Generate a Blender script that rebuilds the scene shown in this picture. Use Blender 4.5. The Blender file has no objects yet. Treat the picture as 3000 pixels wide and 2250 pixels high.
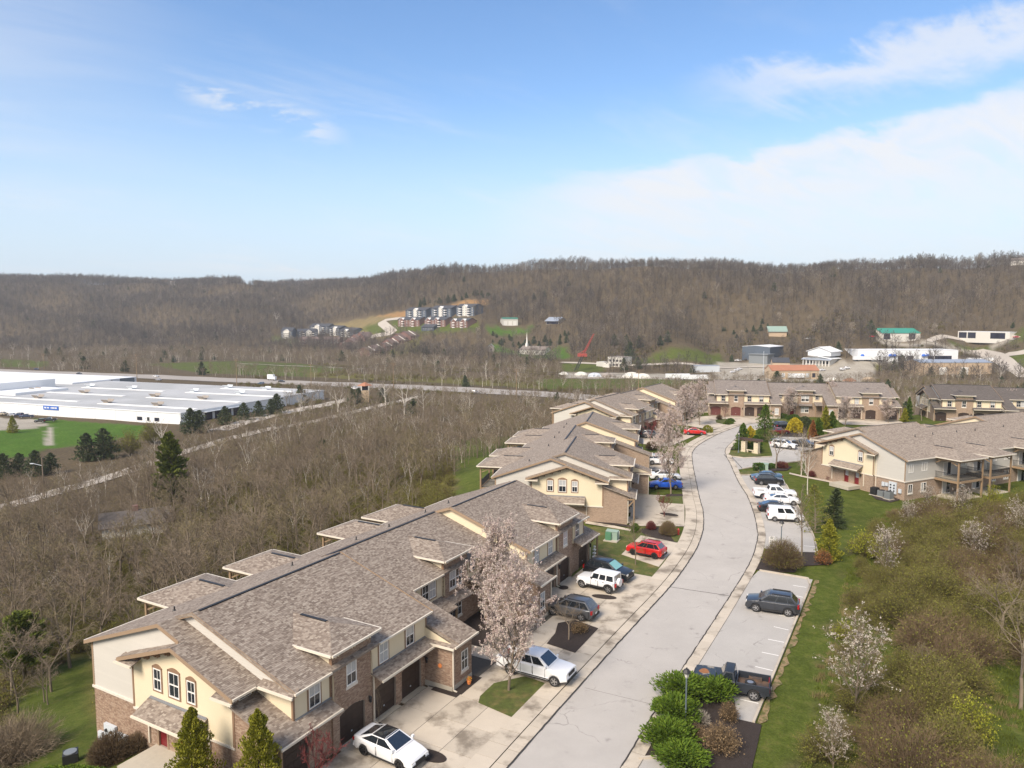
import bpy, bmesh, math, random
import numpy as np
from mathutils import Vector, Matrix
from mathutils.geometry import tessellate_polygon

sc = bpy.context.scene
COL = sc.collection
rad = math.radians

# ---------------------------------------------------------------- camera
FPX, HORIZON, EYE = 2130.0, 925.0, 27.0          # focal length and horizon row in 3000 x 2250 photo pixels, eye height in metres
PITCH = math.atan((1125 - HORIZON) / FPX)
cam_data = bpy.data.cameras.new("camera")
cam = bpy.data.objects.new("camera", cam_data)
COL.objects.link(cam)
cam.location = (0, 0, EYE)
cam.rotation_euler = (math.pi / 2 - PITCH, 0, 0)
cam_data.sensor_width = 36
cam_data.lens = FPX / 3000 * 36
cam_data.clip_start = 0.5
cam_data.clip_end = 20000
sc.camera = cam

# ---------------------------------------------------------------- light
SUN_EL, SUN_AZ = 44.0, 218.0                      # degrees; azimuth clockwise from the view direction
SUN_STRENGTH, SUN_ANGLE = 2.8, 26.0
SKY_STRENGTH = 0.15
sc.view_settings.view_transform = 'Standard'
sc.view_settings.look = 'None'
sc.view_settings.gamma = 1
sc.view_settings.use_curve_mapping = False
sc.view_settings.exposure = 1.08
sun_data = bpy.data.lights.new("sun", 'SUN')
sun_data.energy = SUN_STRENGTH
sun_data.angle = rad(SUN_ANGLE)
sun_data.color = (1.0, 0.875, 0.73)
sun = bpy.data.objects.new("sun", sun_data)
COL.objects.link(sun)
_d = Vector((math.sin(rad(SUN_AZ)) * math.cos(rad(SUN_EL)), math.cos(rad(SUN_AZ)) * math.cos(rad(SUN_EL)), math.sin(rad(SUN_EL))))
sun.rotation_euler = _d.to_track_quat('Z', 'Y').to_euler()
sun.location = (0, 0, 200)


class Nodes:
 """Short hand for building a node tree."""
 def __init__(self, nt):
  self.nt = nt

 def new(self, t, **kw):
  n = self.nt.nodes.new(t)
  for k, v in kw.items():
   setattr(n, k, v)
  return n

 def put(self, sock, v):
  if hasattr(v, 'is_linked') or hasattr(v, 'links'):
   self.nt.links.new(v, sock)
  else:
   sock.default_value = v

 def m(self, op, a, b=None, c=None, clamp=False):
  n = self.new('ShaderNodeMath', operation=op, use_clamp=clamp)
  for i, v in enumerate((a, b, c)):
   if v is not None:
    self.put(n.inputs[i], v)
  return n.outputs[0]

 def step(self, x, lo, hi, a=0.0, b=1.0):
  n = self.new('ShaderNodeMapRange', interpolation_type='SMOOTHSTEP')
  self.put(n.inputs[0], x)
  for i, v in zip((1, 2, 3, 4), (lo, hi, a, b)):
   self.put(n.inputs[i], v)
  return n.outputs[0]

 def noise(self, vec, scale, detail=4, rough=0.55, dist=0.0):
  n = self.new('ShaderNodeTexNoise')
  if vec is not None:
   self.put(n.inputs['Vector'], vec)
  n.inputs['Scale'].default_value = scale
  n.inputs['Detail'].default_value = detail
  n.inputs['Roughness'].default_value = rough
  n.inputs['Distortion'].default_value = dist
  return n.outputs['Fac']

 def mix(self, f, a, b, blend='MIX'):
  n = self.new('ShaderNodeMix', data_type='RGBA', blend_type=blend)
  self.put(n.inputs[0], f)
  self.put(n.inputs[6], a if not isinstance(a, tuple) else (*a[:3], 1))
  self.put(n.inputs[7], b if not isinstance(b, tuple) else (*b[:3], 1))
  return n.outputs[2]

 def comb(self, x, y, z):
  n = self.new('ShaderNodeCombineXYZ')
  for i, v in enumerate((x, y, z)):
   self.put(n.inputs[i], v)
  return n.outputs[0]

 def ramp(self, f, stops):
  n = self.new('ShaderNodeValToRGB')
  r = n.color_ramp
  while len(r.elements) < len(stops):
   r.elements.new(0.5)
  for e, (p, c) in zip(r.elements, stops):
   e.position = p
   e.color = (*c, 1)
  self.put(n.inputs[0], f)
  return n.outputs[0]


# ---------------------------------------------------------------- sky with thin cloud
world = bpy.data.worlds.new("World")
sc.world = world
world.use_nodes = True
wn = Nodes(world.node_tree)
world.node_tree.nodes.clear()
sky = wn.new('ShaderNodeTexSky', sky_type='NISHITA', sun_disc=False)
sky.sun_elevation = rad(SUN_EL)
sky.sun_rotation = rad(SUN_AZ)
sky.altitude = 250
sky.air_density = 1.0
sky.dust_density = 0.6
sky.ozone_density = 1.0
tc = wn.new('ShaderNodeTexCoord')
sep = wn.new('ShaderNodeSeparateXYZ')
wn.put(sep.inputs[0], tc.outputs['Generated'])
dx, dy, dz = sep.outputs
el = wn.m('MULTIPLY', wn.m('ARCSINE', dz), 57.2958)
az = wn.m('MULTIPLY', wn.m('ARCTAN2', dx, dy), 57.2958)
zc = wn.m('ADD', wn.m('MAXIMUM', dz, 0.0), 0.16)
pu = wn.m('DIVIDE', dx, zc)
pv = wn.m('DIVIDE', dy, zc)
# streaks run from low centre to upper right: rotate the cloud plane
ca, sa = math.cos(rad(-38)), math.sin(rad(-38))
ru = wn.m('ADD', wn.m('MULTIPLY', pu, ca), wn.m('MULTIPLY', pv, -sa))
rv = wn.m('ADD', wn.m('MULTIPLY', pu, sa), wn.m('MULTIPLY', pv, ca))
pvec = wn.comb(wn.m('MULTIPLY', ru, 0.55), wn.m('MULTIPLY', rv, 1.5), 0.0)
n_big = wn.noise(pvec, 0.9, 6, 0.6, 0.5)
n_fine = wn.noise(pvec, 3.2, 7, 0.62, 0.6)
pv2 = wn.comb(pu, wn.m('MULTIPLY', pv, 1.2), 4.0)
n_puff = wn.noise(pv2, 4.5, 6, 0.6, 0.3)
# the long bank: its upper edge climbs from elevation 10 at azimuth 0 to 14 at azimuth 35
edge = wn.m('ADD', wn.m('MULTIPLY', az, 0.125), 9.7)
dist = wn.m('SUBTRACT', el, edge)
wob = wn.m('MULTIPLY', wn.m('SUBTRACT', wn.m('ADD', wn.m('MULTIPLY', n_fine, 0.6), wn.m('MULTIPLY', n_puff, 0.4)), 0.5), 7.0)
dist = wn.m('ADD', dist, wob)
bank_top = wn.step(dist, 0.6, -0.9)
bank_bot = wn.m('MULTIPLY', wn.step(dist, -9.0, -1.0, 0.42, 1.0), wn.step(n_fine, 0.28, 0.58, 0.55, 1.0))
bank_az = wn.step(az, -5.0, 11.0)
bank = wn.m('MULTIPLY', wn.m('MULTIPLY', bank_top, bank_bot), bank_az)
# a second, thinner streak above it
edge2 = wn.m('ADD', wn.m('MULTIPLY', az, 0.05), 15.7)
d2 = wn.m('ADD', wn.m('SUBTRACT', el, edge2), wn.m('MULTIPLY', wob, 1.3))
st2 = wn.m('MULTIPLY', wn.m('MULTIPLY', wn.step(d2, 1.6, 0.0), wn.step(d2, -3.0, 0.0)), wn.step(az, 11.0, 22.0))
# high cirrus everywhere, thin
cirrus = wn.m('MULTIPLY', wn.step(n_big, 0.44, 0.74), wn.step(n_fine, 0.32, 0.70))
cirrus = wn.m('MULTIPLY', cirrus, 0.75)
# scattered small clouds low on the left
puffmask = wn.m('MULTIPLY', wn.step(wn.m('ABSOLUTE', wn.m('ADD', wn.m('SUBTRACT', el, 14.6), wn.m('MULTIPLY', wn.m('ADD', az, 19.0), 0.22))), 1.7, 0.1),
    wn.step(wn.m('ABSOLUTE', wn.m('ADD', az, 18.5)), 7.0, 2.5))
puffs = wn.m('MULTIPLY', puffmask, wn.step(n_puff, 0.42, 0.60))
puffs = wn.m('MULTIPLY', puffs, 0.8)
# left-hand veil
veil = wn.m('MULTIPLY', wn.step(az, -16.0, -40.0), wn.m('MULTIPLY', wn.step(el, 2.0, 15.0), wn.step(n_big, 0.30, 0.70)))
veil = wn.m('MULTIPLY', veil, 0.55)
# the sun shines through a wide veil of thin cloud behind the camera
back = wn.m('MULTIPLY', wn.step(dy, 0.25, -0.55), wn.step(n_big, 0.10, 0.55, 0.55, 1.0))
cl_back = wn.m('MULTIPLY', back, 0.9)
low = wn.step(el, 17.0, 1.0, 0.0, 0.88)
cl = wn.m('MAXIMUM', wn.m('MAXIMUM', bank, wn.m('MULTIPLY', st2, 0.75)), wn.m('MAXIMUM', cirrus, puffs))
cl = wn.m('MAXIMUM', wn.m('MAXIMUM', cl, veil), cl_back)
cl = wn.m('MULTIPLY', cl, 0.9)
hue = wn.new('ShaderNodeHueSaturation')
hue.inputs['Saturation'].default_value = 1.18
hue.inputs['Value'].default_value = 0.665
hue.inputs['Hue'].default_value = 0.503
wn.put(hue.inputs['Color'], sky.outputs[0])
skyc = wn.mix(cl, wn.mix(low, hue.outputs[0], (2.1, 2.5, 3.0)), (2.95, 2.95, 3.0))
bg = wn.new('ShaderNodeBackground')
bg.inputs[1].default_value = SKY_STRENGTH
wn.put(bg.inputs[0], skyc)
wo = wn.new('ShaderNodeOutputWorld')
wn.put(wo.inputs[0], bg.outputs[0])

# ---------------------------------------------------------------- mesh helpers
UP = Vector((0, 0, 1))


class MB:
 """Collects polygons; build() links them as one mesh object."""
 def __init__(self):
  self.v, self.f, self.mi = [], [], []

 def poly(self, pts, m=0):
  i = len(self.v)
  self.v += [tuple(p) for p in pts]
  self.f.append(tuple(range(i, i + len(pts))))
  self.mi.append(m)

 def box(self, x0, x1, y0, y1, z0, z1, m=0):
  i = len(self.v)
  self.v += [(x0, y0, z0), (x1, y0, z0), (x1, y1, z0), (x0, y1, z0), (x0, y0, z1), (x1, y0, z1), (x1, y1, z1), (x0, y1, z1)]
  for q in ((0, 3, 2, 1), (4, 5, 6, 7), (0, 1, 5, 4), (1, 2, 6, 5), (2, 3, 7, 6), (3, 0, 4, 7)):
   self.f.append(tuple(i + k for k in q))
   self.mi.append(m)

 def obox(self, o, a, b, c, m=0):
  """box from corner o and three edge vectors"""
  o, a, b, c = Vector(o), Vector(a), Vector(b), Vector(c)
  i = len(self.v)
  self.v += [tuple(p) for p in (o, o + a, o + a + b, o + b, o + c, o + a + c, o + a + b + c, o + b + c)]
  qs = ((0, 3, 2, 1), (4, 5, 6, 7), (0, 1, 5, 4), (1, 2, 6, 5), (2, 3, 7, 6), (3, 0, 4, 7))
  if a.cross(b).dot(c) < 0:
   qs = tuple(q[::-1] for q in qs)
  for q in qs:
   self.f.append(tuple(i + k for k in q))
   self.mi.append(m)

 def bar(self, p, q, w, h, m=0):
  """beam from p to q, w wide (sideways) and h high, centred"""
  p, q = Vector(p), Vector(q)
  d = q - p
  s = d.cross(UP)
  s = Vector((1, 0, 0)) if s.length < 1e-6 else s.normalized()
  t = s.cross(d).normalized()
  self.obox(p - s * w / 2 - t * h / 2, d, s * w, t * h, m)

 def tube(self, p, q, r0, r1, n=6, m=0, caps=True):
  p, q = Vector(p), Vector(q)
  d = (q - p)
  if d.length < 1e-6:
   return
  d.normalize()
  a = d.orthogonal().normalized()
  b = d.cross(a)
  i = len(self.v)
  for c, r in ((p, r0), (q, r1)):
   for k in range(n):
    t = 2 * math.pi * k / n
    self.v.append(tuple(c + (a * math.cos(t) + b * math.sin(t)) * r))
  for k in range(n):
   k2 = (k + 1) % n
   self.f.append((i + k, i + k2, i + n + k2, i + n + k))
   self.mi.append(m)
  if caps:
   self.f.append(tuple(i + n + k for k in range(n)))
   self.mi.append(m)
   self.f.append(tuple(i + n - 1 - k for k in range(n)))
   self.mi.append(m)

 def prism(self, pts, z0, z1, m=0):
  """vertical prism over plan polygon pts (x, y)"""
  n = len(pts)
  a = sum(pts[k][0] * pts[(k + 1) % n][1] - pts[(k + 1) % n][0] * pts[k][1] for k in range(n))
  if a < 0:
   pts = pts[::-1]
  i = len(self.v)
  self.v += [(x, y, z0) for x, y in pts] + [(x, y, z1) for x, y in pts]
  self.f.append(tuple(i + n + k for k in range(n)))
  self.f.append(tuple(i + n - 1 - k for k in range(n)))
  for k in range(n):
   k2 = (k + 1) % n
   self.f.append((i + k, i + k2, i + n + k2, i + n + k))
  self.mi += [m] * (n + 2)

 def lathe(self, prof, n=12, c=(0, 0, 0), m=0):
  i = len(self.v)
  for r, z in prof:
   for k in range(n):
    t = 2 * math.pi * k / n
    self.v.append((c[0] + r * math.cos(t), c[1] + r * math.sin(t), c[2] + z))
  for j in range(len(prof) - 1):
   for k in range(n):
    k2 = (k + 1) % n
    self.f.append((i + j * n + k, i + j * n + k2, i + (j + 1) * n + k2, i + (j + 1) * n + k))
    self.mi.append(m)
  self.f.append(tuple(i + (len(prof) - 1) * n + k for k in range(n)))
  self.f.append(tuple(i + n - 1 - k for k in range(n)))
  self.mi += [m, m]

 def mesh(self, name, mats, uv=True, smooth=False):
  me = bpy.data.meshes.new(name)
  me.from_pydata(self.v, [], self.f)
  if not isinstance(mats, (list, tuple)):
   mats = [mats]
  for x in mats:
   me.materials.append(x)
  if len(mats) > 1:
   me.polygons.foreach_set('material_index', self.mi)
  if smooth:
   me.polygons.foreach_set('use_smooth', [True] * len(me.polygons))
  if uv and len(self.f):
   lay = me.uv_layers.new(name='UVMap')
   out = np.zeros((len(me.loops), 2), np.float32)
   vs = self.v
   for p in me.polygons:
    n = p.normal
    if abs(n.z) > 0.985:
     for li, vi in zip(p.loop_indices, p.vertices):
      out[li] = vs[vi][:2]
    else:
     l = math.hypot(n.x, n.y)
     tx, ty = -n.y / l, n.x / l
     ux, uy, uz = -n.z * ty, n.z * tx, n.x * ty - n.y * tx   # n x t
     for li, vi in zip(p.loop_indices, p.vertices):
      a = vs[vi]
      out[li] = (a[0] * tx + a[1] * ty, a[0] * ux + a[1] * uy + a[2] * uz)
   lay.data.foreach_set('uv', out.ravel())
  me.update()
  return me

 def build(self, name, mats, parent=None, uv=True, smooth=False, kind=None, label=None):
  o = bpy.data.objects.new(name, self.mesh(name, mats, uv, smooth))
  COL.objects.link(o)
  if parent is not None:
   o.parent = parent
  if kind:
   o['kind'] = kind
  if label:
   o['label'] = label
  return o


def tag(o, label=None, cat=None, group=None, kind=None):
 if label:
  o['label'] = label
 if cat:
  o['category'] = cat
 if group:
  o['group'] = group
 if kind:
  o['kind'] = kind
 return o


def thing(name, label, cat, loc=(0, 0, 0), rz=0.0, group=None):
 o = bpy.data.objects.new(name, None)
 o.empty_display_size = 0.3
 COL.objects.link(o)
 o.location = loc
 o.rotation_euler = (0, 0, rz)
 return tag(o, label, cat, group)


def link_copy(src, parent=None):
 """copy an object with all its children, sharing mesh data"""
 c = src.copy()
 COL.objects.link(c)
 c.parent = parent
 for ch in KIDS.get(src.name, ()):
  link_copy(ch, c)
 return c


KIDS = {}


def index_kids():
 KIDS.clear()
 for o in bpy.data.objects:
  if o.parent:
   KIDS.setdefault(o.parent.name, []).append(o)


# ---------------------------------------------------------------- materials
def material(name, col, rough=0.8, var=0.0, scale=1.0, bump=0.0, bscale=None, metal=0.0, spec=None, island=0.0, objr=0.0, coord='Object',
   streak=None, second=None, coat=0.0, emit=None):
 m = bpy.data.materials.new(name)
 m.use_nodes = True
 nt = m.node_tree
 N = Nodes(nt)
 b = nt.nodes['Principled BSDF']
 b.inputs['Roughness'].default_value = rough
 b.inputs['Metallic'].default_value = metal
 if spec is not None:
  b.inputs['Specular IOR Level'].default_value = spec
 if coat:
  b.inputs['Coat Weight'].default_value = coat
  b.inputs['Coat Roughness'].default_value = 0.05
 c = (*col, 1)
 cur = None
 tcn = N.new('ShaderNodeTexCoord')
 vec = tcn.outputs[coord]
 if coord == 'World':
  vec = None
 if second is not None:
  f = N.noise(vec, second[1], 5, 0.6)
  cur = N.mix(N.step(f, second[2], second[3]), c, (*second[0], 1))
 if var:
  f = N.noise(vec, scale, 6, 0.65)
  k = N.m('MULTIPLY_ADD', f, var * 2, 1 - var)
  cur = N.mix(1.0, cur if cur is not None else c, N.comb(k, k, k), 'MULTIPLY')
 if island or objr:
  k = None
  if island:
   g = N.new('ShaderNodeNewGeometry')
   k = g.outputs['Random Per Island']
  if objr:
   oi = N.new('ShaderNodeObjectInfo')
   r2 = oi.outputs['Random']
   k = r2 if k is None else N.m('FRACT', N.m('ADD', k, r2))
  a = max(island, objr)
  k2 = N.m('MULTIPLY_ADD', k, a * 2, 1 - a)
  cur = N.mix(1.0, cur if cur is not None else c, N.comb(k2, k2, k2), 'MULTIPLY')
 if cur is not None:
  N.put(b.inputs['Base Color'], cur)
 else:
  b.inputs['Base Color'].default_value = c
 if bump:
  bn = N.new('ShaderNodeBump')
  bn.inputs['Strength'].default_value = bump
  bn.inputs['Distance'].default_value = 0.05
  N.put(bn.inputs['Height'], N.noise(vec, bscale or scale * 4, 6, 0.7))
  N.put(b.inputs['Normal'], bn.outputs[0])
 return m


def island_ramp(name, stops, rough=0.9, objr=True, noise=None, translucent=0.0):
 """colour picked at random per loose piece (shingle, leaf, brick)"""
 m = bpy.data.materials.new(name)
 m.use_nodes = True
 N = Nodes(m.node_tree)
 b = m.node_tree.nodes['Principled BSDF']
 b.inputs['Roughness'].default_value = rough
 b.inputs['Specular IOR Level'].default_value = 0.25
 g = N.new('ShaderNodeNewGeometry')
 k = g.outputs['Random Per Island']
 if objr:
  oi = N.new('ShaderNodeObjectInfo')
  k = N.m('FRACT', N.m('ADD', k, oi.outputs['Random']))
 c = N.ramp(k, stops)
 if noise:
  tcn = N.new('ShaderNodeTexCoord')
  f = N.noise(tcn.outputs['Object'], noise[0], 4, 0.6)
  kk = N.m('MULTIPLY_ADD', f, noise[1] * 2, 1 - noise[1])
  c = N.mix(1.0, c, N.comb(kk, kk, kk), 'MULTIPLY')
 N.put(b.inputs['Base Color'], c)
 if translucent:
  tr = N.new('ShaderNodeBsdfTranslucent')
  N.put(tr.inputs[0], c)
  mx = N.new('ShaderNodeMixShader')
  mx.inputs[0].default_value = translucent
  out = m.node_tree.nodes['Material Output']
  N.put(mx.inputs[1], b.outputs[0])
  N.put(mx.inputs[2], tr.outputs[0])
  N.put(out.inputs[0], mx.outputs[0])
 return m


def brick_tex(name, c1, c2, mortar, bw, rh, msize, rough=0.9, bias=0.0, bump=0.4, var=0.15, offset=0.5, squash=1.0):
 m = bpy.data.materials.new(name)
 m.use_nodes = True
 N = Nodes(m.node_tree)
 b = m.node_tree.nodes['Principled BSDF']
 b.inputs['Roughness'].default_value = rough
 b.inputs['Specular IOR Level'].default_value = 0.25
 uv = N.new('ShaderNodeUVMap', uv_map='UVMap')
 t = N.new('ShaderNodeTexBrick', offset=offset, squash=squash)
 N.put(t.inputs['Vector'], uv.outputs[0])
 t.inputs['Color1'].default_value = (*c1, 1)
 t.inputs['Color2'].default_value = (*c2, 1)
 t.inputs['Mortar'].default_value = (*mortar, 1)
 t.inputs['Scale'].default_value = 1.0
 t.inputs['Mortar Size'].default_value = msize
 t.inputs['Brick Width'].default_value = bw
 t.inputs['Row Height'].default_value = rh
 t.inputs['Bias'].default_value = bias
 f = N.noise(uv.outputs[0], 1.3, 6, 0.7)
 k = N.m('MULTIPLY_ADD', f, var * 2, 1 - var)
 N.put(b.inputs['Base Color'], N.mix(1.0, t.outputs[0], N.comb(k, k, k), 'MULTIPLY'))
 bn = N.new('ShaderNodeBump')
 bn.inputs['Strength'].default_value = bump
 bn.inputs['Distance'].default_value = 0.01
 N.put(bn.inputs['Height'], N.m('SUBTRACT', 1.0, t.outputs[1]))
 N.put(b.inputs['Normal'], bn.outputs[0])
 return m


M = {}
SH = [(0.0, (0.155, 0.122, 0.10)), (0.2, (0.20, 0.162, 0.133)), (0.45, (0.24, 0.198, 0.164)), (0.7, (0.285, 0.24, 0.20)), (0.9, (0.335, 0.29, 0.243)), (1.0, (0.20, 0.158, 0.13))]
M['shingle'] = island_ramp('asphalt_shingle', SH, 0.92, noise=(0.35, 0.10))
M['roof'] = brick_tex('shingle_roof', (0.185, 0.149, 0.122), (0.315, 0.27, 0.225), (0.225, 0.184, 0.152), 0.30, 0.14, 0.006, 0.92, 0.0, 0.5, 0.16)
M['roof_old'] = brick_tex('dark_shingle_roof', (0.085, 0.073, 0.066), (0.13, 0.115, 0.105), (0.09, 0.08, 0.072), 0.36, 0.16, 0.006, 0.92, 0.0, 0.5, 0.22)
M['roof_grey'] = brick_tex('grey_shingle_roof', (0.16, 0.138, 0.122), (0.25, 0.218, 0.195), (0.185, 0.158, 0.14), 0.36, 0.16, 0.006, 0.92, 0.0, 0.5, 0.14)
BR = [(0.0, (0.225, 0.15, 0.108)), (0.25, (0.265, 0.178, 0.128)), (0.5, (0.30, 0.208, 0.15)), (0.75, (0.34, 0.243, 0.178)), (1.0, (0.37, 0.28, 0.21))]
M['brick'] = island_ramp('brick_face', BR, 0.9, noise=(2.0, 0.12))
M['mortar'] = material('mortar', (0.30, 0.25, 0.205), 0.95, 0.12, 3)
M['brickwall'] = brick_tex('brick_wall', (0.235, 0.16, 0.116), (0.345, 0.25, 0.185), (0.37, 0.315, 0.25), 0.21, 0.076, 0.008, 0.9, 0.0, 0.35, 0.15)
M['cream'] = material('cream_panel', (0.66, 0.575, 0.415), 0.8, 0.05, 0.8, 0.1, 30)
M['siding'] = material('grey_vinyl_siding', (0.50, 0.478, 0.435), 0.6, 0.04, 1.0, island=0.02, objr=0.02)
M['trim'] = material('tan_trim', (0.29, 0.205, 0.135), 0.7, 0.08, 2)
M['dtrim'] = material('brown_trim', (0.24, 0.15, 0.095), 0.7, 0.08, 2)
M['white'] = material('white_paint', (0.78, 0.76, 0.72), 0.5, 0.04, 2)
M['gutter'] = material('almond_gutter', (0.66, 0.60, 0.50), 0.45, 0.05, 2)
M['stone'] = material('limestone_ledge', (0.62, 0.57, 0.50), 0.85, 0.15, 4, 0.2, 20)
M['garage'] = material('dark_brown_garage', (0.040, 0.024, 0.018), 0.55, 0.2, 3)
M['garage_red'] = material('red_brown_garage', (0.12, 0.035, 0.03), 0.55, 0.2, 3)
M['red_door'] = material('red_door', (0.16, 0.012, 0.016), 0.4, 0.08, 3)
M['dark'] = material('dark_metal', (0.02, 0.02, 0.022), 0.5)
M['flash'] = material('lead_flashing', (0.20, 0.21, 0.225), 0.5, 0.1, 4, metal=0.3)
M['found'] = material('concrete_foundation', (0.42, 0.38, 0.31), 0.9, 0.15, 3, 0.2, 15)
M['glass'] = material('window_glass', (0.022, 0.027, 0.036), 0.06, 0.35, 1.5, spec=0.55)
M['blind'] = material('blind_behind_glass', (0.42, 0.43, 0.44), 0.15, 0.1, 2, spec=0.5)
M['concrete'] = material('concrete_paving', (0.47, 0.415, 0.34), 0.92, 0.16, 0.5, 0.15, 12, island=0.05, objr=0.07, second=((0.21, 0.178, 0.14), 0.42, 0.48, 0.68))
M['joint'] = material('joint_filler', (0.10, 0.09, 0.075), 0.95, 0.2, 3)
M['mulch'] = material('dark_mulch', (0.034, 0.024, 0.02), 0.97, 0.5, 5, 0.9, 40)
M['box'] = material('grey_meter_box', (0.52, 0.56, 0.60), 0.5, 0.06, 2)
M['ac'] = material('condenser_metal', (0.24, 0.26, 0.27), 0.5, 0.1, 6, metal=0.4)
M['timber'] = material('stained_post', (0.27, 0.185, 0.11), 0.75, 0.15, 3)
# ---------------------------------------------------------------- the lie of the land
# every row building: x, y, z, bearing of its long axis
BLD = {1: (-10.84, 43.25, 0.0, 29.1), 2: (15.78, 96.3, 0.58, 11.4), 3: (26.5, 152.0, 0.95, 30.8), 4: (56.28, 185.4, 1.4, 101.6), 5: (109.44, 176.9, 1.0, 104.5), 6: (84.15, 134.7, 1.4, 244.5)}


def bl(n, x, y):
 X, Y, Z, t = BLD[n]
 t = rad(t)
 return (X + x * math.cos(t) + y * math.sin(t), Y - x * math.sin(t) + y * math.cos(t))


def smooth(t):
 t = np.clip(t, 0, 1)
 return t * t * (3 - 2 * t)


def zg(y):
 return 1.2 * smooth((np.asarray(y, float) - 62) / 75)


PLATEAU = np.array([bl(1, -10, -40), bl(1, -10, 41), bl(2, -11, -4), bl(2, -11, 42), bl(3, -11, -4), bl(3, -11, 38), bl(4, -12, -14), bl(4, -12, 46),
     bl(5, -12, -6), bl(5, -12, 50), (200, 140), bl(6, -26, -12), bl(6, -24, 30), bl(6, -19, 47), (62, 92), (44, 72), (33, 55), (26, 38), (20, 22), (14, 0), (0, -20)])


def poly_sd(x, y, P):
 x = np.asarray(x, float)
 y = np.asarray(y, float)
 d = np.full(x.shape, 1e18)
 inside = np.zeros(x.shape, bool)
 n = len(P)
 for i in range(n):
  ax, ay = P[i]
  bx, by = P[(i + 1) % n]
  ex, ey = bx - ax, by - ay
  t = np.clip(((x - ax) * ex + (y - ay) * ey) / (ex * ex + ey * ey + 1e-12), 0, 1)
  d = np.minimum(d, (x - ax - t * ex) ** 2 + (y - ay - t * ey) ** 2)
  c = ((ay > y) != (by > y)) & (x < (bx - ax) * (y - ay) / ((by - ay) if abs(by - ay) > 1e-12 else 1e-12) + ax)
  inside ^= c
 d = np.sqrt(d)
 return np.where(inside, -d, d)


VALLEY = -20.0
A_PX = [-1200, 0, 500, 900, 1100, 1250, 1400, 1600, 1800, 2050, 2300, 2600, 3000, 4200]
A_FOOT = [1050, 1000, 960, 900, 800, 730, 690, 650, 610, 580, 560, 540, 520, 500]
A_CREST = [1750, 1750, 1750, 1700, 1500, 1330, 1230, 1130, 1040, 960, 930, 900, 880, 860]
A_SKY = [806, 806, 815, 824, 806, 792, 780, 767, 767, 760, 770, 763, 748, 745]     # skyline row (tree tops)


def hfun(x, y):
 x = np.asarray(x, float)
 y = np.asarray(y, float)
 d = poly_sd(x, y, PLATEAU)
 right = smooth((x - (y * 0.30 + 8)) / 14.0) * smooth((190 - y) / 40)
 L = 50 + 95 * right
 fall = np.where(d > 0, 1 - np.exp(-np.maximum(d, 0) / L), 0)
 near = zg(y) * (1 - fall) + VALLEY * fall - 0.06
 wob = 0.5 * np.sin(x * 0.11 + 1) * np.sin(y * 0.09) + 0.35 * np.sin(x * 0.23 + y * 0.19)
 near = near + wob * smooth((d - 6) / 25) * (1 - 0.7 * smooth((d - 70) / 60))
 px = 1500 + FPX * x / np.maximum(y, 1)
 px = np.where(y < 60, np.where(x > 0, 4200, -1200), px)
 yf = np.interp(px, A_PX, A_FOOT)
 yc = np.interp(px, A_PX, A_CREST)
 ys = np.interp(px, A_PX, A_SKY)
 r = np.where(y < 200, np.hypot(x, y) * 0.62, y)
 zcst = EYE + (HORIZON - ys) / FPX * yc - 12.0
 t = (r - yf) / (yc - yf)
 up = smooth(t) * 0.75 + np.clip(t, 0, 1) * 0.25
 rel = smooth(t * 3)
 fold = (7 * np.sin(px / 95.0 + 0.7) + 4.5 * np.sin(px / 41.0 + y * 0.006) + 3 * np.sin(y * 0.021 + px * 0.01)) * rel * (1 - 0.75 * smooth((t - 0.7) / 0.3))
 far = VALLEY + (zcst - VALLEY) * up + fold
 over = np.maximum(r - yc, 0)
 far = far - 0.02 * over
 h = np.where(r > yf, far + (near - VALLEY), near)
 return h


def hz(x, y):
 return float(hfun(np.array([x]), np.array([y]))[0])


def ray(px, py):
 d = ((px - 1500) / FPX, 1.0, (1125 - py) / FPX)
 c, s = math.cos(PITCH), math.sin(PITCH)
 return np.array([d[0], c + d[2] * s, -s + d[2] * c])


def spot(px, py, up=0.0):
 """the point of the level housing site that is seen at a photo position"""
 r = ray(px, py)
 z = 0.0
 for _ in range(12):
  k = (z + up - EYE) / r[2]
  z = float(zg(r[1] * k))
 return (r[0] * k, r[1] * k)


def land(px, py, zmin=None):
 """the point of the open land that is seen at a photo position"""
 r = ray(px, py)
 t = np.concatenate([np.arange(30, 500, 0.5), np.arange(500, 2600, 1.5)])
 h = hfun(r[0] * t, r[1] * t)
 below = EYE + r[2] * t < h
 i = int(np.argmax(below)) if below.any() else len(t) - 1
 return (float(r[0] * t[i]), float(r[1] * t[i]), float(h[i]))


def lpoly(pts):
 return np.array([land(*p)[:2] for p in pts])


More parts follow.
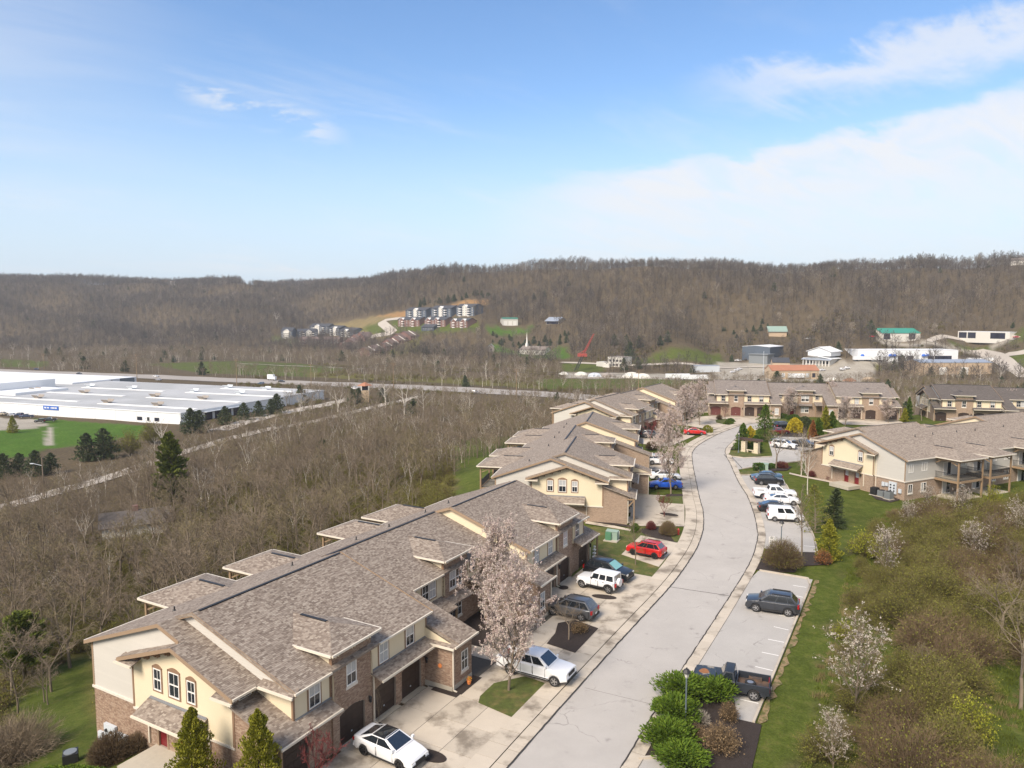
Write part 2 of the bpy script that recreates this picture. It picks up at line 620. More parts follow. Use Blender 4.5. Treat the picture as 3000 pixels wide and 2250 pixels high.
LITTER = (0.094, 0.072, 0.045)
GREEN = (0.071, 0.092, 0.016)
LUSH = (0.056, 0.120, 0.012)
OLIVE = (0.112, 0.104, 0.029)
STRAW = (0.184, 0.144, 0.068)
SOIL = (0.289, 0.170, 0.072)
GRIT = (0.324, 0.297, 0.252)
COVER = [
 (LUSH, lpoly([(-120, 1352), (-120, 1268), (59, 1258), (135, 1249), (100, 1226), (430, 1249), (405, 1288), (352, 1282), (282, 1300), (141, 1313), (88, 1337)]), 1.5),
 (GRIT, lpoly([(-150, 1219), (100, 1228), (152, 1247), (59, 1258), (-150, 1270)]), 1.0),
 (GRIT, lpoly([(136, 1250), (157, 1250), (158, 1302), (131, 1305)]), 0.8),
 (GREEN, lpoly([(420, 1066), (700, 1058), (880, 1066), (1010, 1080), (905, 1104), (600, 1094)]), 5),
 (GREEN, lpoly([(0, 1052), (140, 1058), (130, 1075), (0, 1075)]), 4),
 (OLIVE, lpoly([(900, 1090), (1300, 1105), (1600, 1120), (1600, 1140), (1200, 1118), (900, 1104)]), 4),
 (LUSH, lpoly([(1440, 1010), (1660, 1013), (1672, 1052), (1576, 1050), (1520, 1043), (1440, 1030)]), 5),
 (LUSH, lpoly([(1428, 956), (1562, 956), (1540, 979), (1434, 980)]), 6),
 (GREEN, lpoly([(1850, 1062), (2112, 1036), (2120, 1070), (1860, 1074)]), 5),
 (GREEN, lpoly([(1640, 1064), (1760, 1066), (1770, 1090), (1650, 1090)]), 4),
 (GREEN, lpoly([(1560, 1112), (2010, 1108), (2070, 1130), (1600, 1142)]), 4),
 (GREEN, lpoly([(2762, 994), (3100, 994), (3100, 1032), (2866, 1032)]), 5),
 (GREEN, lpoly([(2945, 1045), (3100, 1035), (3100, 1085), (2990, 1075)]), 4),
 (OLIVE, lpoly([(2480, 1062), (2700, 1066), (2700, 1084), (2480, 1084)]), 4),
 (STRAW, lpoly([(951, 952), (1108, 926), (1187, 910), (1192, 934), (1108, 941), (1134, 972), (1131, 992), (1038, 987), (957, 974)]), 6),
 (GREEN, lpoly([(1060, 962), (1110, 945), (1134, 972), (1128, 988), (1075, 975)]), 8),
 (GREEN, lpoly([(1142, 935), (1180, 934), (1400, 945), (1400, 972), (1234, 975), (1159, 976)]), 5),
 (SOIL, lpoly([(1108, 927), (1192, 910), (1260, 905), (1260, 928), (1170, 932)]), 8),
 (SOIL, lpoly([(1325, 895), (1430, 880), (1430, 893), (1335, 925)]), 8),
 (OLIVE, lpoly([(1150, 985), (1240, 980), (1225, 1035), (1140, 1040)]), 8),
 (GREEN, lpoly([(800, 985), (880, 996), (870, 1003), (800, 1003)]), 6),
 (GRIT, lpoly([(1660, 1090), (2080, 1098), (2080, 1112), (1660, 1108)]), 4),
 (GRIT, lpoly([(2095, 1060), (2560, 1070), (2560, 1120), (2095, 1115)]), 4),
 (GRIT, lpoly([(2500, 1050), (2860, 1056), (2860, 1068), (2500, 1066)]), 3),
 (GRIT, lpoly([(2570, 985), (2960, 985), (2960, 996), (2570, 1000)]), 4),
 (OLIVE, np.array([bl(1, -60, -30), bl(1, -24, -14), bl(1, -24, 42), bl(1, -48, 60), bl(2, -28, 20), bl(2, -40, 60), bl(1, -75, 60)]), 12),
 ((0.072, 0.092, 0.018), lpoly([(2300, 2340), (2397, 2074), (2460, 1830), (2490, 1600), (2610, 1500), (2900, 1465), (3200, 1440), (3700, 1700), (3700, 2400)]), 5),
]
# the mown banks round the houses
LAWN_SLOPES = [lpoly([(20, 2100), (110, 1990), (262, 1922), (268, 2235), (150, 2262), (100, 2150)]),
   np.array([bl(1, -34, -30), bl(1, -19, -20), bl(1, -18.5, -6), bl(1, -28, -6)]),
   np.array([bl(1, -8, -30), bl(1, -20, -25), bl(1, -33, -14), bl(1, -22, 4), bl(1, -18, 44), bl(1, -8, 50)]),
   np.array([bl(2, -10, -14), bl(2, -25, -10), bl(2, -23, 44), bl(2, -10, 50)]),
   np.array([bl(3, -10, -10), bl(3, -20, -10), bl(3, -20, 44), bl(3, -10, 50)]),
   np.array([(0, 5), (6, 15)] + [land(*p)[:2] for p in ((2340, 2320), (2353, 2250), (2397, 2074), (2413, 1938), (2467, 1830), (2482, 1720), (2497, 1600), (2560, 1540), (2620, 1500), (2760, 1478), (2900, 1470), (3100, 1440))] + [(170, 140), (170, 250), (-20, 250)])]


def make_terrain():
 front = np.arange(-47, 47.01, 0.27)
 back = np.arange(50, 310.1, 4.0)
 ang = np.radians(np.concatenate([front, back]))
 rr = [7.0]
 while rr[-1] < 7000:
  rr.append(rr[-1] * (1.0105 if rr[-1] < 130 else 1.014 if rr[-1] < 1900 else 1.12))
 rr = np.array(rr)
 A, Rr = np.meshgrid(ang, rr)
 X, Y = Rr * np.sin(A), Rr * np.cos(A)
 Z = hfun(X, Y)
 # below the camera
 nr, na = X.shape
 V = np.stack([X, Y, Z], -1).reshape(-1, 3)
 V = np.vstack([V, [[0, 0, hz(0, 0)]]])
 i = np.arange(nr - 1)[:, None] * na
 j = np.arange(na)[None, :]
 j2 = (j + 1) % na
 q = np.stack([i + j, i + na + j, i + na + j2, i + j2], -1).reshape(-1, 4)[:, ::-1]
 tri = np.stack([np.full(na, nr * na), np.arange(na), (np.arange(na) + 1) % na], -1)[:, ::-1]
 me = bpy.data.meshes.new('terrain')
 me.vertices.add(len(V))
 me.vertices.foreach_set('co', V.astype(np.float32).ravel())
 nl = q.size + tri.size
 me.loops.add(nl)
 me.loops.foreach_set('vertex_index', np.concatenate([q.ravel(), tri.ravel()]).astype(np.int32))
 me.polygons.add(len(q) + len(tri))
 st = np.concatenate([np.arange(len(q)) * 4, len(q) * 4 + np.arange(len(tri)) * 3])
 me.polygons.foreach_set('loop_start', st.astype(np.int32))
 me.polygons.foreach_set('use_smooth', np.ones(len(q) + len(tri), bool))
 me.update(calc_edges=True)
 x, y = V[:, 0], V[:, 1]
 col = np.tile(np.array(LITTER), (len(V), 1))
 jit = 2.2 * np.sin(x * 0.5 + 2 * np.sin(y * 0.31)) + 1.5 * np.sin(y * 0.83 + x * 0.27)
 for c, P, soft in COVER:
  sd = poly_sd(x, y, P) + jit * min(soft, 6) * 0.12
  k = smooth(0.5 - sd / soft)[:, None]
  col = col * (1 - k) + np.array(c) * k
 sd = np.min([poly_sd(x, y, P) for P in LAWN_SLOPES], axis=0) + jit * 0.25
 k = smooth(0.5 - sd / 2.2)[:, None]
 col = col * (1 - k) + np.array(GREEN) * k
 at = me.color_attributes.new('cover', 'FLOAT_COLOR', 'POINT')
 at.data.foreach_set('color', np.hstack([col, np.ones((len(col), 1))]).astype(np.float32).ravel())
 m = bpy.data.materials.new('open_ground')
 m.use_nodes = True
 N = Nodes(m.node_tree)
 b = m.node_tree.nodes['Principled BSDF']
 b.inputs['Roughness'].default_value = 0.97
 b.inputs['Specular IOR Level'].default_value = 0.1
 a = N.new('ShaderNodeAttribute', attribute_name='cover')
 tcn = N.new('ShaderNodeTexCoord')
 ob = tcn.outputs['Object']
 n1 = N.noise(ob, 0.09, 6, 0.65)
 n2 = N.noise(ob, 0.9, 6, 0.7)
 n3 = N.noise(ob, 7.0, 4, 0.7)
 k = N.m('MULTIPLY', N.m('MULTIPLY_ADD', n1, 0.9, 0.55), N.m('MULTIPLY', N.m('MULTIPLY_ADD', n2, 1.3, 0.35), N.m('MULTIPLY_ADD', n3, 1.5, 0.25)))
 c = N.mix(1.0, a.outputs['Color'], N.comb(k, k, k), 'MULTIPLY')
 # patches of dry stalks
 c = N.mix(N.m('MULTIPLY', N.step(n2, 0.48, 0.72), 0.45), c, (0.145, 0.115, 0.045))
 N.put(b.inputs['Base Color'], c)
 bn = N.new('ShaderNodeBump')
 bn.inputs['Strength'].default_value = 0.6
 bn.inputs['Distance'].default_value = 0.12
 N.put(bn.inputs['Height'], n3)
 N.put(b.inputs['Normal'], bn.outputs[0])
 me.materials.append(m)
 o = bpy.data.objects.new('terrain', me)
 COL.objects.link(o)
 o['kind'] = 'structure'
 return o


make_terrain()

# ---------------------------------------------------------------- flat ground of the housing site
CUTS = [64, 70, 76, 82, 88, 94, 100, 106, 112, 118, 124, 130, 136]


def sheet(name, pts, mat, up, parent=None, thick=0.0, kind='structure', label=None, cuts=True):
 """a ground sheet (or slab) over plan polygon pts that follows the gentle rise of the site"""
 bm = bmesh.new()
 vs = [bm.verts.new((x, y, 0)) for x, y in pts]
 f = bm.faces.new(vs)
 f.normal_update()
 if f.normal.z < 0:
  f.normal_flip()
 if len(pts) > 4:
  bmesh.ops.triangulate(bm, faces=[f])
 ys = [p[1] for p in pts]
 if cuts:
  for c in CUTS:
   if min(ys) < c < max(ys):
    bmesh.ops.bisect_plane(bm, geom=bm.verts[:] + bm.edges[:] + bm.faces[:], plane_co=(0, c, 0), plane_no=(0, 1, 0))
 if thick:
  r = bmesh.ops.extrude_face_region(bm, geom=bm.faces[:])
  for v in [g for g in r['geom'] if isinstance(g, bmesh.types.BMVert)]:
   v.co.z += thick
  bmesh.ops.recalc_face_normals(bm, faces=bm.faces[:])
 for v in bm.verts:
  v.co.z += float(zg(v.co.y)) + up - thick
 me = bpy.data.meshes.new(name)
 bm.to_mesh(me)
 bm.free()
 me.materials.append(mat)
 o = bpy.data.objects.new(name, me)
 COL.objects.link(o)
 if parent is not None:
  o.parent = parent
 elif kind:
  o['kind'] = kind
 if label:
  o['label'] = label
 return o


def resample(pts, step):
 pts = [Vector((p[0], p[1])) for p in pts]
 out = [pts[0].copy()]
 acc = 0.0
 for a, b in zip(pts, pts[1:]):
  L = (b - a).length
  d = step - acc
  while d <= L:
   out.append(a + (b - a) * (d / L))
   d += step
  acc = L - (d - step)
 return out


def curve(pts, n=6):
 """Catmull-Rom through pts"""
 P = [Vector((p[0], p[1])) for p in pts]
 P = [P[0] * 2 - P[1]] + P + [P[-1] * 2 - P[-2]]
 out = []
 for i in range(1, len(P) - 2):
  for k in range(n):
   t = k / n
   a, b, c, d = P[i - 1], P[i], P[i + 1], P[i + 2]
   out.append(0.5 * ((2 * b) + (c - a) * t + (2 * a - 5 * b + 4 * c - d) * t * t + (3 * b - 3 * c + d - a) * t ** 3))
 out.append(P[-2])
 return out


def offset(pts, d):
 out = []
 for i, p in enumerate(pts):
  t = (pts[min(i + 1, len(pts) - 1)] - pts[max(i - 1, 0)]).normalized()
  out.append(p + Vector((t.y, -t.x)) * d)          # positive d: to the right of travel
 return out


def strip(name, left, right, mat, up, parent=None, thick=0.0, kind='structure'):
 mb = MB()
 for i in range(len(left) - 1):
  q = [left[i], right[i], right[i + 1], left[i + 1]]
  z = [float(zg(p.y)) + up for p in q]
  mb.poly([(p.x, p.y, h) for p, h in zip(q, z)])
  if thick:
   for a, b in ((1, 2), (3, 0)):
    mb.poly([(q[a].x, q[a].y, z[a] - thick), (q[b].x, q[b].y, z[b] - thick), (q[b].x, q[b].y, z[b]), (q[a].x, q[a].y, z[a])])
 return mb.build(name, mat, parent, kind=None if parent else kind)


def asphalt(name, base, crack=True):
 m = bpy.data.materials.new(name)
 m.use_nodes = True
 N = Nodes(m.node_tree)
 b = m.node_tree.nodes['Principled BSDF']
 b.inputs['Roughness'].default_value = 0.95
 b.inputs['Specular IOR Level'].default_value = 0.15
 tcn = N.new('ShaderNodeTexCoord')
 ob = tcn.outputs['Object']
 n1 = N.noise(ob, 0.25, 6, 0.65)
 n2 = N.noise(ob, 14.0, 4, 0.75)
 n4 = N.noise(ob, 60.0, 2, 0.7)
 k = N.m('MULTIPLY', N.m('MULTIPLY_ADD', n1, 0.36, 0.82), N.m('MULTIPLY', N.m('MULTIPLY_ADD', n2, 0.26, 0.87), N.m('MULTIPLY_ADD', n4, 0.5, 0.75)))
 c = N.mix(1.0, (*base, 1), N.comb(k, k, k), 'MULTIPLY')
 # dark sealed and unsealed cracks
 wv = N.new('ShaderNodeTexVoronoi', feature='DISTANCE_TO_EDGE')
 nz = N.new('ShaderNodeTexNoise')
 nz.inputs['Scale'].default_value = 0.8
 nz.inputs['Detail'].default_value = 5
 N.put(nz.inputs['Vector'], ob)
 vm = N.new('ShaderNodeVectorMath', operation='MULTIPLY_ADD')
 N.put(vm.inputs[0], nz.outputs['Color'])
 vm.inputs[1].default_value = (1.6, 1.6, 0)
 N.put(vm.inputs[2], ob)
 N.put(wv.inputs['Vector'], vm.outputs[0])
 wv.inputs['Scale'].default_value = 0.14
 cr = N.m('MULTIPLY', N.step(wv.outputs[0], 0.006, 0.001), N.step(n1, 0.45, 0.60))
 if crack:
  c = N.mix(N.m('MULTIPLY', cr, 0.38), c, (0.07, 0.065, 0.06))
 st = N.step(N.noise(ob, 0.55, 4, 0.6), 0.60, 0.74)
 c = N.mix(N.m('MULTIPLY', st, 0.5), c, (0.13, 0.12, 0.115))
 N.put(b.inputs['Base Color'], c)
 bn = N.new('ShaderNodeBump')
 bn.inputs['Strength'].default_value = 0.3
 bn.inputs['Distance'].default_value = 0.02
 N.put(bn.inputs['Height'], n2)
 N.put(b.inputs['Normal'], bn.outputs[0])
 return m


M['road'] = asphalt('sun_bleached_asphalt', (0.40, 0.378, 0.352))
M['lot'] = asphalt('parking_asphalt', (0.385, 0.368, 0.345))
M['highway'] = asphalt('highway_concrete', (0.32, 0.295, 0.27), False)
M['tar'] = material('tar_joint', (0.035, 0.032, 0.03), 0.9, 0.5, 6)
M['paint'] = material('road_paint', (0.72, 0.71, 0.68), 0.8, 0.15, 5)
M['lawn'] = material('lawn_grass', (0.070, 0.088, 0.014), 0.97, 0.65, 2.6, 0.9, 26, second=((0.15, 0.118, 0.04), 0.7, 0.46, 0.72))

ROAD_L = [spot(*p) for p in ((1380, 2380), (1491, 2245), (1702, 2006), (1846, 1847), (1963, 1719), (2016, 1648), (2045, 1598), (2060, 1550), (2060, 1500), (2050, 1462), (2038, 1405), (2029, 1355), (2029, 1325), (2050, 1302), (2100, 1274), (2140, 1258), (2172, 1247), (2215, 1239))]
ROAD_R = [spot(*p) for p in ((1720, 2380), (1822, 2245), (1930, 2066), (2022, 1925), (2085, 1830), (2139, 1746), (2182, 1677), (2206, 1630), (2219, 1580), (2219, 1555), (2210, 1510), (2190, 1455), (2168, 1420), (2152, 1388), (2140, 1360), (2128, 1337), (2126, 1316), (2148, 1292), (2172, 1272), (2220, 1254), (2270, 1246))]
RL, RR = curve(ROAD_L), curve(ROAD_R)
road_pts = [(p.x, p.y) for p in RL] + [(p.x, p.y) for p in reversed(RR)]
sheet('road', road_pts, M['road'], 0.0)
# side street, court and the two parking bays east of the road
sheet('side_street', [spot(*p) for p in ((2146, 1378), (2210, 1368), (2290, 1357), (2395, 1347), (2440, 1330), (2400, 1292), (2340, 1262), (2262, 1262), (2250, 1290), (2262, 1330), (2262, 1339), (2200, 1341), (2140, 1339))], M['lot'], -0.004)
GUT = offset(RR, 0.9)


def along_gutter(y0, y1):
 return [(p.x, p.y) for p in GUT if y0 < p.y < y1]


LOT1 = along_gutter(spot(2030, 2040)[1], spot(2200, 1690)[1]) + [spot(*p) for p in ((2222, 1672), (2381, 1698), (2208, 2118), (2080, 2096))]
sheet('parking_lot', LOT1, M['lot'], 0.004)
sheet('parking_lot', along_gutter(spot(2232, 1612)[1], spot(2172, 1398)[1]) + [spot(*p) for p in ((2172, 1393), (2290, 1392), (2303, 1420), (2382, 1570), (2392, 1624), (2345, 1622))], M['lot'], 0.004)
sheet('parking_lot', [spot(*p) for p in ((1850, 2330), (1872, 2226), (1915, 2222), (2000, 2260), (2040, 2330))], M['lot'], 0.004)


# gutters and walks as single slabs
def slabs(name, piece, edge, d0, d1, step, mat, base, up, thick, i0=0, i1=None):
 E = resample(edge, step)[i0:i1]
 a, b = offset(E, d0), offset(E, d1)
 m = next((i for i, p in enumerate(a) if p.y > 118), len(a))
 root = strip(name, a[:m], b[:m], base, up - 0.012)
 n = 0
 for i in range(len(E) - 1):
  q = [a[i], b[i], b[i + 1], a[i + 1]]
  c = sum(q, Vector((0, 0))) / 4
  q = [c + (p - c) * (1 - (0.02 if c.y < 118 else 0.004) / max(0.3, (p - c).length)) for p in q]
  if n < 290 and c.y < 235:
   sheet(piece, [(p.x, p.y) for p in q], mat, up + 0.003 * (i % 3), parent=root, thick=0.0 if c.y > 90 else 0.03, cuts=False)
  n += 1
 return root


slabs('gutter_strip', 'gutter_slab', RL, -0.88, -0.02, 1.5, M['concrete'], M['joint'], 0.06, 0.1)
slabs('sidewalk', 'paving_slab', RL, -2.35, -0.90, 1.55, M['concrete'], M['joint'], 0.10, 0.1, 0, 100)
slabs('gutter_strip', 'gutter_slab', RR, 0.02, 0.92, 1.6, M['concrete'], M['joint'], 0.055, 0.1)
# tar seams beside the gutters and two across the road
mbt = MB()


def seam(pts, w, up):
 a, b = offset(pts, -w / 2), offset(pts, w / 2)
 for i in range(len(pts) - 1):
  q = [a[i], b[i], b[i + 1], a[i + 1]]
  mbt.poly([(p.x, p.y, float(zg(p.y)) + up) for p in q])


_r = random.Random(3)


def wobble(pts, s):
 return [p + Vector((_r.uniform(-s, s), _r.uniform(-s, s))) for p in pts]


seam(wobble(resample(RL, 0.5), 0.03), 0.10, 0.064)
seam(wobble(resample(RR, 0.5), 0.03), 0.11, 0.060)
seam(wobble(resample([Vector(spot(1966, 1720)), Vector(spot(2140, 1746))], 0.4), 0.03), 0.09, 0.006)
seam(wobble(resample([Vector(spot(1712, 2015)), Vector(spot(1930, 2068))], 0.4), 0.03), 0.025, 0.006)
seam(wobble(resample([Vector(spot(2121, 1331)), Vector(spot(2158, 1376))], 0.6), 0.03), 0.12, 0.006)
seam(wobble(resample([Vector(spot(2143, 1338)), Vector(spot(2176, 1374))], 0.6), 0.03), 0.12, 0.008)
seam(wobble(resample([Vector(spot(2060, 1500)), Vector(spot(2219, 1556))], 0.6), 0.03), 0.02, 0.006)
seam(wobble(resample([Vector(spot(2030, 1328)), Vector(spot(2120, 1331))], 0.6), 0.03), 0.03, 0.006)
mbt.build('tar_seams', M['tar'], kind='stuff')
# stall lines
for (a, b) in (((2267, 1836), (2310, 1846)), ((2250, 1873), (2297, 1882)), ((2232, 1911), (2281, 1921)), ((2213, 1953), (2264, 1965)), ((2169, 2049), (2222, 2061)), ((2281, 1802), (2325, 1810)), ((2323, 1715), (2362, 1721)), ((2333, 1746), (2353, 1750)), ((2355, 1599), (2388, 1602))):
 A, B = Vector(spot(*a)), Vector(spot(*b))
 s = (B - A).normalized().orthogonal() * 0.055
 sheet('stall_line', [tuple(A + s), tuple(B + s), tuple(B - s), tuple(A - s)], M['paint'], 0.012)


M['soil'] = material('dry_soil_edge', (0.24, 0.17, 0.09), 0.97, 0.5, 3, 0.6, 20, second=((0.085, 0.09, 0.02), 1.6, 0.45, 0.6))
_a, _b = Vector(spot(2385, 1698)), Vector(spot(2211, 2124))
_n = (_b - _a).normalized().orthogonal()
_n = _n if _n.x > 0 else -_n
_e = resample([_a + _n * 0.08, _b + _n * 0.08], 0.7)
sheet('soil_strip', [tuple(p) for p in _e] + [tuple(p + _n * _r.uniform(0.15, 0.62)) for p in reversed(_e)], M['soil'], 0.004)


# kerbs round the bays and beds: real steps
def kerb(pts, w=0.16, h=0.14, step=2.4):
 E = resample([Vector(spot(*p)) for p in pts], step)
 E.append(Vector(spot(*pts[-1])))
 root = None
 for a, b in zip(E, E[1:]):
  d = (b - a)
  if d.length < 0.2:
   continue
  s = Vector((d.y, -d.x)).normalized() * w / 2
  a2, b2 = a + d.normalized() * 0.012, b - d.normalized() * 0.012
  o = sheet('kerb' if root is None else 'kerb_stone', [tuple(a2 + s), tuple(b2 + s), tuple(b2 - s), tuple(a2 - s)], M['concrete'], h, parent=root, thick=h + 0.02)
  if root is None:
   root = o
 return root


kerb([(2225, 1672), (2381, 1698), (2208, 2118)])
kerb([(2303, 1420), (2384, 1570), (2396, 1624)])
kerb([(2168, 1392), (2290, 1391)])
kerb([(2176, 1374), (2206, 1369), (2290, 1358), (2350, 1351)])
kerb([(2141, 1337), (2181, 1342), (2261, 1338)])
kerb([(1872, 2224), (1925, 2220)])
# ---------------------------------------------------------------- the row buildings
SR = 0.355                                  # back slope
SL = 0.34                                   # roof pitch
RNG = random.Random(11)


def rows(loops, rowh, v0=None):
 """horizontal courses through a polygon with holes: yields (v, [(u0, u1), ...])"""
 vs = [p[1] for l in loops for p in l]
 lo, hi = min(vs), max(vs)
 v = lo if v0 is None else v0
 while v < hi - 0.02:
  mid = v + rowh * 0.5
  xs = []
  for l in loops:
   n = len(l)
   for i in range(n):
    (ax, ay), (bx, by) = l[i], l[(i + 1) % n]
    if (ay > mid) != (by > mid):
     xs.append(ax + (mid - ay) * (bx - ax) / (by - ay))
  xs.sort()
  yield v, [(xs[i], xs[i + 1]) for i in range(0, len(xs) - 1, 2) if xs[i + 1] - xs[i] > 0.02]
  v += rowh


def piece_mesh(name, w, h, d, mat, up=False):
 """one brick or one shingle with its front lower left corner at the origin: u = x, v = y, out = z"""
 mb = MB()
 if up:
  mb.v = [(0, 0, 0), (w, 0, 0), (w, 0, d), (0, 0, d), (w, h, d * 0.25), (0, h, d * 0.25), (w, h, 0), (0, h, 0)]
  for q in ((0, 1, 2, 3), (3, 2, 4, 5), (1, 6, 4, 2), (7, 0, 3, 5), (5, 4, 6, 7), (0, 7, 6, 1)):
   mb.f.append(q)
   mb.mi.append(0)
 else:
  mb.box(0, w, 0, h, -0.02, d)
 return mb.mesh(name, mat, uv=False)


PIECES = {}


class Course:
 """covers planes with single bricks or shingles; the nearest become parts, the rest one joined part"""
 def __init__(self, name, mat, widths, h, rowh, gap, depth, up):
  self.name, self.mat, self.widths, self.h, self.rowh, self.gap, self.depth, self.up = name, mat, widths, h, rowh, gap, depth, up
  self.items = []

 def cover(self, parent, O, e, g, n, loops, v0=None):
  O, e, g, n = Vector(O), Vector(e), Vector(g), Vector(n)
  i = 0
  for v, spans in rows(loops, self.rowh, v0):
   i += 1
   for a, b in spans:
    u = a - (RNG.random() * 0.3 if self.up else (0.105 if i % 2 else 0.0))
    while u < b - 0.015:
     w = RNG.choice(self.widths)
     s, t = max(u, a), min(u + w, b)
     if t - s > 0.02:
      d = self.depth * RNG.choice((0.45, 1.0, 1.0)) if self.up else self.depth * RNG.uniform(0.4, 1.3)
      self.items.append((parent, O, e, g, n, s, v, t - s - self.gap, d, abs(t - s - w) < 1e-6))
     u += w

 def finish(self, root_mat, limit=298):
  eye = root_mat.inverted() @ Vector((0, 0, EYE))
  keyed = []
  for k, it in enumerate(self.items):
   p = it[1] + it[2] * it[5] + it[3] * it[6]
   if it[9] and (eye - p).dot(it[4]) > 0:
    keyed.append(((p - eye).length, k))
  keyed.sort()
  single = {k for _, k in keyed[:limit]}
  rest = {}
  for k, (parent, O, e, g, n, s, v, w, d, full) in enumerate(self.items):
   if k in single:
    key = (self.name, round(w, 3))
    if key not in PIECES:
     PIECES[key] = piece_mesh(self.name, w, self.h, self.depth, self.mat, self.up)
    o = bpy.data.objects.new(self.name, PIECES[key])
    COL.objects.link(o)
    o.parent = parent
    p = O + e * s + g * v + n * 0.004
    o.matrix_local = Matrix(((e.x, g.x, n.x, p.x), (e.y, g.y, n.y, p.y), (e.z, g.z, n.z, p.z), (0, 0, 0, 1)))
   else:
    rest.setdefault(parent.name, (parent, []))[1].append(k)
  for parent, ks in rest.values():
   V, Fc = [], []
   for k in ks:
    _, O, e, g, n, s, v, w, d, full = self.items[k]
    p = O + e * s + g * v
    i = len(V)
    if self.up:
     q = (p, p + e * w, p + e * w + n * d, p + n * d, p + e * w + g * self.h + n * d * 0.2, p + g * self.h + n * d * 0.2)
     V += [tuple(x) for x in q]
     Fc += [(i, i + 1, i + 2, i + 3), (i + 3, i + 2, i + 4, i + 5)]
    else:
     a, b, c, f = p, p + e * w, p + e * w + g * self.h, p + g * self.h
     V += [tuple(x) for x in (a, b, c, f, a + n * d, b + n * d, c + n * d, f + n * d)]
     Fc += [(i + 4, i + 5, i + 6, i + 7), (i, i + 1, i + 5, i + 4), (i + 1, i + 2, i + 6, i + 5), (i + 2, i + 3, i + 7, i + 6), (i + 3, i, i + 4, i + 7)]
   me = bpy.data.meshes.new(self.name + '_field')
   me.from_pydata(V, [], Fc)
   me.materials.append(self.mat)
   o = bpy.data.objects.new(self.name + '_field', me)
   COL.objects.link(o)
   o.parent = parent
   o['kind'] = 'stuff'


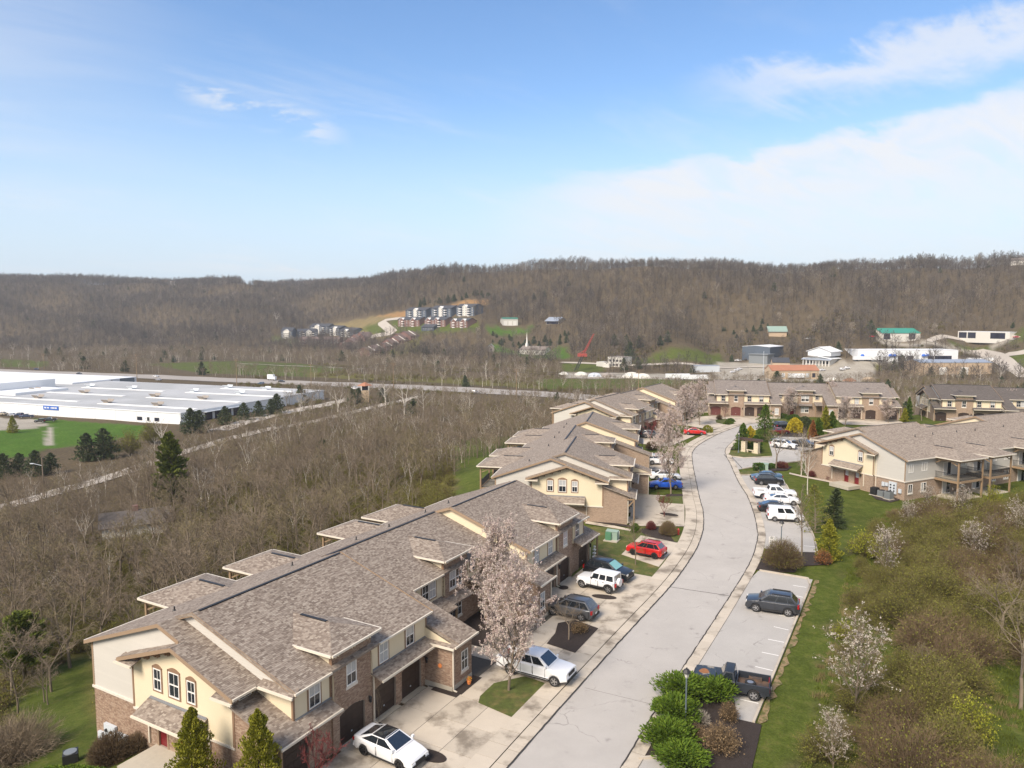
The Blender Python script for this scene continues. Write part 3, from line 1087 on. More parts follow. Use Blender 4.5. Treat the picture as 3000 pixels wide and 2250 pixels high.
class RowHouse:
 def __init__(self, label, n, detail, end_windows=3, rear=True, roofmat='roof', red_units=(), planks=True, balcony_parts=True):
  X, Y, Z, t = BLD[n]
  self.root = thing('row_house', label, 'building', (X, Y, Z), -rad(t), 'buildings of attached houses along the street')
  self.mat = Matrix.Translation((X, Y, Z)) @ Matrix.Rotation(-rad(t), 4, 'Z')
  self.detail = detail
  self.planks = planks
  self.rm = M[roofmat]
  self.sh = Course('shingle', M['shingle'], (0.14, 0.22, 0.30), 0.15, 0.128, 0.004, 0.017, True) if detail else None
  self.br = Course('brick', M['brick'], (0.21, 0.21, 0.21, 0.105), 0.066, 0.076, 0.010, 0.010, False) if detail else None
  self.rear = rear
  self.ends = end_windows
  self.red_units = red_units
  self.make()
  if detail:
   self.sh.finish(self.mat)
   self.br.finish(self.mat)

 # --- walls
 def wall(self, kind, O, ud, loops):
  """loops in (u, z): outer outline first, then openings"""
  r = self.root
  n = Vector(ud).cross(UP)
  O, ud = Vector(O), Vector(ud)
  P = lambda p, d=0.0: O + ud * p[0] + UP * p[1] + n * d
  mb = MB()
  flat = [p for l in loops for p in l]
  tris = tessellate_polygon([[Vector((p[0], p[1], 0)) for p in l] for l in loops])
  back = -0.012 if (self.detail and kind == 'brick_wall') else 0.0
  for tr in tris:
   a, b, c = (P(flat[i], back) for i in tr)
   if (b - a).cross(c - a).dot(n) < 0:
    b, c = c, b
   mb.poly([a, b, c])
  for l in loops[1:]:
   for i in range(len(l)):
    a, b = l[i], l[(i + 1) % len(l)]
    mb.poly([P(a), P(b), P(b, -0.16), P(a, -0.16)])
  m = {'brick_wall': M['mortar'] if self.detail else M['brickwall'], 'siding_wall': M['siding'], 'panel_wall': M['cream'], 'foundation': M['found'], 'gable_panel': M['cream']}[kind]
  w = mb.build(kind, m, r)
  if kind == 'brick_wall' and self.detail:
   self.br.cover(w, O + n * back, ud, UP, n, loops)
  if kind == 'siding_wall' and self.planks:
   for v, spans in rows(loops, 0.17):
    for a, b in spans:
     q = MB()
     p0 = [P((a, v)), P((b, v)), P((b, v), 0.022), P((a, v), 0.022), P((a, v + 0.175), 0.003), P((b, v + 0.175), 0.003)]
     q.v = [tuple(x) for x in p0]
     q.f = [(0, 1, 2, 3), (3, 2, 5, 4), (1, 5, 2), (0, 3, 4)]
     q.mi = [0] * 4
     q.build('siding_plank', M['siding'], w, uv=False)
  return w

 def wx(self, kind, x, poly, sgn=1, holes=()):
  ud = (0, sgn, 0)
  return self.wall(kind, (x, 0, 0), ud, [[(y * sgn, z) for y, z in poly]] + [[(y * sgn, z) for y, z in h] for h in holes])

 def wy(self, kind, y, poly, sgn=-1, holes=()):
  ud = (-sgn, 0, 0)
  return self.wall(kind, (0, y, 0), ud, [[(-sgn * x, z) for x, z in poly]] + [[(-sgn * x, z) for x, z in h] for h in holes])

 def frame(self, axis, c, sgn):
  """returns P(u along wall, z, out) for a wall plane"""
  if axis == 'x':
   return lambda a, z, d: (c + sgn * d, a, z)
  return lambda a, z, d: (a, c + sgn * d, z)

 def fbox(self, mb, P, a0, a1, z0, z1, d0, d1, m=0):
  p, q = P(a0, z0, d0), P(a1, z1, d1)
  mb.box(min(p[0], q[0]), max(p[0], q[0]), min(p[1], q[1]), max(p[1], q[1]), min(p[2], q[2]), max(p[2], q[2]), m)

 def window(self, axis, c, sgn, a, z, w=0.92, h=1.5, surround=True, arch=False, sill=True, style=None, slider=False):
  P = self.frame(axis, c, sgn)
  style = style or RNG.choice(('dark', 'dark', 'half', 'blind') if self.detail else ('half', 'half', 'blind', 'dark'))
  mb = MB()
  f = 0.065
  a0, a1, z0, z1 = a - w / 2, a + w / 2, z, z + h
  self.fbox(mb, P, a0, a0 + f, z0, z1, -0.03, 0.05)
  self.fbox(mb, P, a1 - f, a1, z0, z1, -0.03, 0.05)
  self.fbox(mb, P, a0 + f, a1 - f, z1 - f, z1, -0.03, 0.05)
  self.fbox(mb, P, a0 + f, a1 - f, z0, z0 + f, -0.03, 0.05)
  if slider:
   self.fbox(mb, P, a - f / 2, a + f / 2, z0 + f, z1 - f, -0.03, 0.042)
  else:
   zm = z + h * 0.5
   self.fbox(mb, P, a0 + f, a1 - f, zm - f / 2, zm + f / 2, -0.03, 0.042)
   self.fbox(mb, P, a - 0.014, a + 0.014, zm + f / 2, z1 - f, -0.01, 0.03)
   self.fbox(mb, P, a - 0.014, a + 0.014, z0 + f, zm - f / 2, -0.01, 0.03)
  o = mb.build('window', M['white'], self.root, uv=False)
  if slider:
   parts = ((a0 + f, a - f / 2, z0 + f, z1 - f, 'dark'), (a + f / 2, a1 - f, z0 + f, z1 - f, RNG.choice(('dark', 'blind'))))
  else:
   up = 'blind' if style in ('half', 'blind') else 'dark'
   lo = 'blind' if style == 'blind' else 'dark'
   parts = ((a0 + f, a1 - f, zm + f / 2, z1 - f, up), (a0 + f, a1 - f, z0 + f, zm - f / 2, lo))
  for b0, b1, y0, y1, st in parts:
   q = MB()
   self.fbox(q, P, b0, b1, y0, y1, -0.03, 0.004)
   q.build('pane', M['glass'] if st == 'dark' else M['blind'], o, uv=False)
  if surround:
   q = MB()
   t = 0.11
   self.fbox(q, P, a0 - t, a0 - 0.002, z0 - t, z1 + t, -0.02, 0.036)
   self.fbox(q, P, a1 + 0.002, a1 + t, z0 - t, z1 + t, -0.02, 0.036)
   self.fbox(q, P, a0 - 0.002, a1 + 0.002, z0 - t, z0 - 0.002, -0.02, 0.036)
   if arch:
    n = 8
    pts = [(a0 - t + (w + 2 * t) * k / n, z1 + 0.10 + 0.20 * math.sin(math.pi * k / n)) for k in range(n + 1)]
    for k in range(n):
     p, p2 = pts[k], pts[k + 1]
     q.poly([P(p[0], z1 + 0.002, 0.036), P(p2[0], z1 + 0.002, 0.036), P(p2[0], p2[1], 0.036), P(p[0], p[1], 0.036)][::(-1 if (axis == 'x') == (sgn < 0) else 1)])
     q.poly([P(p[0], p[1], 0.036), P(p2[0], p2[1], 0.036), P(p2[0], p2[1], -0.02), P(p[0], p[1], -0.02)])
   else:
    self.fbox(q, P, a0 - 0.002, a1 + 0.002, z1 + 0.002, z1 + t, -0.02, 0.036)
   q.build('surround', M['dtrim'], o, uv=False)
  elif sill:
   q = MB()
   self.fbox(q, P, a0 - 0.07, a1 + 0.07, z0 - 0.19, z0 - 0.005, -0.02, 0.075)
   q.build('sill', M['stone'], o)
   if arch:
    q = MB()
    n = 13
    for k in range(n):
     t0 = math.pi * (0.16 + 0.68 * k / n)
     t1 = math.pi * (0.16 + 0.68 * (k + 0.86) / n)
     R0, R1 = w * 0.60, w * 0.60 + 0.23
     zc_ = z1 - w * 0.28
     a_ = [(a - R * math.cos(t), zc_ + R * math.sin(t)) for R, t in ((R0, t0), (R1, t0), (R1, t1), (R0, t1))]
     q.poly([P(*p, 0.028) for p in a_][::(1 if (axis == 'x') == (sgn < 0) else -1)])
     for i in range(4):
      q.poly([P(*a_[i], 0.028), P(*a_[(i + 1) % 4], 0.028), P(*a_[(i + 1) % 4], -0.02), P(*a_[i], -0.02)])
    q.build('brick_arch', M['brick'] if self.detail else M['brickwall'], o)
  return o

 def garage(self, c, y0, y1, h=2.12, red=False):
  """overhead door behind an arched opening in the front wall; returns the opening outline"""
  n = 10
  op = [(y0, 0.0), (y1, 0.0)] + [(y1 - (y1 - y0) * k / n, h + 0.24 * math.sin(math.pi * k / n)) for k in range(n + 1)]
  m = M['garage_red' if red else 'garage']
  mb = MB()
  mb.box(c - 0.22, c - 0.17, y0 - 0.02, y1 + 0.02, 0.0, h + 0.26)
  d = mb.build('garage_door', m, self.root)
  ph = (h + 0.2) / 4
  for k in range(4):
   q = MB()
   q.box(c - 0.17, c - 0.145, y0, y1, k * ph + 0.012, (k + 1) * ph - 0.012)
   for j in range(4):
    w = (y1 - y0) / 4
    q.box(c - 0.145, c - 0.132, y0 + j * w + 0.08, y0 + (j + 1) * w - 0.08, k * ph + 0.10, (k + 1) * ph - 0.10)
   q.build('door_panel', m, d)
  q = MB()
  q.box(c - 0.13, c - 0.10, (y0 + y1) / 2 - 0.05, (y0 + y1) / 2 + 0.05, ph * 0.9, ph * 1.05)
  q.build('handle', M['box'], d)
  q = MB()
  q.box(c - 0.15, c + 0.35, y0 - 0.15, y1 + 0.15, -0.05, 0.025)
  q.build('threshold', M['found'], d)
  return op

 # --- roofs
 def roof(self, part, polys, th=0.17):
  """polys: [(plan points, (ax, ay, c))] with z = c + ax x + ay y"""
  mb = MB()
  o = None
  for pts, (ax, ay, c) in polys:
   top = [(x, y, c + ax * x + ay * y) for x, y in pts]
   a = sum(pts[k][0] * pts[(k + 1) % len(pts)][1] - pts[(k + 1) % len(pts)][0] * pts[k][1] for k in range(len(pts)))
   if a < 0:
    top = top[::-1]
   bot = [(x, y, z - th) for x, y, z in top]
   mb.poly(top)
   mb.poly(bot[::-1])
   for k in range(len(top)):
    k2 = (k + 1) % len(top)
    mb.poly([bot[k], bot[k2], top[k2], top[k]])
  o = mb.build(part, self.rm, self.root)
  if self.detail:
   for pts, (ax, ay, c) in polys:
    gl = math.sqrt(ax * ax + ay * ay)
    hx, hy = ax / gl, ay / gl
    g = Vector((hx, hy, gl)).normalized()
    e = Vector((hy, -hx, 0))
    n = e.cross(g)
    if n.z < 0:
     e, n = -e, -n
    o0 = Vector((pts[0][0], pts[0][1], c + ax * pts[0][0] + ay * pts[0][1]))
    loop = []
    for x, y in pts:
     d = Vector((x, y, c + ax * x + ay * y)) - o0
     loop.append((d.dot(e), d.dot(g)))
    self.sh.cover(o, o0, e, g, n, [loop])
  return o

 def part(self, name, mat, fn, parent=None, uv=True, smooth=False):
  mb = MB()
  fn(mb)
  return mb.build(name, M[mat], parent or self.root, uv=uv, smooth=smooth)

 def gutter_x(self, x, y0, y1, z):
  """gutter along an eave that runs in y, hung outside x"""
  s = 1 if x > -8 else -1

  def f(mb):
   mb.box(min(x, x + s * 0.11), max(x, x + s * 0.11), y0, y1, z - 0.13, z + 0.005)
  self.part('gutter', 'gutter', f)

 def gutter_y(self, y, x0, x1, z, s):
  self.part('gutter', 'gutter', lambda mb: mb.box(x0, x1, min(y, y + s * 0.11), max(y, y + s * 0.11), z - 0.13, z + 0.005))

 def rake(self, pts, mat='trim', w=0.05, h=0.26):
  """barge boards along sloping edges, in a y plane: pts (x, y, z) consecutive"""
  def f(mb):
   for p, q in zip(pts, pts[1:]):
    p, q = Vector(p), Vector(q)
    s = Vector((0, w, 0))
    mb.obox(p - s / 2 - UP * h, q - p, s, UP * h)
  self.part('barge_board', mat, f)

 def pipe(self, x, y, z0, z1, kick=None):
  def f(mb):
   mb.box(x - 0.045, x + 0.045, y - 0.045, y + 0.045, z0, z1)
   if kick:
    mb.bar((x, y, z0 + 0.05), (x + kick[0], y + kick[1], z0 - 0.02), 0.09, 0.07)
  self.part('downspout', 'gutter', f)

 def make(self):
  r = self.root
  fr = lambda xe, ze: (-SL, 0, ze + SL * xe)
  zf = lambda x, xe=0.45, ze=5.55: ze + SL * (xe - x)
  zr = lambda x: 5.15 + SR * (x + 17.8)
  zE = lambda x: 5.4 + SL * (-2.4 - x)
  REAR = (SR, 0, 5.15 + SR * 17.8)
  CY = 17.2
  mir = lambda y: 2 * CY - y
  RX, MX, EX = -8.30, -10.06, -9.90
  A0, A1 = -3.95, 9.45
  B0, B1 = mir(A1), mir(A0)
  E0, E1 = -5.2, mir(-5.2)
  fA, fM, fE = fr(0.45, 5.55), fr(-3.15, 5.55), fr(-2.4, 5.4)
  # main roof: two high wings, a lower middle and a low bay at each end; the middle slope runs on down over the entry wings
  W0, W1 = 11.95, mir(11.95)
  polys = [
   ([(RX, A0), (0.45, A0), (0.45, A1), (RX, A1)], fA), ([(-17.8, A0), (RX, A0), (RX, A1), (-17.8, A1)], REAR),
   ([(MX, 9.31), (2.8, 9.31), (2.8, W0), (-3.15, W0), (-3.15, W1), (2.8, W1), (2.8, mir(9.31)), (MX, mir(9.31))], fM),
   ([(-17.8, A1), (MX, A1), (MX, B0), (-17.8, B0)], REAR),
   ([(RX, B0), (0.45, B0), (0.45, B1), (RX, B1)], fA), ([(-17.8, B0), (RX, B0), (RX, B1), (-17.8, B1)], REAR),
  ]
  for y_in, y_out, yg in ((A0, E0, -5.95), (B1, E1, mir(-5.95))):
   yi2 = y_in + (0.28 if yg < 0 else -0.28)
   polys += [([(EX, y_out), (-7.7, y_out), (-7.7, yg), (-2.4, yg), (-2.4, yi2), (EX, yi2)], fE),
     ([(-17.8, y_out), (EX, y_out), (EX, y_in), (-17.8, y_in)], REAR),
     ([(-13.0, yg), (-7.7, yg), (-7.7, y_out + (0.25 if yg < 0 else -0.25)), (-13.0, y_out + (0.25 if yg < 0 else -0.25))], (SL, 0, 5.4 + SL * 13.0))]
  self.roof('roof', polys)
  # pent strips that run under the stepped slope at each end, in front of the high wing's side wall
  pent = []
  for y0, y1 in ((-4.15, -3.6), (mir(-4.15), mir(-3.6))):
   lo, hi = min(y0, y1), max(y0, y1)
   s = 1 if y0 < 17 else -1
   pent.append(([(-2.42, lo), (0.45, lo), (0.45, hi), (-2.42, hi)], (0, s * 0.45, 5.40 - s * 0.45 * y0)))
  # lower pent roofs over the garages
  lowp = fr(1.05, 3.3)
  for f_ in (lambda y: y, mir):
   for y0, y1, xb in ((-5.65, -3.6, -3.1), (-3.6, -0.75, -0.02), (3.0, 9.2, -0.02)):
    lo, hi = min(f_(y0), f_(y1)), max(f_(y0), f_(y1))
    pent.append(([(xb, lo), (1.05, lo), (1.05, hi), (xb, hi)], lowp))
  for p_ in pent:
   self.roof('pent_roof', [p_], 0.12)
  # towers: hip roofs dying into the slope behind
  for yc, xw, base in ((1.22, 0.12, 0.45), (mir(1.22), 0.12, 0.45), (18.5, -3.48, -3.15)):
   hw = 2.28
   xe, ze = xw + 0.45, 6.6
   zt = ze + SL * hw
   xb = base - (zt - 5.55) / SL
   xs = base - (ze - 5.55) / SL
   self.roof('tower_roof', [
    ([(xe, yc - hw), (xe, yc + hw), (xe - hw, yc)], (-SL, 0, ze + SL * xe)),
    ([(xe, yc - hw), (xe - hw, yc), (xb, yc), (xs, yc - hw)], (0, SL, ze - SL * (yc - hw))),
    ([(xe, yc + hw), (xs, yc + hw), (xb, yc), (xe - hw, yc)], (0, -SL, ze + SL * (yc + hw)))], 0.14)
   self.part('ridge_vent', 'dark', lambda mb: mb.box(xb + 0.7, xe - hw - 0.25, yc - 0.10, yc + 0.10, zt - 0.03, zt + 0.045))
   self.gutter_x(xe, yc - hw, yc + hw, ze)
   for s in (-1, 1):
    self.gutter_y(yc + s * hw, xs, xe, ze, s)
   # paired brackets under the eave
   def f(mb):
    for yy in (-1.62, -1.38, -0.12, 0.12, 1.38, 1.62):
     mb.box(xw + 0.01, xw + 0.34, yc + yy - 0.05, yc + yy + 0.05, ze - 0.30, ze - 0.14)
     mb.box(xw + 0.01, xw + 0.17, yc + yy - 0.05, yc + yy + 0.05, ze - 0.48, ze - 0.30)
   self.part('eave_brackets', 'cream', f)['kind'] = 'stuff'
   self.part('frieze_board', 'cream', lambda mb: mb.box(xw - 0.05, xw + 0.012, yc - 1.8, yc + 1.8, 6.08, 6.46))
   for s in (-1, 1):
    yy = yc + s * 1.8
    self.wy('panel_wall', yy, [(xw, 3.4), (xw, 6.46), (base - (6.46 - 5.45) / SL, 6.46), (base - 0.2, 5.0), (base - 0.2, 3.4)], s)
    self.part('corner_board', 'dtrim', lambda mb: mb.box(xw - 0.22, xw + 0.004, yy - 0.012 + s * 0.012, yy + 0.012 + s * 0.012, 5.0, 6.46))
  # ridge vents, plumbing stacks
  for y0, y1, x, z in ((A0 + 0.5, A1 - 0.2, RX, zf(RX)), (A1 + 0.3, B0 - 0.3, MX, zr(MX)), (B0 + 0.2, B1 - 0.5, RX, zf(RX))):
   self.part('ridge_vent', 'dark', lambda mb: mb.box(x - 0.02, x + 0.17, y0, y1, z - 0.06, z + 0.035))
   self.part('ridge_cap', 'shingle' if self.detail else 'roof', lambda mb: mb.box(x - 0.16, x - 0.021, y0 - 0.4, y1 + 0.2, z - 0.07, z + 0.03))
  for y, x in ((-1.5, -13.4), (8.2, -12.2), (16.0, -12.4), (20.5, -12.3), (26.2, -12.2), (30.5, -12.3)):
   z = zr(x)
   def f(mb):
    mb.tube((x, y, z - 0.05), (x, y, z + 0.34), 0.05, 0.05, 8)
    mb.lathe([(0.14, 0.0), (0.07, 0.12)], 8, (x, y, z + 0.01))
   self.part('vent_pipe', 'dark', f)
  # side walls of the high wings
  for y, s in ((-3.65, -1), (9.3, 1), (mir(9.3), -1), (mir(-3.65), 1)):
   k = 'siding_wall' if s * (y - CY) > 0 and abs(y - CY) > 15 else 'gable_panel'
   end = k == 'siding_wall'
   if end:
    self.wy('siding_wall', y, [(-9.6, 7.5), (-2.4, 5.15), (0.0, 5.15), (0.0, 5.52), (RX, zf(RX) - 0.12), (-9.95, zr(-9.95) - 0.12)], s)
    self.wy('panel_wall', y, [(-3.1, 3.0), (0, 3.0), (0, 5.148), (-3.1, 5.148)], s)
   else:
    self.wy('gable_panel', y, [(MX - 0.4, 7.0), (-3.0, 5.0), (-3.0, 3.4), (0.0, 3.4), (0.0, 5.5), (RX, zf(RX) - 0.12), (MX - 0.4, zr(MX - 0.4) - 0.12)], s)
   yy = y + s * 0.26
   self.rake([(0.5, yy, zf(0.5) + 0.02), (RX, yy, zf(RX) + 0.02), ((-9.95 if end else -10.3), yy, zr(-9.95 if end else -10.3) + 0.02)], 'trim')
  # ------------------------------------------------ front, unit by unit (near wing, then its mirror image)
  for f_, red in ((lambda y: y, 0), (mir, 1)):
   def span(a, b):
    a, b = f_(a), f_(b)
    return min(a, b), max(a, b)

   def rect(a, b, z0, z1):
    a, b = span(a, b)
    return [(a, z0), (b, z0), (b, z1), (a, z1)]
   rd = red in self.red_units
   g = [self.garage(0.0, *span(-4.95, -2.55), red=rd), self.garage(0.12, *span(0.0, 2.35), red=rd), self.garage(0.0, *span(3.4, 5.72)), self.garage(0.0, *span(6.4, 8.66))]
   self.wx('brick_wall', 0.0, rect(-5.3, -0.6, -0.3, 3.42), 1, [g[0]])
   self.wx('brick_wall', 0.12, rect(-0.6, 3.05, -0.3, 6.08), 1, [g[1], rect(0.68, 1.62, 3.72, 5.22)])
   for yy in (-0.6, 3.05):
    s = -1 if f_(yy) < f_(1.2) else 1
    self.wy('brick_wall', f_(yy), [(-0.02, 0), (0.12, 0), (0.12, 6.08), (-0.02, 6.08)], s)
   self.wx('brick_wall', 0.0, rect(3.05, 9.3, -0.3, 3.42), 1, [g[2], g[3]])
   self.wx('panel_wall', 0.0, rect(-3.65, -0.6, 3.42, 5.5), 1)
   self.wx('panel_wall', 0.0, rect(3.05, 9.3, 3.42, 5.5), 1)
   self.window('x', 0.0, 1, f_(-2.0), 3.74, 0.95, 1.45)
   self.window('x', 0.08, 1, f_(1.15), 3.72, 0.94, 1.5, surround=False, arch=True, sill=True)
   self.window('x', 0.0, 1, f_(4.45), 3.74, 0.95, 1.45)
   self.window('x', 0.0, 1, f_(7.35), 3.74, 0.95, 1.45)
   for yy in (-3.65, 9.3):
    a = f_(yy)
    self.part('corner_board', 'dtrim', lambda mb: mb.box(-0.12, 0.025, a - 0.07, a + 0.07, 3.4, 5.5))
   for yy in (-0.68, 3.13):
    a = f_(yy)
    self.part('corner_board', 'dtrim', lambda mb: mb.box(0.0, 0.03, a - 0.05, a + 0.05, 3.6, 5.5))
   a, b = span(-3.6, 9.3)
   self.part('frieze_board', 'dtrim', lambda mb: mb.box(0.001, 0.028, *span(-3.58, -0.74), 5.30, 5.5))
   self.part('frieze_board', 'dtrim', lambda mb: mb.box(0.001, 0.028, *span(3.19, 9.22), 5.30, 5.5))
   self.gutter_x(0.45, *span(-4.0, -1.0), 5.55)
   self.gutter_x(0.45, *span(3.5, 9.45), 5.55)
   self.gutter_x(1.05, *span(-5.65, -0.75), 3.3)
   self.gutter_x(1.05, *span(3.0, 9.2), 3.3)
   self.part('flashing', 'flash', lambda mb: (mb.obox((0.005, span(-3.6, -0.62)[0], 3.64), (0.10, 0, -0.034), (0, abs(-0.62 + 3.6), 0), (0, 0, 0.05)),
             mb.obox((0.005, span(3.07, 9.2)[0], 3.64), (0.10, 0, -0.034), (0, 6.13, 0), (0, 0, 0.05))))
   self.pipe(0.16, f_(2.72) + 0.5 * (1 if f_(1) < 17 else -1), 0.12, 3.3, (0.35, 0))
   # wall lanterns
   for yy in (2.75, 9.0, -5.1):
    a = f_(yy)
    def lf(mb):
     mb.lathe([(0.05, 0.0), (0.09, 0.05), (0.10, 0.30), (0.13, 0.33), (0.03, 0.45)], 6, (0.26, a, 1.75))
     mb.box(0.0, 0.2, a - 0.03, a + 0.03, 2.14, 2.18)
    self.part('wall_lantern', 'dark', lf)
   # ---- entry wing, one storey, under the long middle slope
   s_in = 1 if f_(9.3) < CY else -1
   y0, y1 = span(9.15, 11.75)
   self.wx('brick_wall', 2.4, [(y0, -0.3), (y1, -0.3), (y1, 3.42), (y0, 3.42)], 1, [rect(10.35, 11.25, 1.0, 2.5)])
   self.window('x', 2.36, 1, f_(10.8), 1.0, 0.9, 1.5, surround=False, sill=True)
   zw = lambda x: 5.55 + SL * (-3.15 - x)
   self.wy('brick_wall', f_(9.15), [(0, -0.3), (2.4, -0.3), (2.4, 3.42), (0, 3.42)], -s_in)
   self.wy('gable_panel', f_(9.15), [(0, 3.42), (2.4, 3.42), (2.4, zw(2.4) - 0.1), (0, zw(0) - 0.1)], -s_in)
   self.wy('brick_wall', f_(11.75), [(-3.6, -0.3), (2.4, -0.3), (2.4, zw(2.4) - 0.15), (-3.6, zw(-3.6) - 0.15)], s_in)
   lo, hi = span(8.85, 9.16)
   self.roof('wing_roof', [([(0.05, lo), (2.8, lo), (2.8, hi), (0.05, hi)], (0, 0.5 * s_in, 3.42 - 0.5 * s_in * (lo if s_in > 0 else hi)))], 0.08)
   self.gutter_y(f_(8.85), 0.05, 2.8, 3.42, -s_in)
   self.gutter_x(2.8, *span(8.9, 12.0), 3.52)
   self.pipe(2.46, f_(9.2), 0.08, 3.4, (0.3, 0))
   self.rake([(2.8, f_(9.42), zw(2.8) + 0.02), (0.05, f_(9.42), zw(0.05) + 0.02)], 'trim', 0.05, 0.2)
   self.part('foundation', 'found', lambda mb: (mb.box(0.0, 2.43, min(f_(9.15) - s_in * 0.03, f_(9.15)), max(f_(9.15) - s_in * 0.03, f_(9.15)), -0.3, 0.36), mb.box(2.4, 2.43, y0 - 0.03, y1, -0.3, 0.36)))
   # ---- low end bay and its cream gable
   s = -1 if f_(-6) < CY else 1
   Y = f_(-5.3)
   Ys = f_(-4.95)
   z0 = -3.4
   self.wy('siding_wall', Ys, [(-17.4, 2.0), (-12.45, 2.0), (-12.45, 5.45), (-7.7, 7.0), (EX, zE(EX) - 0.10), (-17.4, zr(-17.4) - 0.12)], s)
   self.wy('brick_wall', Ys, [(-17.4, z0), (-12.5, z0), (-12.5, 1.86), (-17.4, 1.86)], s)
   self.part('stone_ledge', 'stone', lambda mb: mb.box(-17.48, -12.5, min(Ys, Ys + s * 0.09), max(Ys, Ys + s * 0.09), 1.86, 2.02))
   self.part('corner_board', 'trim', lambda mb: mb.box(-17.43, -17.26, min(Ys, Ys + s * 0.035), max(Ys, Ys + s * 0.035), 2.02, 5.1))
   self.wy('panel_wall', Y, [(-12.5, 1.98), (-3.05, 1.98), (-3.05, 5.48), (-7.7, 7.08), (-12.5, 5.45)], s)
   self.part('stone_ledge', 'stone', lambda mb: mb.box(-12.5, -3.05, min(Y, Y + s * 0.07), max(Y, Y + s * 0.07), 1.84, 1.98))
   self.part('corner_board', 'dtrim', lambda mb: (mb.box(-12.53, -12.38, min(Y, Y + s * 0.03), max(Y, Y + s * 0.03), 1.98, 5.4), mb.box(-3.2, -3.03, min(Y, Y + s * 0.03), max(Y, Y + s * 0.03), 1.98, 5.3)))
   self.wx('panel_wall', -12.5, [(min(Y, Ys), 2.0), (max(Y, Ys), 2.0), (max(Y, Ys), 5.45), (min(Y, Ys), 5.45)], -1)
   d0, d1 = (-10.15, -9.2), (-8.3, -7.35)
   hole = lambda d: [(d[0], 0.02), (d[1], 0.02), (d[1], 2.1), (d[0], 2.1)]
   self.wy('brick_wall', Y, [(-12.5, z0), (0.0, z0), (0.0, 3.5), (-3.05, 4.5), (-3.05, 1.84), (-7.2, 1.84), (-7.2, 2.3), (-10.3, 2.3), (-10.3, 1.84), (-12.5, 1.84)], s, [hole(d0), hole(d1)])
   self.wx('brick_wall', -12.5, [(min(Y, Ys), z0), (max(Y, Ys), z0), (max(Y, Ys), 1.9), (min(Y, Ys), 1.9)], -1)
   for k_, d in enumerate((d0, d1)):
    yb = Y - s * 0.16
    q = MB()
    q.box(d[0] + 0.05, d[1] - 0.05, min(yb, yb + s * 0.05), max(yb, yb + s * 0.05), 0.03, 2.05)
    for zz in ((0.2, 0.85),):
     q.box(d[0] + 0.17, d[1] - 0.17, min(yb + s * 0.05, yb + s * 0.062), max(yb + s * 0.05, yb + s * 0.062), *zz)
    dr = q.build('front_door', M['red_door'], r)
    q = MB()
    q.box(d[0] + 0.2, d[1] - 0.2, min(yb, yb + s * 0.06), max(yb, yb + s * 0.06), 1.05, 1.85)
    q.build('pane', M['blind'], dr)
    q = MB()
    for x in (d[0], d[1]):
     q.box(x - 0.07, x + 0.07, min(Y - s * 0.1, Y + s * 0.03), max(Y - s * 0.1, Y + s * 0.03), 0.02, 2.16)
    q.box(d[0] + 0.07, d[1] - 0.07, min(Y - s * 0.1, Y + s * 0.03), max(Y - s * 0.1, Y + s * 0.03), 2.08, 2.16)
    q.build('door_frame', M['trim'], dr)
   xs_ = (-9.95, -8.35, -6.75) if self.ends == 3 else (-10.2, -4.9)
   for i, x in enumerate(xs_):
    big = self.ends == 3 and i == 1
    self.window('y', Y, s, x, 3.62 if big else 3.68, 0.98 if big else 0.74, 1.60 if big else 1.42, arch=True, style='dark' if self.detail else 'half')
   # gable barge boards, returns, brackets
   yg = f_(-5.97)
   self.rake([(-13.05, yg, 5.38), (-7.7, yg, zE(-7.7) + 0.02), (-2.35, yg, 5.38)], 'trim', 0.06, 0.24)
   self.rake([(-17.85, f_(-5.22), 5.14), (EX, f_(-5.22), zE(EX) + 0.02), (-7.9, f_(-5.22), zE(-7.9) + 0.02)], 'trim', 0.06, 0.24)
   def brk(mb):
    for k in range(9):
     x = -11.8 + k * 1.02
     z = 5.4 + SL * (min(x, -15.4 - x) + 13.0) - 0.22
     for dxx in (-0.11, 0.11):
      mb.box(x + dxx - 0.045, x + dxx + 0.045, min(Y, Y + s * 0.42), max(Y, Y + s * 0.42), z - 0.16, z)
      mb.box(x + dxx - 0.045, x + dxx + 0.045, min(Y, Y + s * 0.2), max(Y, Y + s * 0.2), z - 0.34, z - 0.16)
   self.part('eave_brackets', 'dtrim', brk)['kind'] = 'stuff'
   def frz(mb):
    for x0, x1 in ((-12.5, -7.7), (-7.7, -3.05)):
     za = 5.4 + SL * (min(x0, -15.4 - x0) + 13.0) - 0.20
     zb = 5.4 + SL * (min(x1, -15.4 - x1) + 13.0) - 0.20
     mb.obox((x0, Y + s * 0.002, za - 0.26), (x1 - x0, 0, zb - za), (0, s * 0.03, 0), (0, 0, 0.26))
   self.part('frieze_board', 'trim', frz)
   lo, hi = min(f_(-6.0), f_(-5.3)), max(f_(-6.0), f_(-5.3))
   self.roof('gable_return', [([(-13.2, lo), (-11.5, lo), (-11.5, hi), (-13.2, hi)], (0, -s * 0.35, 5.17 + s * 0.35 * f_(-6.0))), ([(-4.1, lo), (-2.35, lo), (-2.35, hi), (-4.1, hi)], (0, -s * 0.35, 5.15 + s * 0.35 * f_(-6.0)))], 0.06)
   self.gutter_y(f_(-6.0), -13.2, -11.5, 5.17, s)
   self.gutter_y(f_(-6.0), -4.1, -2.35, 5.15, s)
   self.gutter_x(-2.4, *span(-5.95, -4.15), 5.4)
   self.gutter_y(f_(-4.15), -2.4, 0.5, 5.4, s)
   self.wx('panel_wall', -3.05, rect(-5.3, -3.65, 4.3, 5.4), 1)
   self.window('x', -3.05, 1, f_(-4.5), 4.66, 0.95, 0.58)
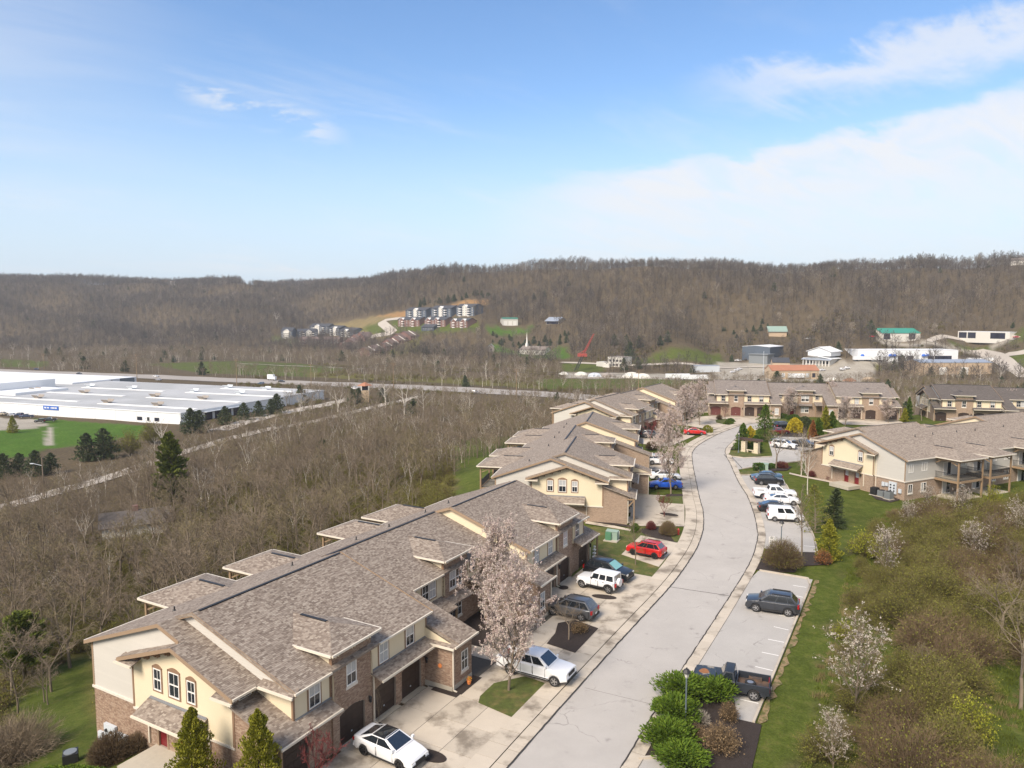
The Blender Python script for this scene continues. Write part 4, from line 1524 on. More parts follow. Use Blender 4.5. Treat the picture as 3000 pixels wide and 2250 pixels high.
   self.pipe(-12.75, Ys + s * 0.07, -1.6, 5.1)
   self.pipe(0.1, Y + s * 0.07, -0.05, 3.2)
   # porch post and brace under the end of the pent roof
   def post(mb):
    a = f_(-5.5)
    mb.box(0.80, 0.94, a - 0.07, a + 0.07, 0.0, 3.15)
    mb.bar((0.15, a, 2.2), (0.8, a, 2.95), 0.1, 0.12)
    mb.box(0.0, 0.95, a - 0.06, a + 0.06, 3.02, 3.18)
   self.part('porch_post', 'timber', post)
   # canopy over the end doors
   yb, yo = f_(-5.32), f_(-6.6)
   lo, hi = min(yb, yo), max(yb, yo)
   self.roof('canopy_roof', [([(-10.75, lo), (-5.35, lo), (-5.35, hi), (-10.75, hi)], (0, -s * 0.5, 2.5 + s * 0.5 * yo))], 0.1)
   self.gutter_y(yo, -10.75, -5.35, 2.5, s)
   self.part('flashing', 'flash', lambda mb: mb.obox((-10.7, yb, 3.13), (5.3, 0, 0), (0, s * 0.14, -0.06), (0, 0, 0.05)))
   for x in (-10.55, -5.55):
    self.part('canopy_bracket', 'trim', lambda mb: (mb.bar((x, yb, 1.75), (x, yo - s * 0.12, 2.36), 0.1, 0.12), mb.bar((x, yb, 2.40), (x, yo - s * 0.05, 2.40), 0.1, 0.12)))
   for x in (-10.95, -5.2):
    self.pipe(x, Y + s * 0.07, 0.0, 2.5)
   def lf2(mb):
    mb.lathe([(0.05, 0.0), (0.09, 0.05), (0.10, 0.30), (0.13, 0.33), (0.03, 0.45)], 6, (-10.5, Y + s * 0.18, 1.4))
   self.part('wall_lantern', 'dark', lf2)
   self.part('end_stoop', 'found', lambda mb: mb.box(-10.4, -6.9, min(Y, Y + s * 2.6), max(Y, Y + s * 2.6), -0.5, 0.02))
  # ------------------------------------------------ middle front
  y0, y1 = 11.75, mir(11.75)
  self.wx('brick_wall', -3.6, [(y0, -0.3), (16.7, -0.3), (16.7, 3.3), (y0, 3.3)], 1, [[(14.9, 0.05), (15.9, 0.05), (15.9, 2.1), (14.9, 2.1)]])
  self.wx('panel_wall', -3.6, [(y0, 3.3), (16.7, 3.3), (16.7, 5.5), (y0, 5.5)], 1)
  self.wx('brick_wall', -3.48, [(16.7, -0.3), (20.3, -0.3), (20.3, 6.08), (16.7, 6.08)], 1, [[(17.55, 0.9), (19.45, 0.9), (19.45, 2.4), (17.55, 2.4)], [(17.55, 3.7), (19.45, 3.7), (19.45, 5.2), (17.55, 5.2)]])
  for yy, s in ((16.7, -1), (20.3, 1)):
   self.wy('brick_wall', yy, [(-3.62, 0), (-3.48, 0), (-3.48, 6.08), (-3.62, 6.08)], s)
  self.wx('brick_wall', -3.6, [(20.3, -0.3), (y1, -0.3), (y1, 3.3), (20.3, 3.3)], 1)
  self.wx('panel_wall', -3.6, [(20.3, 3.3), (y1, 3.3), (y1, 5.5), (20.3, 5.5)], 1)
  for z, h in ((0.9, 1.5), (3.7, 1.5)):
   for yy in (18.03, 18.97):
    self.window('x', -3.52, 1, yy, z, 0.92, h, surround=False, sill=True)
  for yy in (14.2, 15.2):
   self.window('x', -3.6, 1, yy, 3.74, 0.92, 1.45)
  self.window('x', -3.6, 1, 12.5, 4.4, 0.75, 0.8)
  self.window('x', -3.6, 1, 21.4, 4.2, 0.85, 1.0)
  q = MB()
  q.box(-3.74, -3.69, 14.95, 15.85, 0.05, 2.05)
  q.build('front_door', M['red_door'], r)
  self.gutter_x(-3.15, W0, 16.2, 5.55)
  self.gutter_x(-3.15, 20.8, W1, 5.55)
  self.roof('porch_roof', [([(-3.47, 16.9), (-2.6, 16.9), (-2.6, 20.1), (-3.47, 20.1)], (-0.4, 0, 2.75 - 0.4 * 2.6)), ([(-3.59, 13.6), (-1.9, 13.6), (-1.9, 16.5), (-3.59, 16.5)], (-0.34, 0, 2.85 - 0.34 * 1.9)),
        ([(-3.59, 20.6), (-1.6, 20.6), (-1.6, 22.5), (-3.59, 22.5)], (-0.34, 0, 2.95 - 0.34 * 1.6))], 0.1)
  for x, y in ((-2.0, 13.75), (-2.0, 16.35), (-1.75, 20.75), (-1.75, 22.4)):
   self.part('porch_post', 'timber', lambda mb: mb.box(x - 0.08, x + 0.08, y - 0.08, y + 0.08, 0, 2.75))
  # ------------------------------------------------ back wall, balconies
  ys0, ys1 = -4.95, mir(-4.95)
  bal = [(1.35, 7.0), (9.3, 14.3), (mir(14.3) + 0.6, mir(9.3) + 0.6), (mir(7.0), mir(1.35))]
  win = []
  for yy in (-3.8, -0.9, 8.1, 15.7, 18.8, 26.5, 35.3, 38.2):
   win.append(yy)
  self.wx('brick_wall', -17.4, [(ys0, -3.4), (ys1, -3.4), (ys1, 1.86), (ys0, 1.86)], -1)
  self.wx('siding_wall', -17.4, [(ys0, 2.0), (ys1, 2.0), (ys1, 5.15), (ys0, 5.15)], -1)
  self.part('stone_ledge', 'stone', lambda mb: mb.box(-17.48, -17.38, ys0, ys1, 1.86, 2.02))
  self.gutter_x(-17.8, E0, E1, 5.15)
  if self.rear:
   for yy in win:
    self.window('x', -17.4, -1, yy, 3.2, 1.15 if int(yy * 10) % 2 else 0.95, 1.25, surround=False, sill=False, slider=True)
    self.window('x', -17.4, -1, yy, 0.2, 1.15 if int(yy * 10) % 2 else 0.95, 1.3, surround=False, sill=True, slider=True)
  for b0, b1 in bal:
   yc, hw = (b0 + b1) / 2, (b1 - b0) / 2 + 0.25
   xe, ze = -21.4, 5.2
   zt = ze + SL * hw
   xm = -17.8 + (zt - 5.15) / SR
   xs2 = -17.8 + (ze - 5.15) / SR
   self.roof('balcony_roof', [
    ([(xe, yc - hw), (xe + hw, yc), (xe, yc + hw)], (SL, 0, ze - SL * xe)),
    ([(xe, yc - hw), (xs2, yc - hw), (xm, yc), (xe + hw, yc)], (0, SL, ze - SL * (yc - hw))),
    ([(xe, yc + hw), (xe + hw, yc), (xm, yc), (xs2, yc + hw)], (0, -SL, ze + SL * (yc + hw)))], 0.14)
   self.part('ridge_vent', 'dark', lambda mb: mb.box(xe + hw + 0.2, xm - 0.6, yc - 0.1, yc + 0.1, zt - 0.03, zt + 0.045))
   self.gutter_x(xe, yc - hw, yc + hw, ze)
   for s in (-1, 1):
    self.gutter_y(yc + s * hw, xe, xs2, ze, s)
   def bt(mb):
    for y in (b0 + 0.1, b1 - 0.1):
     mb.box(-21.05, -20.85, y - 0.1, y + 0.1, -3.0, 5.05)
    mb.box(-21.02, -20.88, b0 + 0.2, b1 - 0.2, 4.72, 5.03)
    mb.box(-21.06, -20.84, b0 + 0.2, b1 - 0.2, 1.75, 2.05)
    for y in (b0 + 0.1, b1 - 0.1):
     mb.box(-20.85, -17.42, y - 0.07, y + 0.07, 4.72, 5.03)
     mb.box(-20.85, -17.42, y - 0.08, y + 0.08, 1.75, 2.05)
     for x in (-20.3, -17.9):
      mb.bar((x + (0.45 if x < -19 else -0.4), y, 4.72), (x - (0.45 if x < -19 else -0.4), y, 4.3), 0.12, 0.12)
   self.part('balcony_frame', 'timber', bt)
   self.part('balcony_deck', 'found', lambda mb: mb.box(-20.84, -17.42, b0 + 0.2, b1 - 0.2, 1.9, 2.04))
   def rl(mb):
    for z in (2.15, 3.0):
     mb.box(-20.98, -20.93, b0 + 0.2, b1 - 0.2, z, z + 0.05)
     for y in (b0 + 0.1, b1 - 0.1):
      mb.box(-20.85, -17.45, y - 0.025, y + 0.025, z, z + 0.05)
    k = 0
    y = b0 + 0.3
    while y < b1 - 0.25:
     mb.box(-20.97, -20.94, y - 0.018, y + 0.018, 2.2, 3.0)
     y += 0.13
    for yy in (b0 + 0.1, b1 - 0.1):
     x = -20.7
     while x < -17.5:
      mb.box(x - 0.018, x + 0.018, yy - 0.012, yy + 0.012, 2.2, 3.0)
      x += 0.13
   self.part('railing', 'dark', rl, uv=False)
   for z0 in (-0.6, 2.07):
    q = MB()
    q.box(-17.47, -17.38, yc - 0.9, yc + 0.9, z0, z0 + 2.05)
    sd = q.build('sliding_door', M['white'], r, uv=False)
    for k in (-1, 1):
     q = MB()
     q.box(-17.485, -17.471, yc + k * 0.43 - 0.38, yc + k * 0.43 + 0.38, z0 + 0.08, z0 + 1.97)
     q.build('pane', M['glass'] if k < 0 else M['blind'], sd, uv=False)
   self.part('patio', 'found', lambda mb: mb.box(-21.0, -17.42, b0, b1, -0.95, -0.62))


H1 = RowHouse('nearest row of brown roofed houses, brick with a cream gable end', 1, True, 3, True)
H2 = RowHouse('second row of houses, its cream gable end behind the green transformer and red car', 2, False, 3, False)
H6 = RowHouse('row house right of the road with timber balconies and grey siding above a mown lawn', 6, False, 2, True)
M['roof_keep'] = M['roof']
index_kids()


def place_copy(src, n, label, roofmat=None, red=False):
 X, Y, Z, t = BLD[n]
 c = link_copy(src)
 c.location = (X, Y, Z)
 c.rotation_euler = (0, 0, -rad(t))
 c['label'] = label
 if roofmat:
  for ch in c.children_recursive:
   if ch.type == 'MESH' and ch.data.materials and ch.data.materials[0] in (M['roof'],):
    if ch.data.name not in REROOF.setdefault(roofmat, {}):
     me = ch.data.copy()
     me.materials[0] = M[roofmat]
     REROOF[roofmat][ch.data.name] = me
    ch.data = REROOF[roofmat][ch.data.name]
 if red:
  k = 0
  for ch in c.children:
   if ch.name.startswith('garage_door') and k < 2:
    k += 1
    for d in [ch] + list(ch.children):
     if d.type == 'MESH' and d.data.materials[0] == M['garage']:
      me = d.data.copy()
      me.materials[0] = M['garage_red']
      d.data = me
 return c


REROOF = {}
place_copy(H2.root, 3, 'third row of houses, partly hidden by pink blossom trees, where the road bends away')
place_copy(H2.root, 4, 'row of houses facing the camera at the head of the road, with dark garage doors', 'roof_grey', True)
place_copy(H2.root, 5, 'dark roofed row of houses behind the balcony row house, far right', 'roof_old')
# ---------------------------------------------------------------- paving, beds and lawns round the houses
def slab_grid(root_name, n, cells, up=0.03):
 """concrete panels in a building's own frame: cells = [(x0, x1, y0, y1)]"""
 root = None
 for (x0, x1, y0, y1) in cells:
  g = 0.018
  pts = [bl(n, x, y) for x, y in ((x0 + g, y0 + g), (x1 - g, y0 + g), (x1 - g, y1 - g), (x0 + g, y1 - g))]
  if root is None:
   allx = [c[0] for c in cells] + [c[1] for c in cells]
   ally = [c[2] for c in cells] + [c[3] for c in cells]
   root = sheet(root_name, [bl(n, x, y) for x, y in ((min(allx), min(ally)), (max(allx), min(ally)), (max(allx), max(ally)), (min(allx), max(ally)))], M['joint'], up - 0.02)
  sheet('concrete_slab', pts, M['concrete'], up + RNG.uniform(0, 0.004), parent=root, thick=0.03, cuts=False)
 return root


M['drive'] = M['concrete']


def grid(x0, x1, y0, y1, nx, ny):
 return [(x0 + (x1 - x0) * i / nx, x0 + (x1 - x0) * (i + 1) / nx, y0 + (y1 - y0) * j / ny, y0 + (y1 - y0) * (j + 1) / ny) for i in range(nx) for j in range(ny)]


# distance from the front wall to the walk is about 9 m
XW = 8.35
slab_grid('driveway', 1, grid(0.4, XW, -5.7, 8.95, 3, 5) + [(2.9, XW, 8.95, 10.3)] + [(x, x + 1.82, y, y + 3.0) for x in (2.9, 4.72, 6.54) for y in (10.3, 13.3, 16.3, 19.3, 22.3)], 0.035)
slab_grid('driveway', 1, grid(0.4, XW, 25.3, 40.6, 3, 5), 0.035)
slab_grid('garden_path', 1, [(-3.0, -1.0, 14.6, 16.2), (-1.0, 1.0, 14.6, 16.2), (1.0, 2.8, 14.6, 16.2)], 0.033)


def pxs(pts):
 return [spot(*p) for p in pts]


def k2(x, y):
 return (1100 + x * 0.5426, 1350 + y * 0.5426)


def c3(x, y):
 return (1300 + x * 0.4521, 1050 + y * 0.4521)


def lc(x, y):
 return (1800 + x * 0.5425, 1450 + y * 0.5425)


def ic(x, y):
 return (2080 + x * 0.1808, 1200 + y * 0.1808)


def jc(x, y):
 return (1880 + x * 0.1899, 1940 + y * 0.1899)


def lt(x, y):
 return (2100 + x * 0.2291, 1340 + y * 0.2291)


sheet('lawn', pxs([k2(*p) for p in ((556, 1310), (740, 1390), (918, 1205), (805, 1168), (640, 1205), (565, 1275))]), M['lawn'], 0.075, thick=0.02)
sheet('mulch_bed', pxs([k2(*p) for p in ((925, 990), (1078, 1040), (1203, 908), (1075, 862), (985, 880), (970, 935))]), M['mulch'], 0.075, thick=0.02)
sheet('mulch_bed', [bl(1, x, y) for x, y in ((2.45, 9.1), (3.2, 9.1), (3.2, 11.9), (2.45, 11.9))], M['mulch'], 0.06, thick=0.02)
sheet('mulch_bed', [bl(1, x, y) for x, y in ((0.9, 8.6), (3.1, 8.6), (3.1, 9.1), (0.9, 9.1))], M['mulch'], 0.062, thick=0.02)
sheet('mulch_bed', [bl(1, x, y) for x, y in ((-3.5, 11.9), (2.6, 11.9), (2.6, 22.2), (-3.5, 22.2))], M['mulch'], 0.012)


def oval(n, cx, cy, a, b, m=18):
 return [bl(n, cx + a * math.cos(2 * math.pi * k / m), cy + b * math.sin(2 * math.pi * k / m)) for k in range(m)]


def oval_px(p, q, b):
 P, Q = Vector(spot(*p)), Vector(spot(*q))
 d = (Q - P) / 2
 s = d.normalized().orthogonal() * b
 c = (P + Q) / 2
 return [tuple(c + d * math.cos(2 * math.pi * k / 18) + s * math.sin(2 * math.pi * k / 18)) for k in range(18)]


sheet('mulch_bed', oval_px(k2(215, 1570), k2(380, 1625), 0.55), M['mulch'], 0.085, thick=0.03)
sheet('mulch_bed', oval_px(k2(1168, 730), k2(1302, 745), 0.5), M['mulch'], 0.085, thick=0.03)
sheet('mulch_bed', oval(1, 0.55, 2.95, 0.45, 0.5), M['mulch'], 0.08, thick=0.03)
sheet('mulch_bed', oval(1, 0.9, 31.2, 0.5, 0.5), M['mulch'], 0.08, thick=0.03)
# between the first and second rows: lawn, a lone parking pad, hedge bed
sheet('lawn', pxs([k2(*p) for p in ((1130, 355), (1290, 362), (1450, 390), (1650, 440), (1655, 452), (1535, 636), (1395, 610), (1180, 580), (1150, 520))]), M['lawn'], 0.05)
slab_pad = sheet('parking_pad', pxs([k2(*p) for p in ((1328, 508), (1432, 405), (1645, 447), (1575, 520), (1530, 575))]), M['concrete'], 0.07, thick=0.03)
sheet('mulch_bed', pxs([k2(*p) for p in ((1420, 372), (1530, 360), (1640, 405), (1625, 445), (1460, 408))]), M['mulch'], 0.08, thick=0.02)
sheet('lawn', pxs([k2(*p) for p in ((1590, 405), (1668, 388), (1655, 445), (1615, 440))]), M['lawn'], 0.086, thick=0.02)
sheet('garden_path', pxs([k2(*p) for p in ((1130, 340), (1300, 368), (1395, 385), (1395, 376), (1290, 352), (1140, 328))]), M['concrete'], 0.066)
sheet('mulch_bed', pxs([k2(*p) for p in ((1130, 325), (1380, 362), (1375, 350), (1140, 318))]), M['mulch'], 0.06)
# second row: paved forecourt with islands
sheet('driveway', [bl(2, 0.3, -6.0)] + pxs([c3(*p) for p in ((1560, 1090), (1560, 900))]) + [bl(2, XW - 0.4, 9.5), bl(2, 0.3, 9.5)], M['concrete'], 0.035)
sheet('driveway', [bl(2, 0.3, 25.2), bl(2, 6.3, 25.2), bl(2, 6.3, 40.5), bl(2, 0.3, 40.5)], M['concrete'], 0.035)
sheet('garden_path', [bl(2, -3, 14.5), bl(2, 7.5, 13.5), bl(2, 7.5, 15.0), bl(2, -3, 16.0)], M['concrete'], 0.035)
sheet('lawn', pxs([c3(*p) for p in ((1400, 895), (1545, 890), (1552, 945), (1390, 935))]), M['lawn'], 0.07, thick=0.02)
sheet('mulch_bed', pxs([c3(*p) for p in ((1440, 882), (1548, 880), (1548, 896), (1440, 898))]), M['mulch'], 0.074, thick=0.02)
sheet('mulch_bed', oval_px(c3(1400, 1005), c3(1520, 1022), 0.55), M['mulch'], 0.08, thick=0.03)
# third row and head of the road
sheet('driveway', [bl(3, 0.3, -6), bl(3, 9.0, -6), bl(3, 9.5, 9.5), bl(3, 0.3, 9.5)], M['concrete'], 0.035)
sheet('driveway', [bl(3, 0.3, 24.5)] + pxs([ic(20, 330), ic(420, 260)]) + [bl(4, 0.3, -6.0), bl(3, 2, 40)], M['concrete'], 0.030)
sheet('driveway', [bl(4, 0.3, -5.9), bl(4, 0.3, 9.4), bl(4, 9.0, 9.4), bl(4, 13.0, 2.0), bl(4, 11.0, -5.9)], M['concrete'], 0.040)
sheet('driveway', [bl(4, 0.3, 25), bl(4, 0.3, 40), bl(4, 9, 40), bl(4, 9, 25)], M['concrete'], 0.040)
sheet('lawn', pxs([ic(*p) for p in ((90, 170), (250, 150), (430, 240), (360, 262), (100, 215))]), M['lawn'], 0.09, thick=0.02)
sheet('lawn', pxs([ic(*p) for p in ((975, 145), (1240, 135), (1240, 205), (1060, 210))]), M['lawn'], 0.06, thick=0.02)
sheet('mulch_bed', pxs([ic(*p) for p in ((1000, 280), (1250, 230), (1700, 300), (1700, 450), (1180, 440), (1000, 420))]), M['mulch'], 0.05, thick=0.02)
sheet('lawn', pxs([ic(*p) for p in ((300, 730), (330, 690), (480, 660), (830, 715), (830, 752), (600, 772), (400, 762))]), M['lawn'], 0.09, thick=0.02)
sheet('mulch_bed', pxs([ic(*p) for p in ((330, 650), (420, 600), (830, 600), (830, 715), (480, 658))]), M['mulch'], 0.085, thick=0.02)
sheet('lawn', pxs([lt(*p) for p in ((285, 205), (330, 170), (560, 185), (800, 190), (790, 220), (310, 218))]), M['lawn'], 0.08, thick=0.02)
sheet('mulch_bed', pxs([lt(*p) for p in ((480, 160), (620, 120), (960, 120), (900, 170), (560, 188))]), M['mulch'], 0.085, thick=0.02)
sheet('garden_path', pxs([lt(*p) for p in ((930, 195), (1100, 235), (1400, 290), (1560, 315), (1690, 385), (1560, 350), (1390, 310), (1090, 252), (925, 212))]), M['concrete'], 0.03)
sheet('mulch_bed', pxs([lt(*p) for p in ((505, 1435), (590, 1270), (620, 1200), (1260, 1215), (1480, 1320), (1460, 1370), (1050, 1395), (1000, 1470), (800, 1470))]), M['mulch'], 0.03, thick=0.02)
sheet('mulch_bed', pxs([jc(*p) for p in ((20, 1420), (270, 1500), (560, 1700), (1700, 1640), (1780, 1300), (1850, 970), (1710, 935), (1470, 880), (1430, 600), (640, 500), (330, 640))]), M['mulch'], 0.03, thick=0.02)
# utility yard at the gable of the balcony row
sheet('mulch_bed', pxs([(2340 + x * .2984, 1200 + y * .2984) for x, y in ((705, 835), (790, 800), (1010, 860), (985, 890), (900, 912), (760, 880))]), M['mulch'], 0.03, thick=0.02)


# ---------------------------------------------------------------- street furniture
def street_lamp(label, px, py, h=4.2):
 x, y = spot(px, py)
 r = thing('street_lamp', label, 'street lamp', (x, y, float(zg(y))), 0.4, 'lantern street lamps')
 q = MB()
 q.lathe([(0.14, 0), (0.14, 0.25), (0.075, 0.45), (0.055, 0.6), (0.05, h - 0.75), (0.09, h - 0.72), (0.06, h - 0.66)], 10)
 q.build('pole', M['lamp_grey'], r, smooth=False)
 q = MB()
 q.lathe([(0.10, h - 0.66), (0.13, h - 0.60), (0.20, h - 0.32)], 6)
 q.build('lantern_glass', M['lamp_glass'], r)
 q = MB()
 q.lathe([(0.30, h - 0.32), (0.27, h - 0.26), (0.14, h - 0.10), (0.05, h - 0.06), (0.05, h)], 6)
 q.build('lantern_cap', M['dark'], r)
 return r


M['lamp_grey'] = material('grey_green_pole', (0.11, 0.14, 0.16), 0.5, 0.1, 4)
M['lamp_glass'] = material('lantern_glass', (0.62, 0.60, 0.56), 0.2, 0.1, 4, spec=0.6)
street_lamp('grey street lamp rising out of the green juniper beside the black pickup', 2008, 2136)
street_lamp('dark street lamp behind the big round brown bush near the white van', 2287, 1632)
street_lamp('green street lamp on the grass island beside the pergola', *ic(462, 705))
street_lamp('small lamp on the lawn in front of the far brick wing', *ic(1018, 195), h=2.6)

# hydrant
x, y = spot(*k2(1635, 402))
M['red'] = material('hydrant_red', (0.30, 0.02, 0.018), 0.5, 0.1, 4)
t = thing('fire_hydrant', 'red fire hydrant on the grass corner beside the clipped round bush', 'hydrant', (x, y, float(zg(y)) + 0.09), 0.3)
q = MB()
q.lathe([(0.17, 0), (0.17, 0.06), (0.12, 0.08), (0.12, 0.55), (0.15, 0.57), (0.15, 0.62), (0.10, 0.72), (0.04, 0.80)], 10)
q.build('barrel', M['red'], t)
for d in ((0.2, 0), (-0.2, 0), (0, -0.22)):
 q = MB()
 q.tube((0, 0, 0.45), (d[0], d[1], 0.45), 0.06, 0.06, 8)
 q.build('nozzle', M['red'], t)

# transformers
M['tgreen'] = material('transformer_green', (0.075, 0.20, 0.115), 0.6, 0.12, 2)
M['tgrey'] = material('transformer_grey_green', (0.24, 0.33, 0.28), 0.6, 0.12, 2)
for lab, p, m, m2 in (('green electrical transformer box on the lawn between the first two rows', k2(1275, 432), 'tgrey', 'tgreen'), ('grey green transformer box beside the clipped hedge at the side street', ic(870, 990), 'tgrey', 'tgreen')):
 x, y = spot(*p)
 t = thing('transformer', lab, 'transformer', (x, y, float(zg(y))), -0.45)
 q = MB()
 q.box(-0.85, 0.85, -0.7, 0.7, 0.0, 0.14)
 q.build('pad', M['found'], t)
 q = MB()
 q.box(-0.7, 0.7, -0.1, 0.6, 0.14, 1.15)
 q.poly([(-0.74, -0.14, 1.15), (0.74, -0.14, 1.15), (0.74, 0.64, 1.25), (-0.74, 0.64, 1.25)])
 q.box(-0.74, 0.74, -0.14, 0.64, 1.11, 1.16)
 q.build('cabinet', M[m], t)
 q = MB()
 q.box(-0.68, 0.02, -0.42, -0.11, 0.14, 1.05)
 q.build('hood', M[m2], t)

# tiered white plant stand by the corner of the first row
x, y = spot(*k2(1182, 524))
t = thing('plant_tower', 'white tiered ornament standing on grass beside the black car', 'garden ornament', (x, y, 0.05))
q = MB()
q.tube((0, 0, 0), (0, 0, 1.5), 0.04, 0.04, 6)
q.build('stem', M['white'], t)
for k, (z, r_) in enumerate(((0.1, 0.27), (0.5, 0.24), (0.9, 0.2), (1.25, 0.15))):
 q = MB()
 q.lathe([(r_ * 0.6, z), (r_, z + 0.16), (r_ * 0.9, z + 0.2)], 10)
 q.build('bowl', M['white'], t)
x, y = spot(*k2(1312, 416))
t = thing('marker_post', 'white utility marker post beside the green transformer on the lawn', 'post', (x, y, 0.05))
q = MB()
q.box(-0.09, 0.09, -0.09, 0.09, 0, 0.95)
q.lathe([(0.17, 0.95), (0.03, 1.12)], 4)
q.build('shaft', M['white'], t)

# speed sign
x, y = spot(2258, 1650)
t = thing('speed_sign', 'white speed limit sign reading 25 beside the round brown bush', 'sign', (x, y, float(zg(y))), 0.15)
q = MB()
q.box(-0.03, 0.03, -0.02, 0.02, 0, 3.0)
q.build('post', M['lamp_grey'], t)
q = MB()
q.box(-0.31, 0.31, -0.035, -0.021, 2.2, 3.0)
q.build('plate', M['white'], t)


def text_mesh(name, body, size, mat, parent, loc, rot, depth=0.004):
 cu = bpy.data.curves.new(name, 'FONT')
 cu.body = body
 cu.size = size
 cu.extrude = depth
 cu.align_x = 'CENTER'
 cu.align_y = 'CENTER'
 tmp = bpy.data.objects.new(name, cu)
 COL.objects.link(tmp)
 dg = bpy.context.evaluated_depsgraph_get()
 me = bpy.data.meshes.new_from_object(tmp.evaluated_get(dg))
 bpy.data.objects.remove(tmp)
 bpy.data.curves.remove(cu)
 me.materials.clear()
 me.materials.append(mat)
 o = bpy.data.objects.new(name, me)
 COL.objects.link(o)
 o.parent = parent
 o.location = loc
 o.rotation_euler = rot
 return o


text_mesh('lettering', 'SPEED\nLIMIT', 0.14, M['dark'], t, (0, -0.04, 2.83), (math.pi / 2, 0, 0))
text_mesh('numerals', '25', 0.44, M['dark'], t, (0, -0.04, 2.42), (math.pi / 2, 0, 0))

# pergola and bench on the island
M['cstone'] = material('cream_stone_pier', (0.60, 0.52, 0.38), 0.9, 0.2, 3, 0.5, 8, second=((0.36, 0.28, 0.2), 4.0, 0.55, 0.7))
M['dwood'] = material('dark_pergola_wood', (0.13, 0.085, 0.07), 0.8, 0.2, 4)
p0, p1 = Vector(spot(*ic(552, 686))), Vector(spot(*ic(755, 716)))
c = (p0 + p1) / 2
t = thing('pergola', 'small pergola of dark beams on two cream stone piers', 'pergola', (c.x, c.y, float(zg(c.y)) + 0.09), math.atan2((p1 - p0).y, (p1 - p0).x))
hw = (p1 - p0).length / 2
for s in (-1, 1):
 q = MB()
 q.box(s * hw - 0.42, s * hw + 0.42, -0.42, 0.42, 0, 1.9)
 q.box(s * hw - 0.46, s * hw + 0.46, -0.46, 0.46, 0, 0.25)
 q.box(s * hw - 0.46, s * hw + 0.46, -0.46, 0.46, 1.9, 2.0)
 q.build('pier', M['cstone'], t)
 q = MB()
 q.box(s * hw - 0.12, s * hw + 0.12, -0.12, 0.12, 2.0, 2.25)
 q.build('post', M['dwood'], t)
for yy in (-0.42, 0.42):
 q = MB()
 q.box(-hw - 1.0, hw + 1.0, yy - 0.07, yy + 0.07, 2.25, 2.45)
 q.build('beam', M['dwood'], t)
k = -hw - 0.85
while k < hw + 0.9:
 q = MB()
 q.box(k - 0.05, k + 0.05, -0.85, 0.85, 2.45, 2.62)
 q.build('rafter', M['dwood'], t)
 k += 0.32
b = Vector(spot(*ic(652, 704)))
t = thing('bench', 'small pale stone bench between the pergola piers', 'bench', (b.x, b.y, float(zg(b.y)) + 0.09), math.atan2((p1 - p0).y, (p1 - p0).x))
q = MB()
q.box(-0.75, 0.75, -0.22, 0.22, 0.42, 0.52)
q.build('seat', M['cstone'], t)
for s in (-0.5, 0.5):
 q = MB()
 q.box(s - 0.09, s + 0.09, -0.18, 0.18, 0, 0.42)
 q.build('leg', M['cstone'], t)

# condensers and meters at the gable of the balcony row
CX = lambda x, y: (2340 + x * .2984, 1200 + y * .2984)
for i, (x, y, lab, hh) in enumerate(((745, 838, 'dark air conditioner unit, leftmost of three beside the gable wall', 1.15), (815, 855, 'grey air conditioner unit in the middle of three beside the gable wall', 0.95), (883, 880, 'pale grey air conditioner unit, rightmost of three beside the gable wall', 1.15))):
 X, Y = spot(*CX(x, y))
 t = thing('condenser', lab, 'air conditioner', (X, Y, float(zg(Y))), 0.5, 'air conditioners beside the gable wall')
 q = MB()
 q.box(-0.55, 0.55, -0.55, 0.55, 0, 0.1)
 q.build('pad', M['found'], t)
 q = MB()
 q.box(-0.45, 0.45, -0.45, 0.45, 0.1, hh)
 for k in range(7):
  z = 0.2 + k * (hh - 0.3) / 7
  q.box(-0.462, 0.462, -0.462, 0.462, z, z + 0.05)
 q.build('casing', M['dark' if i == 0 else 'ac'], t)
 q = MB()
 q.lathe([(0.38, hh), (0.40, hh + 0.05), (0.1, hh + 0.06)], 14)
 q.build('fan_grille', M['dark'], t)
for n, H_, s, ends in ((6, H6, 1, 1), (1, H1, -1, 0)):
 Y = (2 * 17.2 + 4.95) if s > 0 else -4.95
 w = thing('meter_bank', 'grey electric meter cabinets on the brick gable of the %s' % ('balcony row' if n == 6 else 'nearest row'), 'meter cabinet')
 w.parent = None
 w.matrix_world = H_.mat
 q = MB()
 zb = -0.1 if n == 6 else -2.0
 q.box(-16.2, -15.0, min(Y + s * 0.02, Y + s * 0.22), max(Y + s * 0.02, Y + s * 0.22), zb, zb + 1.7)
 q.build('cabinet', M['box'], w)
 for xx, z0, z1 in ((-16.75, 0.3, 0.9), (-14.6, 0.9, 1.4), (-14.05, 0.8, 1.4)):
  q = MB()
  q.box(xx - 0.22, xx + 0.22, min(Y + s * 0.02, Y + s * 0.2), max(Y + s * 0.02, Y + s * 0.2), zb + z0, zb + z1)
  q.build('meter_box', M['box'], w)
 for i in range(3):
  for j in range(2):
   q = MB()
   q.tube((-15.9 + j * 0.55, Y + s * 0.22, zb + 0.45 + i * 0.42), (-15.9 + j * 0.55, Y + s * 0.32, zb + 0.45 + i * 0.42), 0.11, 0.1, 10)
   q.build('meter', M['dark'], w)
# condensers at the foot of the nearest gable, partly cut by the frame
for (px, py, lab) in ((208, 2240, 'dark air conditioner at the bottom edge beside the nearest gable'),):
 X, Y, Z = land(px, py)
 t = thing('condenser', lab, 'air conditioner', (X, Y, Z), 0.5)
 q = MB()
 q.box(-0.45, 0.45, -0.45, 0.45, 0.0, 0.8)
 q.build('casing', M['dark'], t)
 q = MB()
 q.lathe([(0.4, 0.8), (0.40, 0.85), (0.1, 0.86)], 14)
 q.build('fan_grille', M['ac'], t)
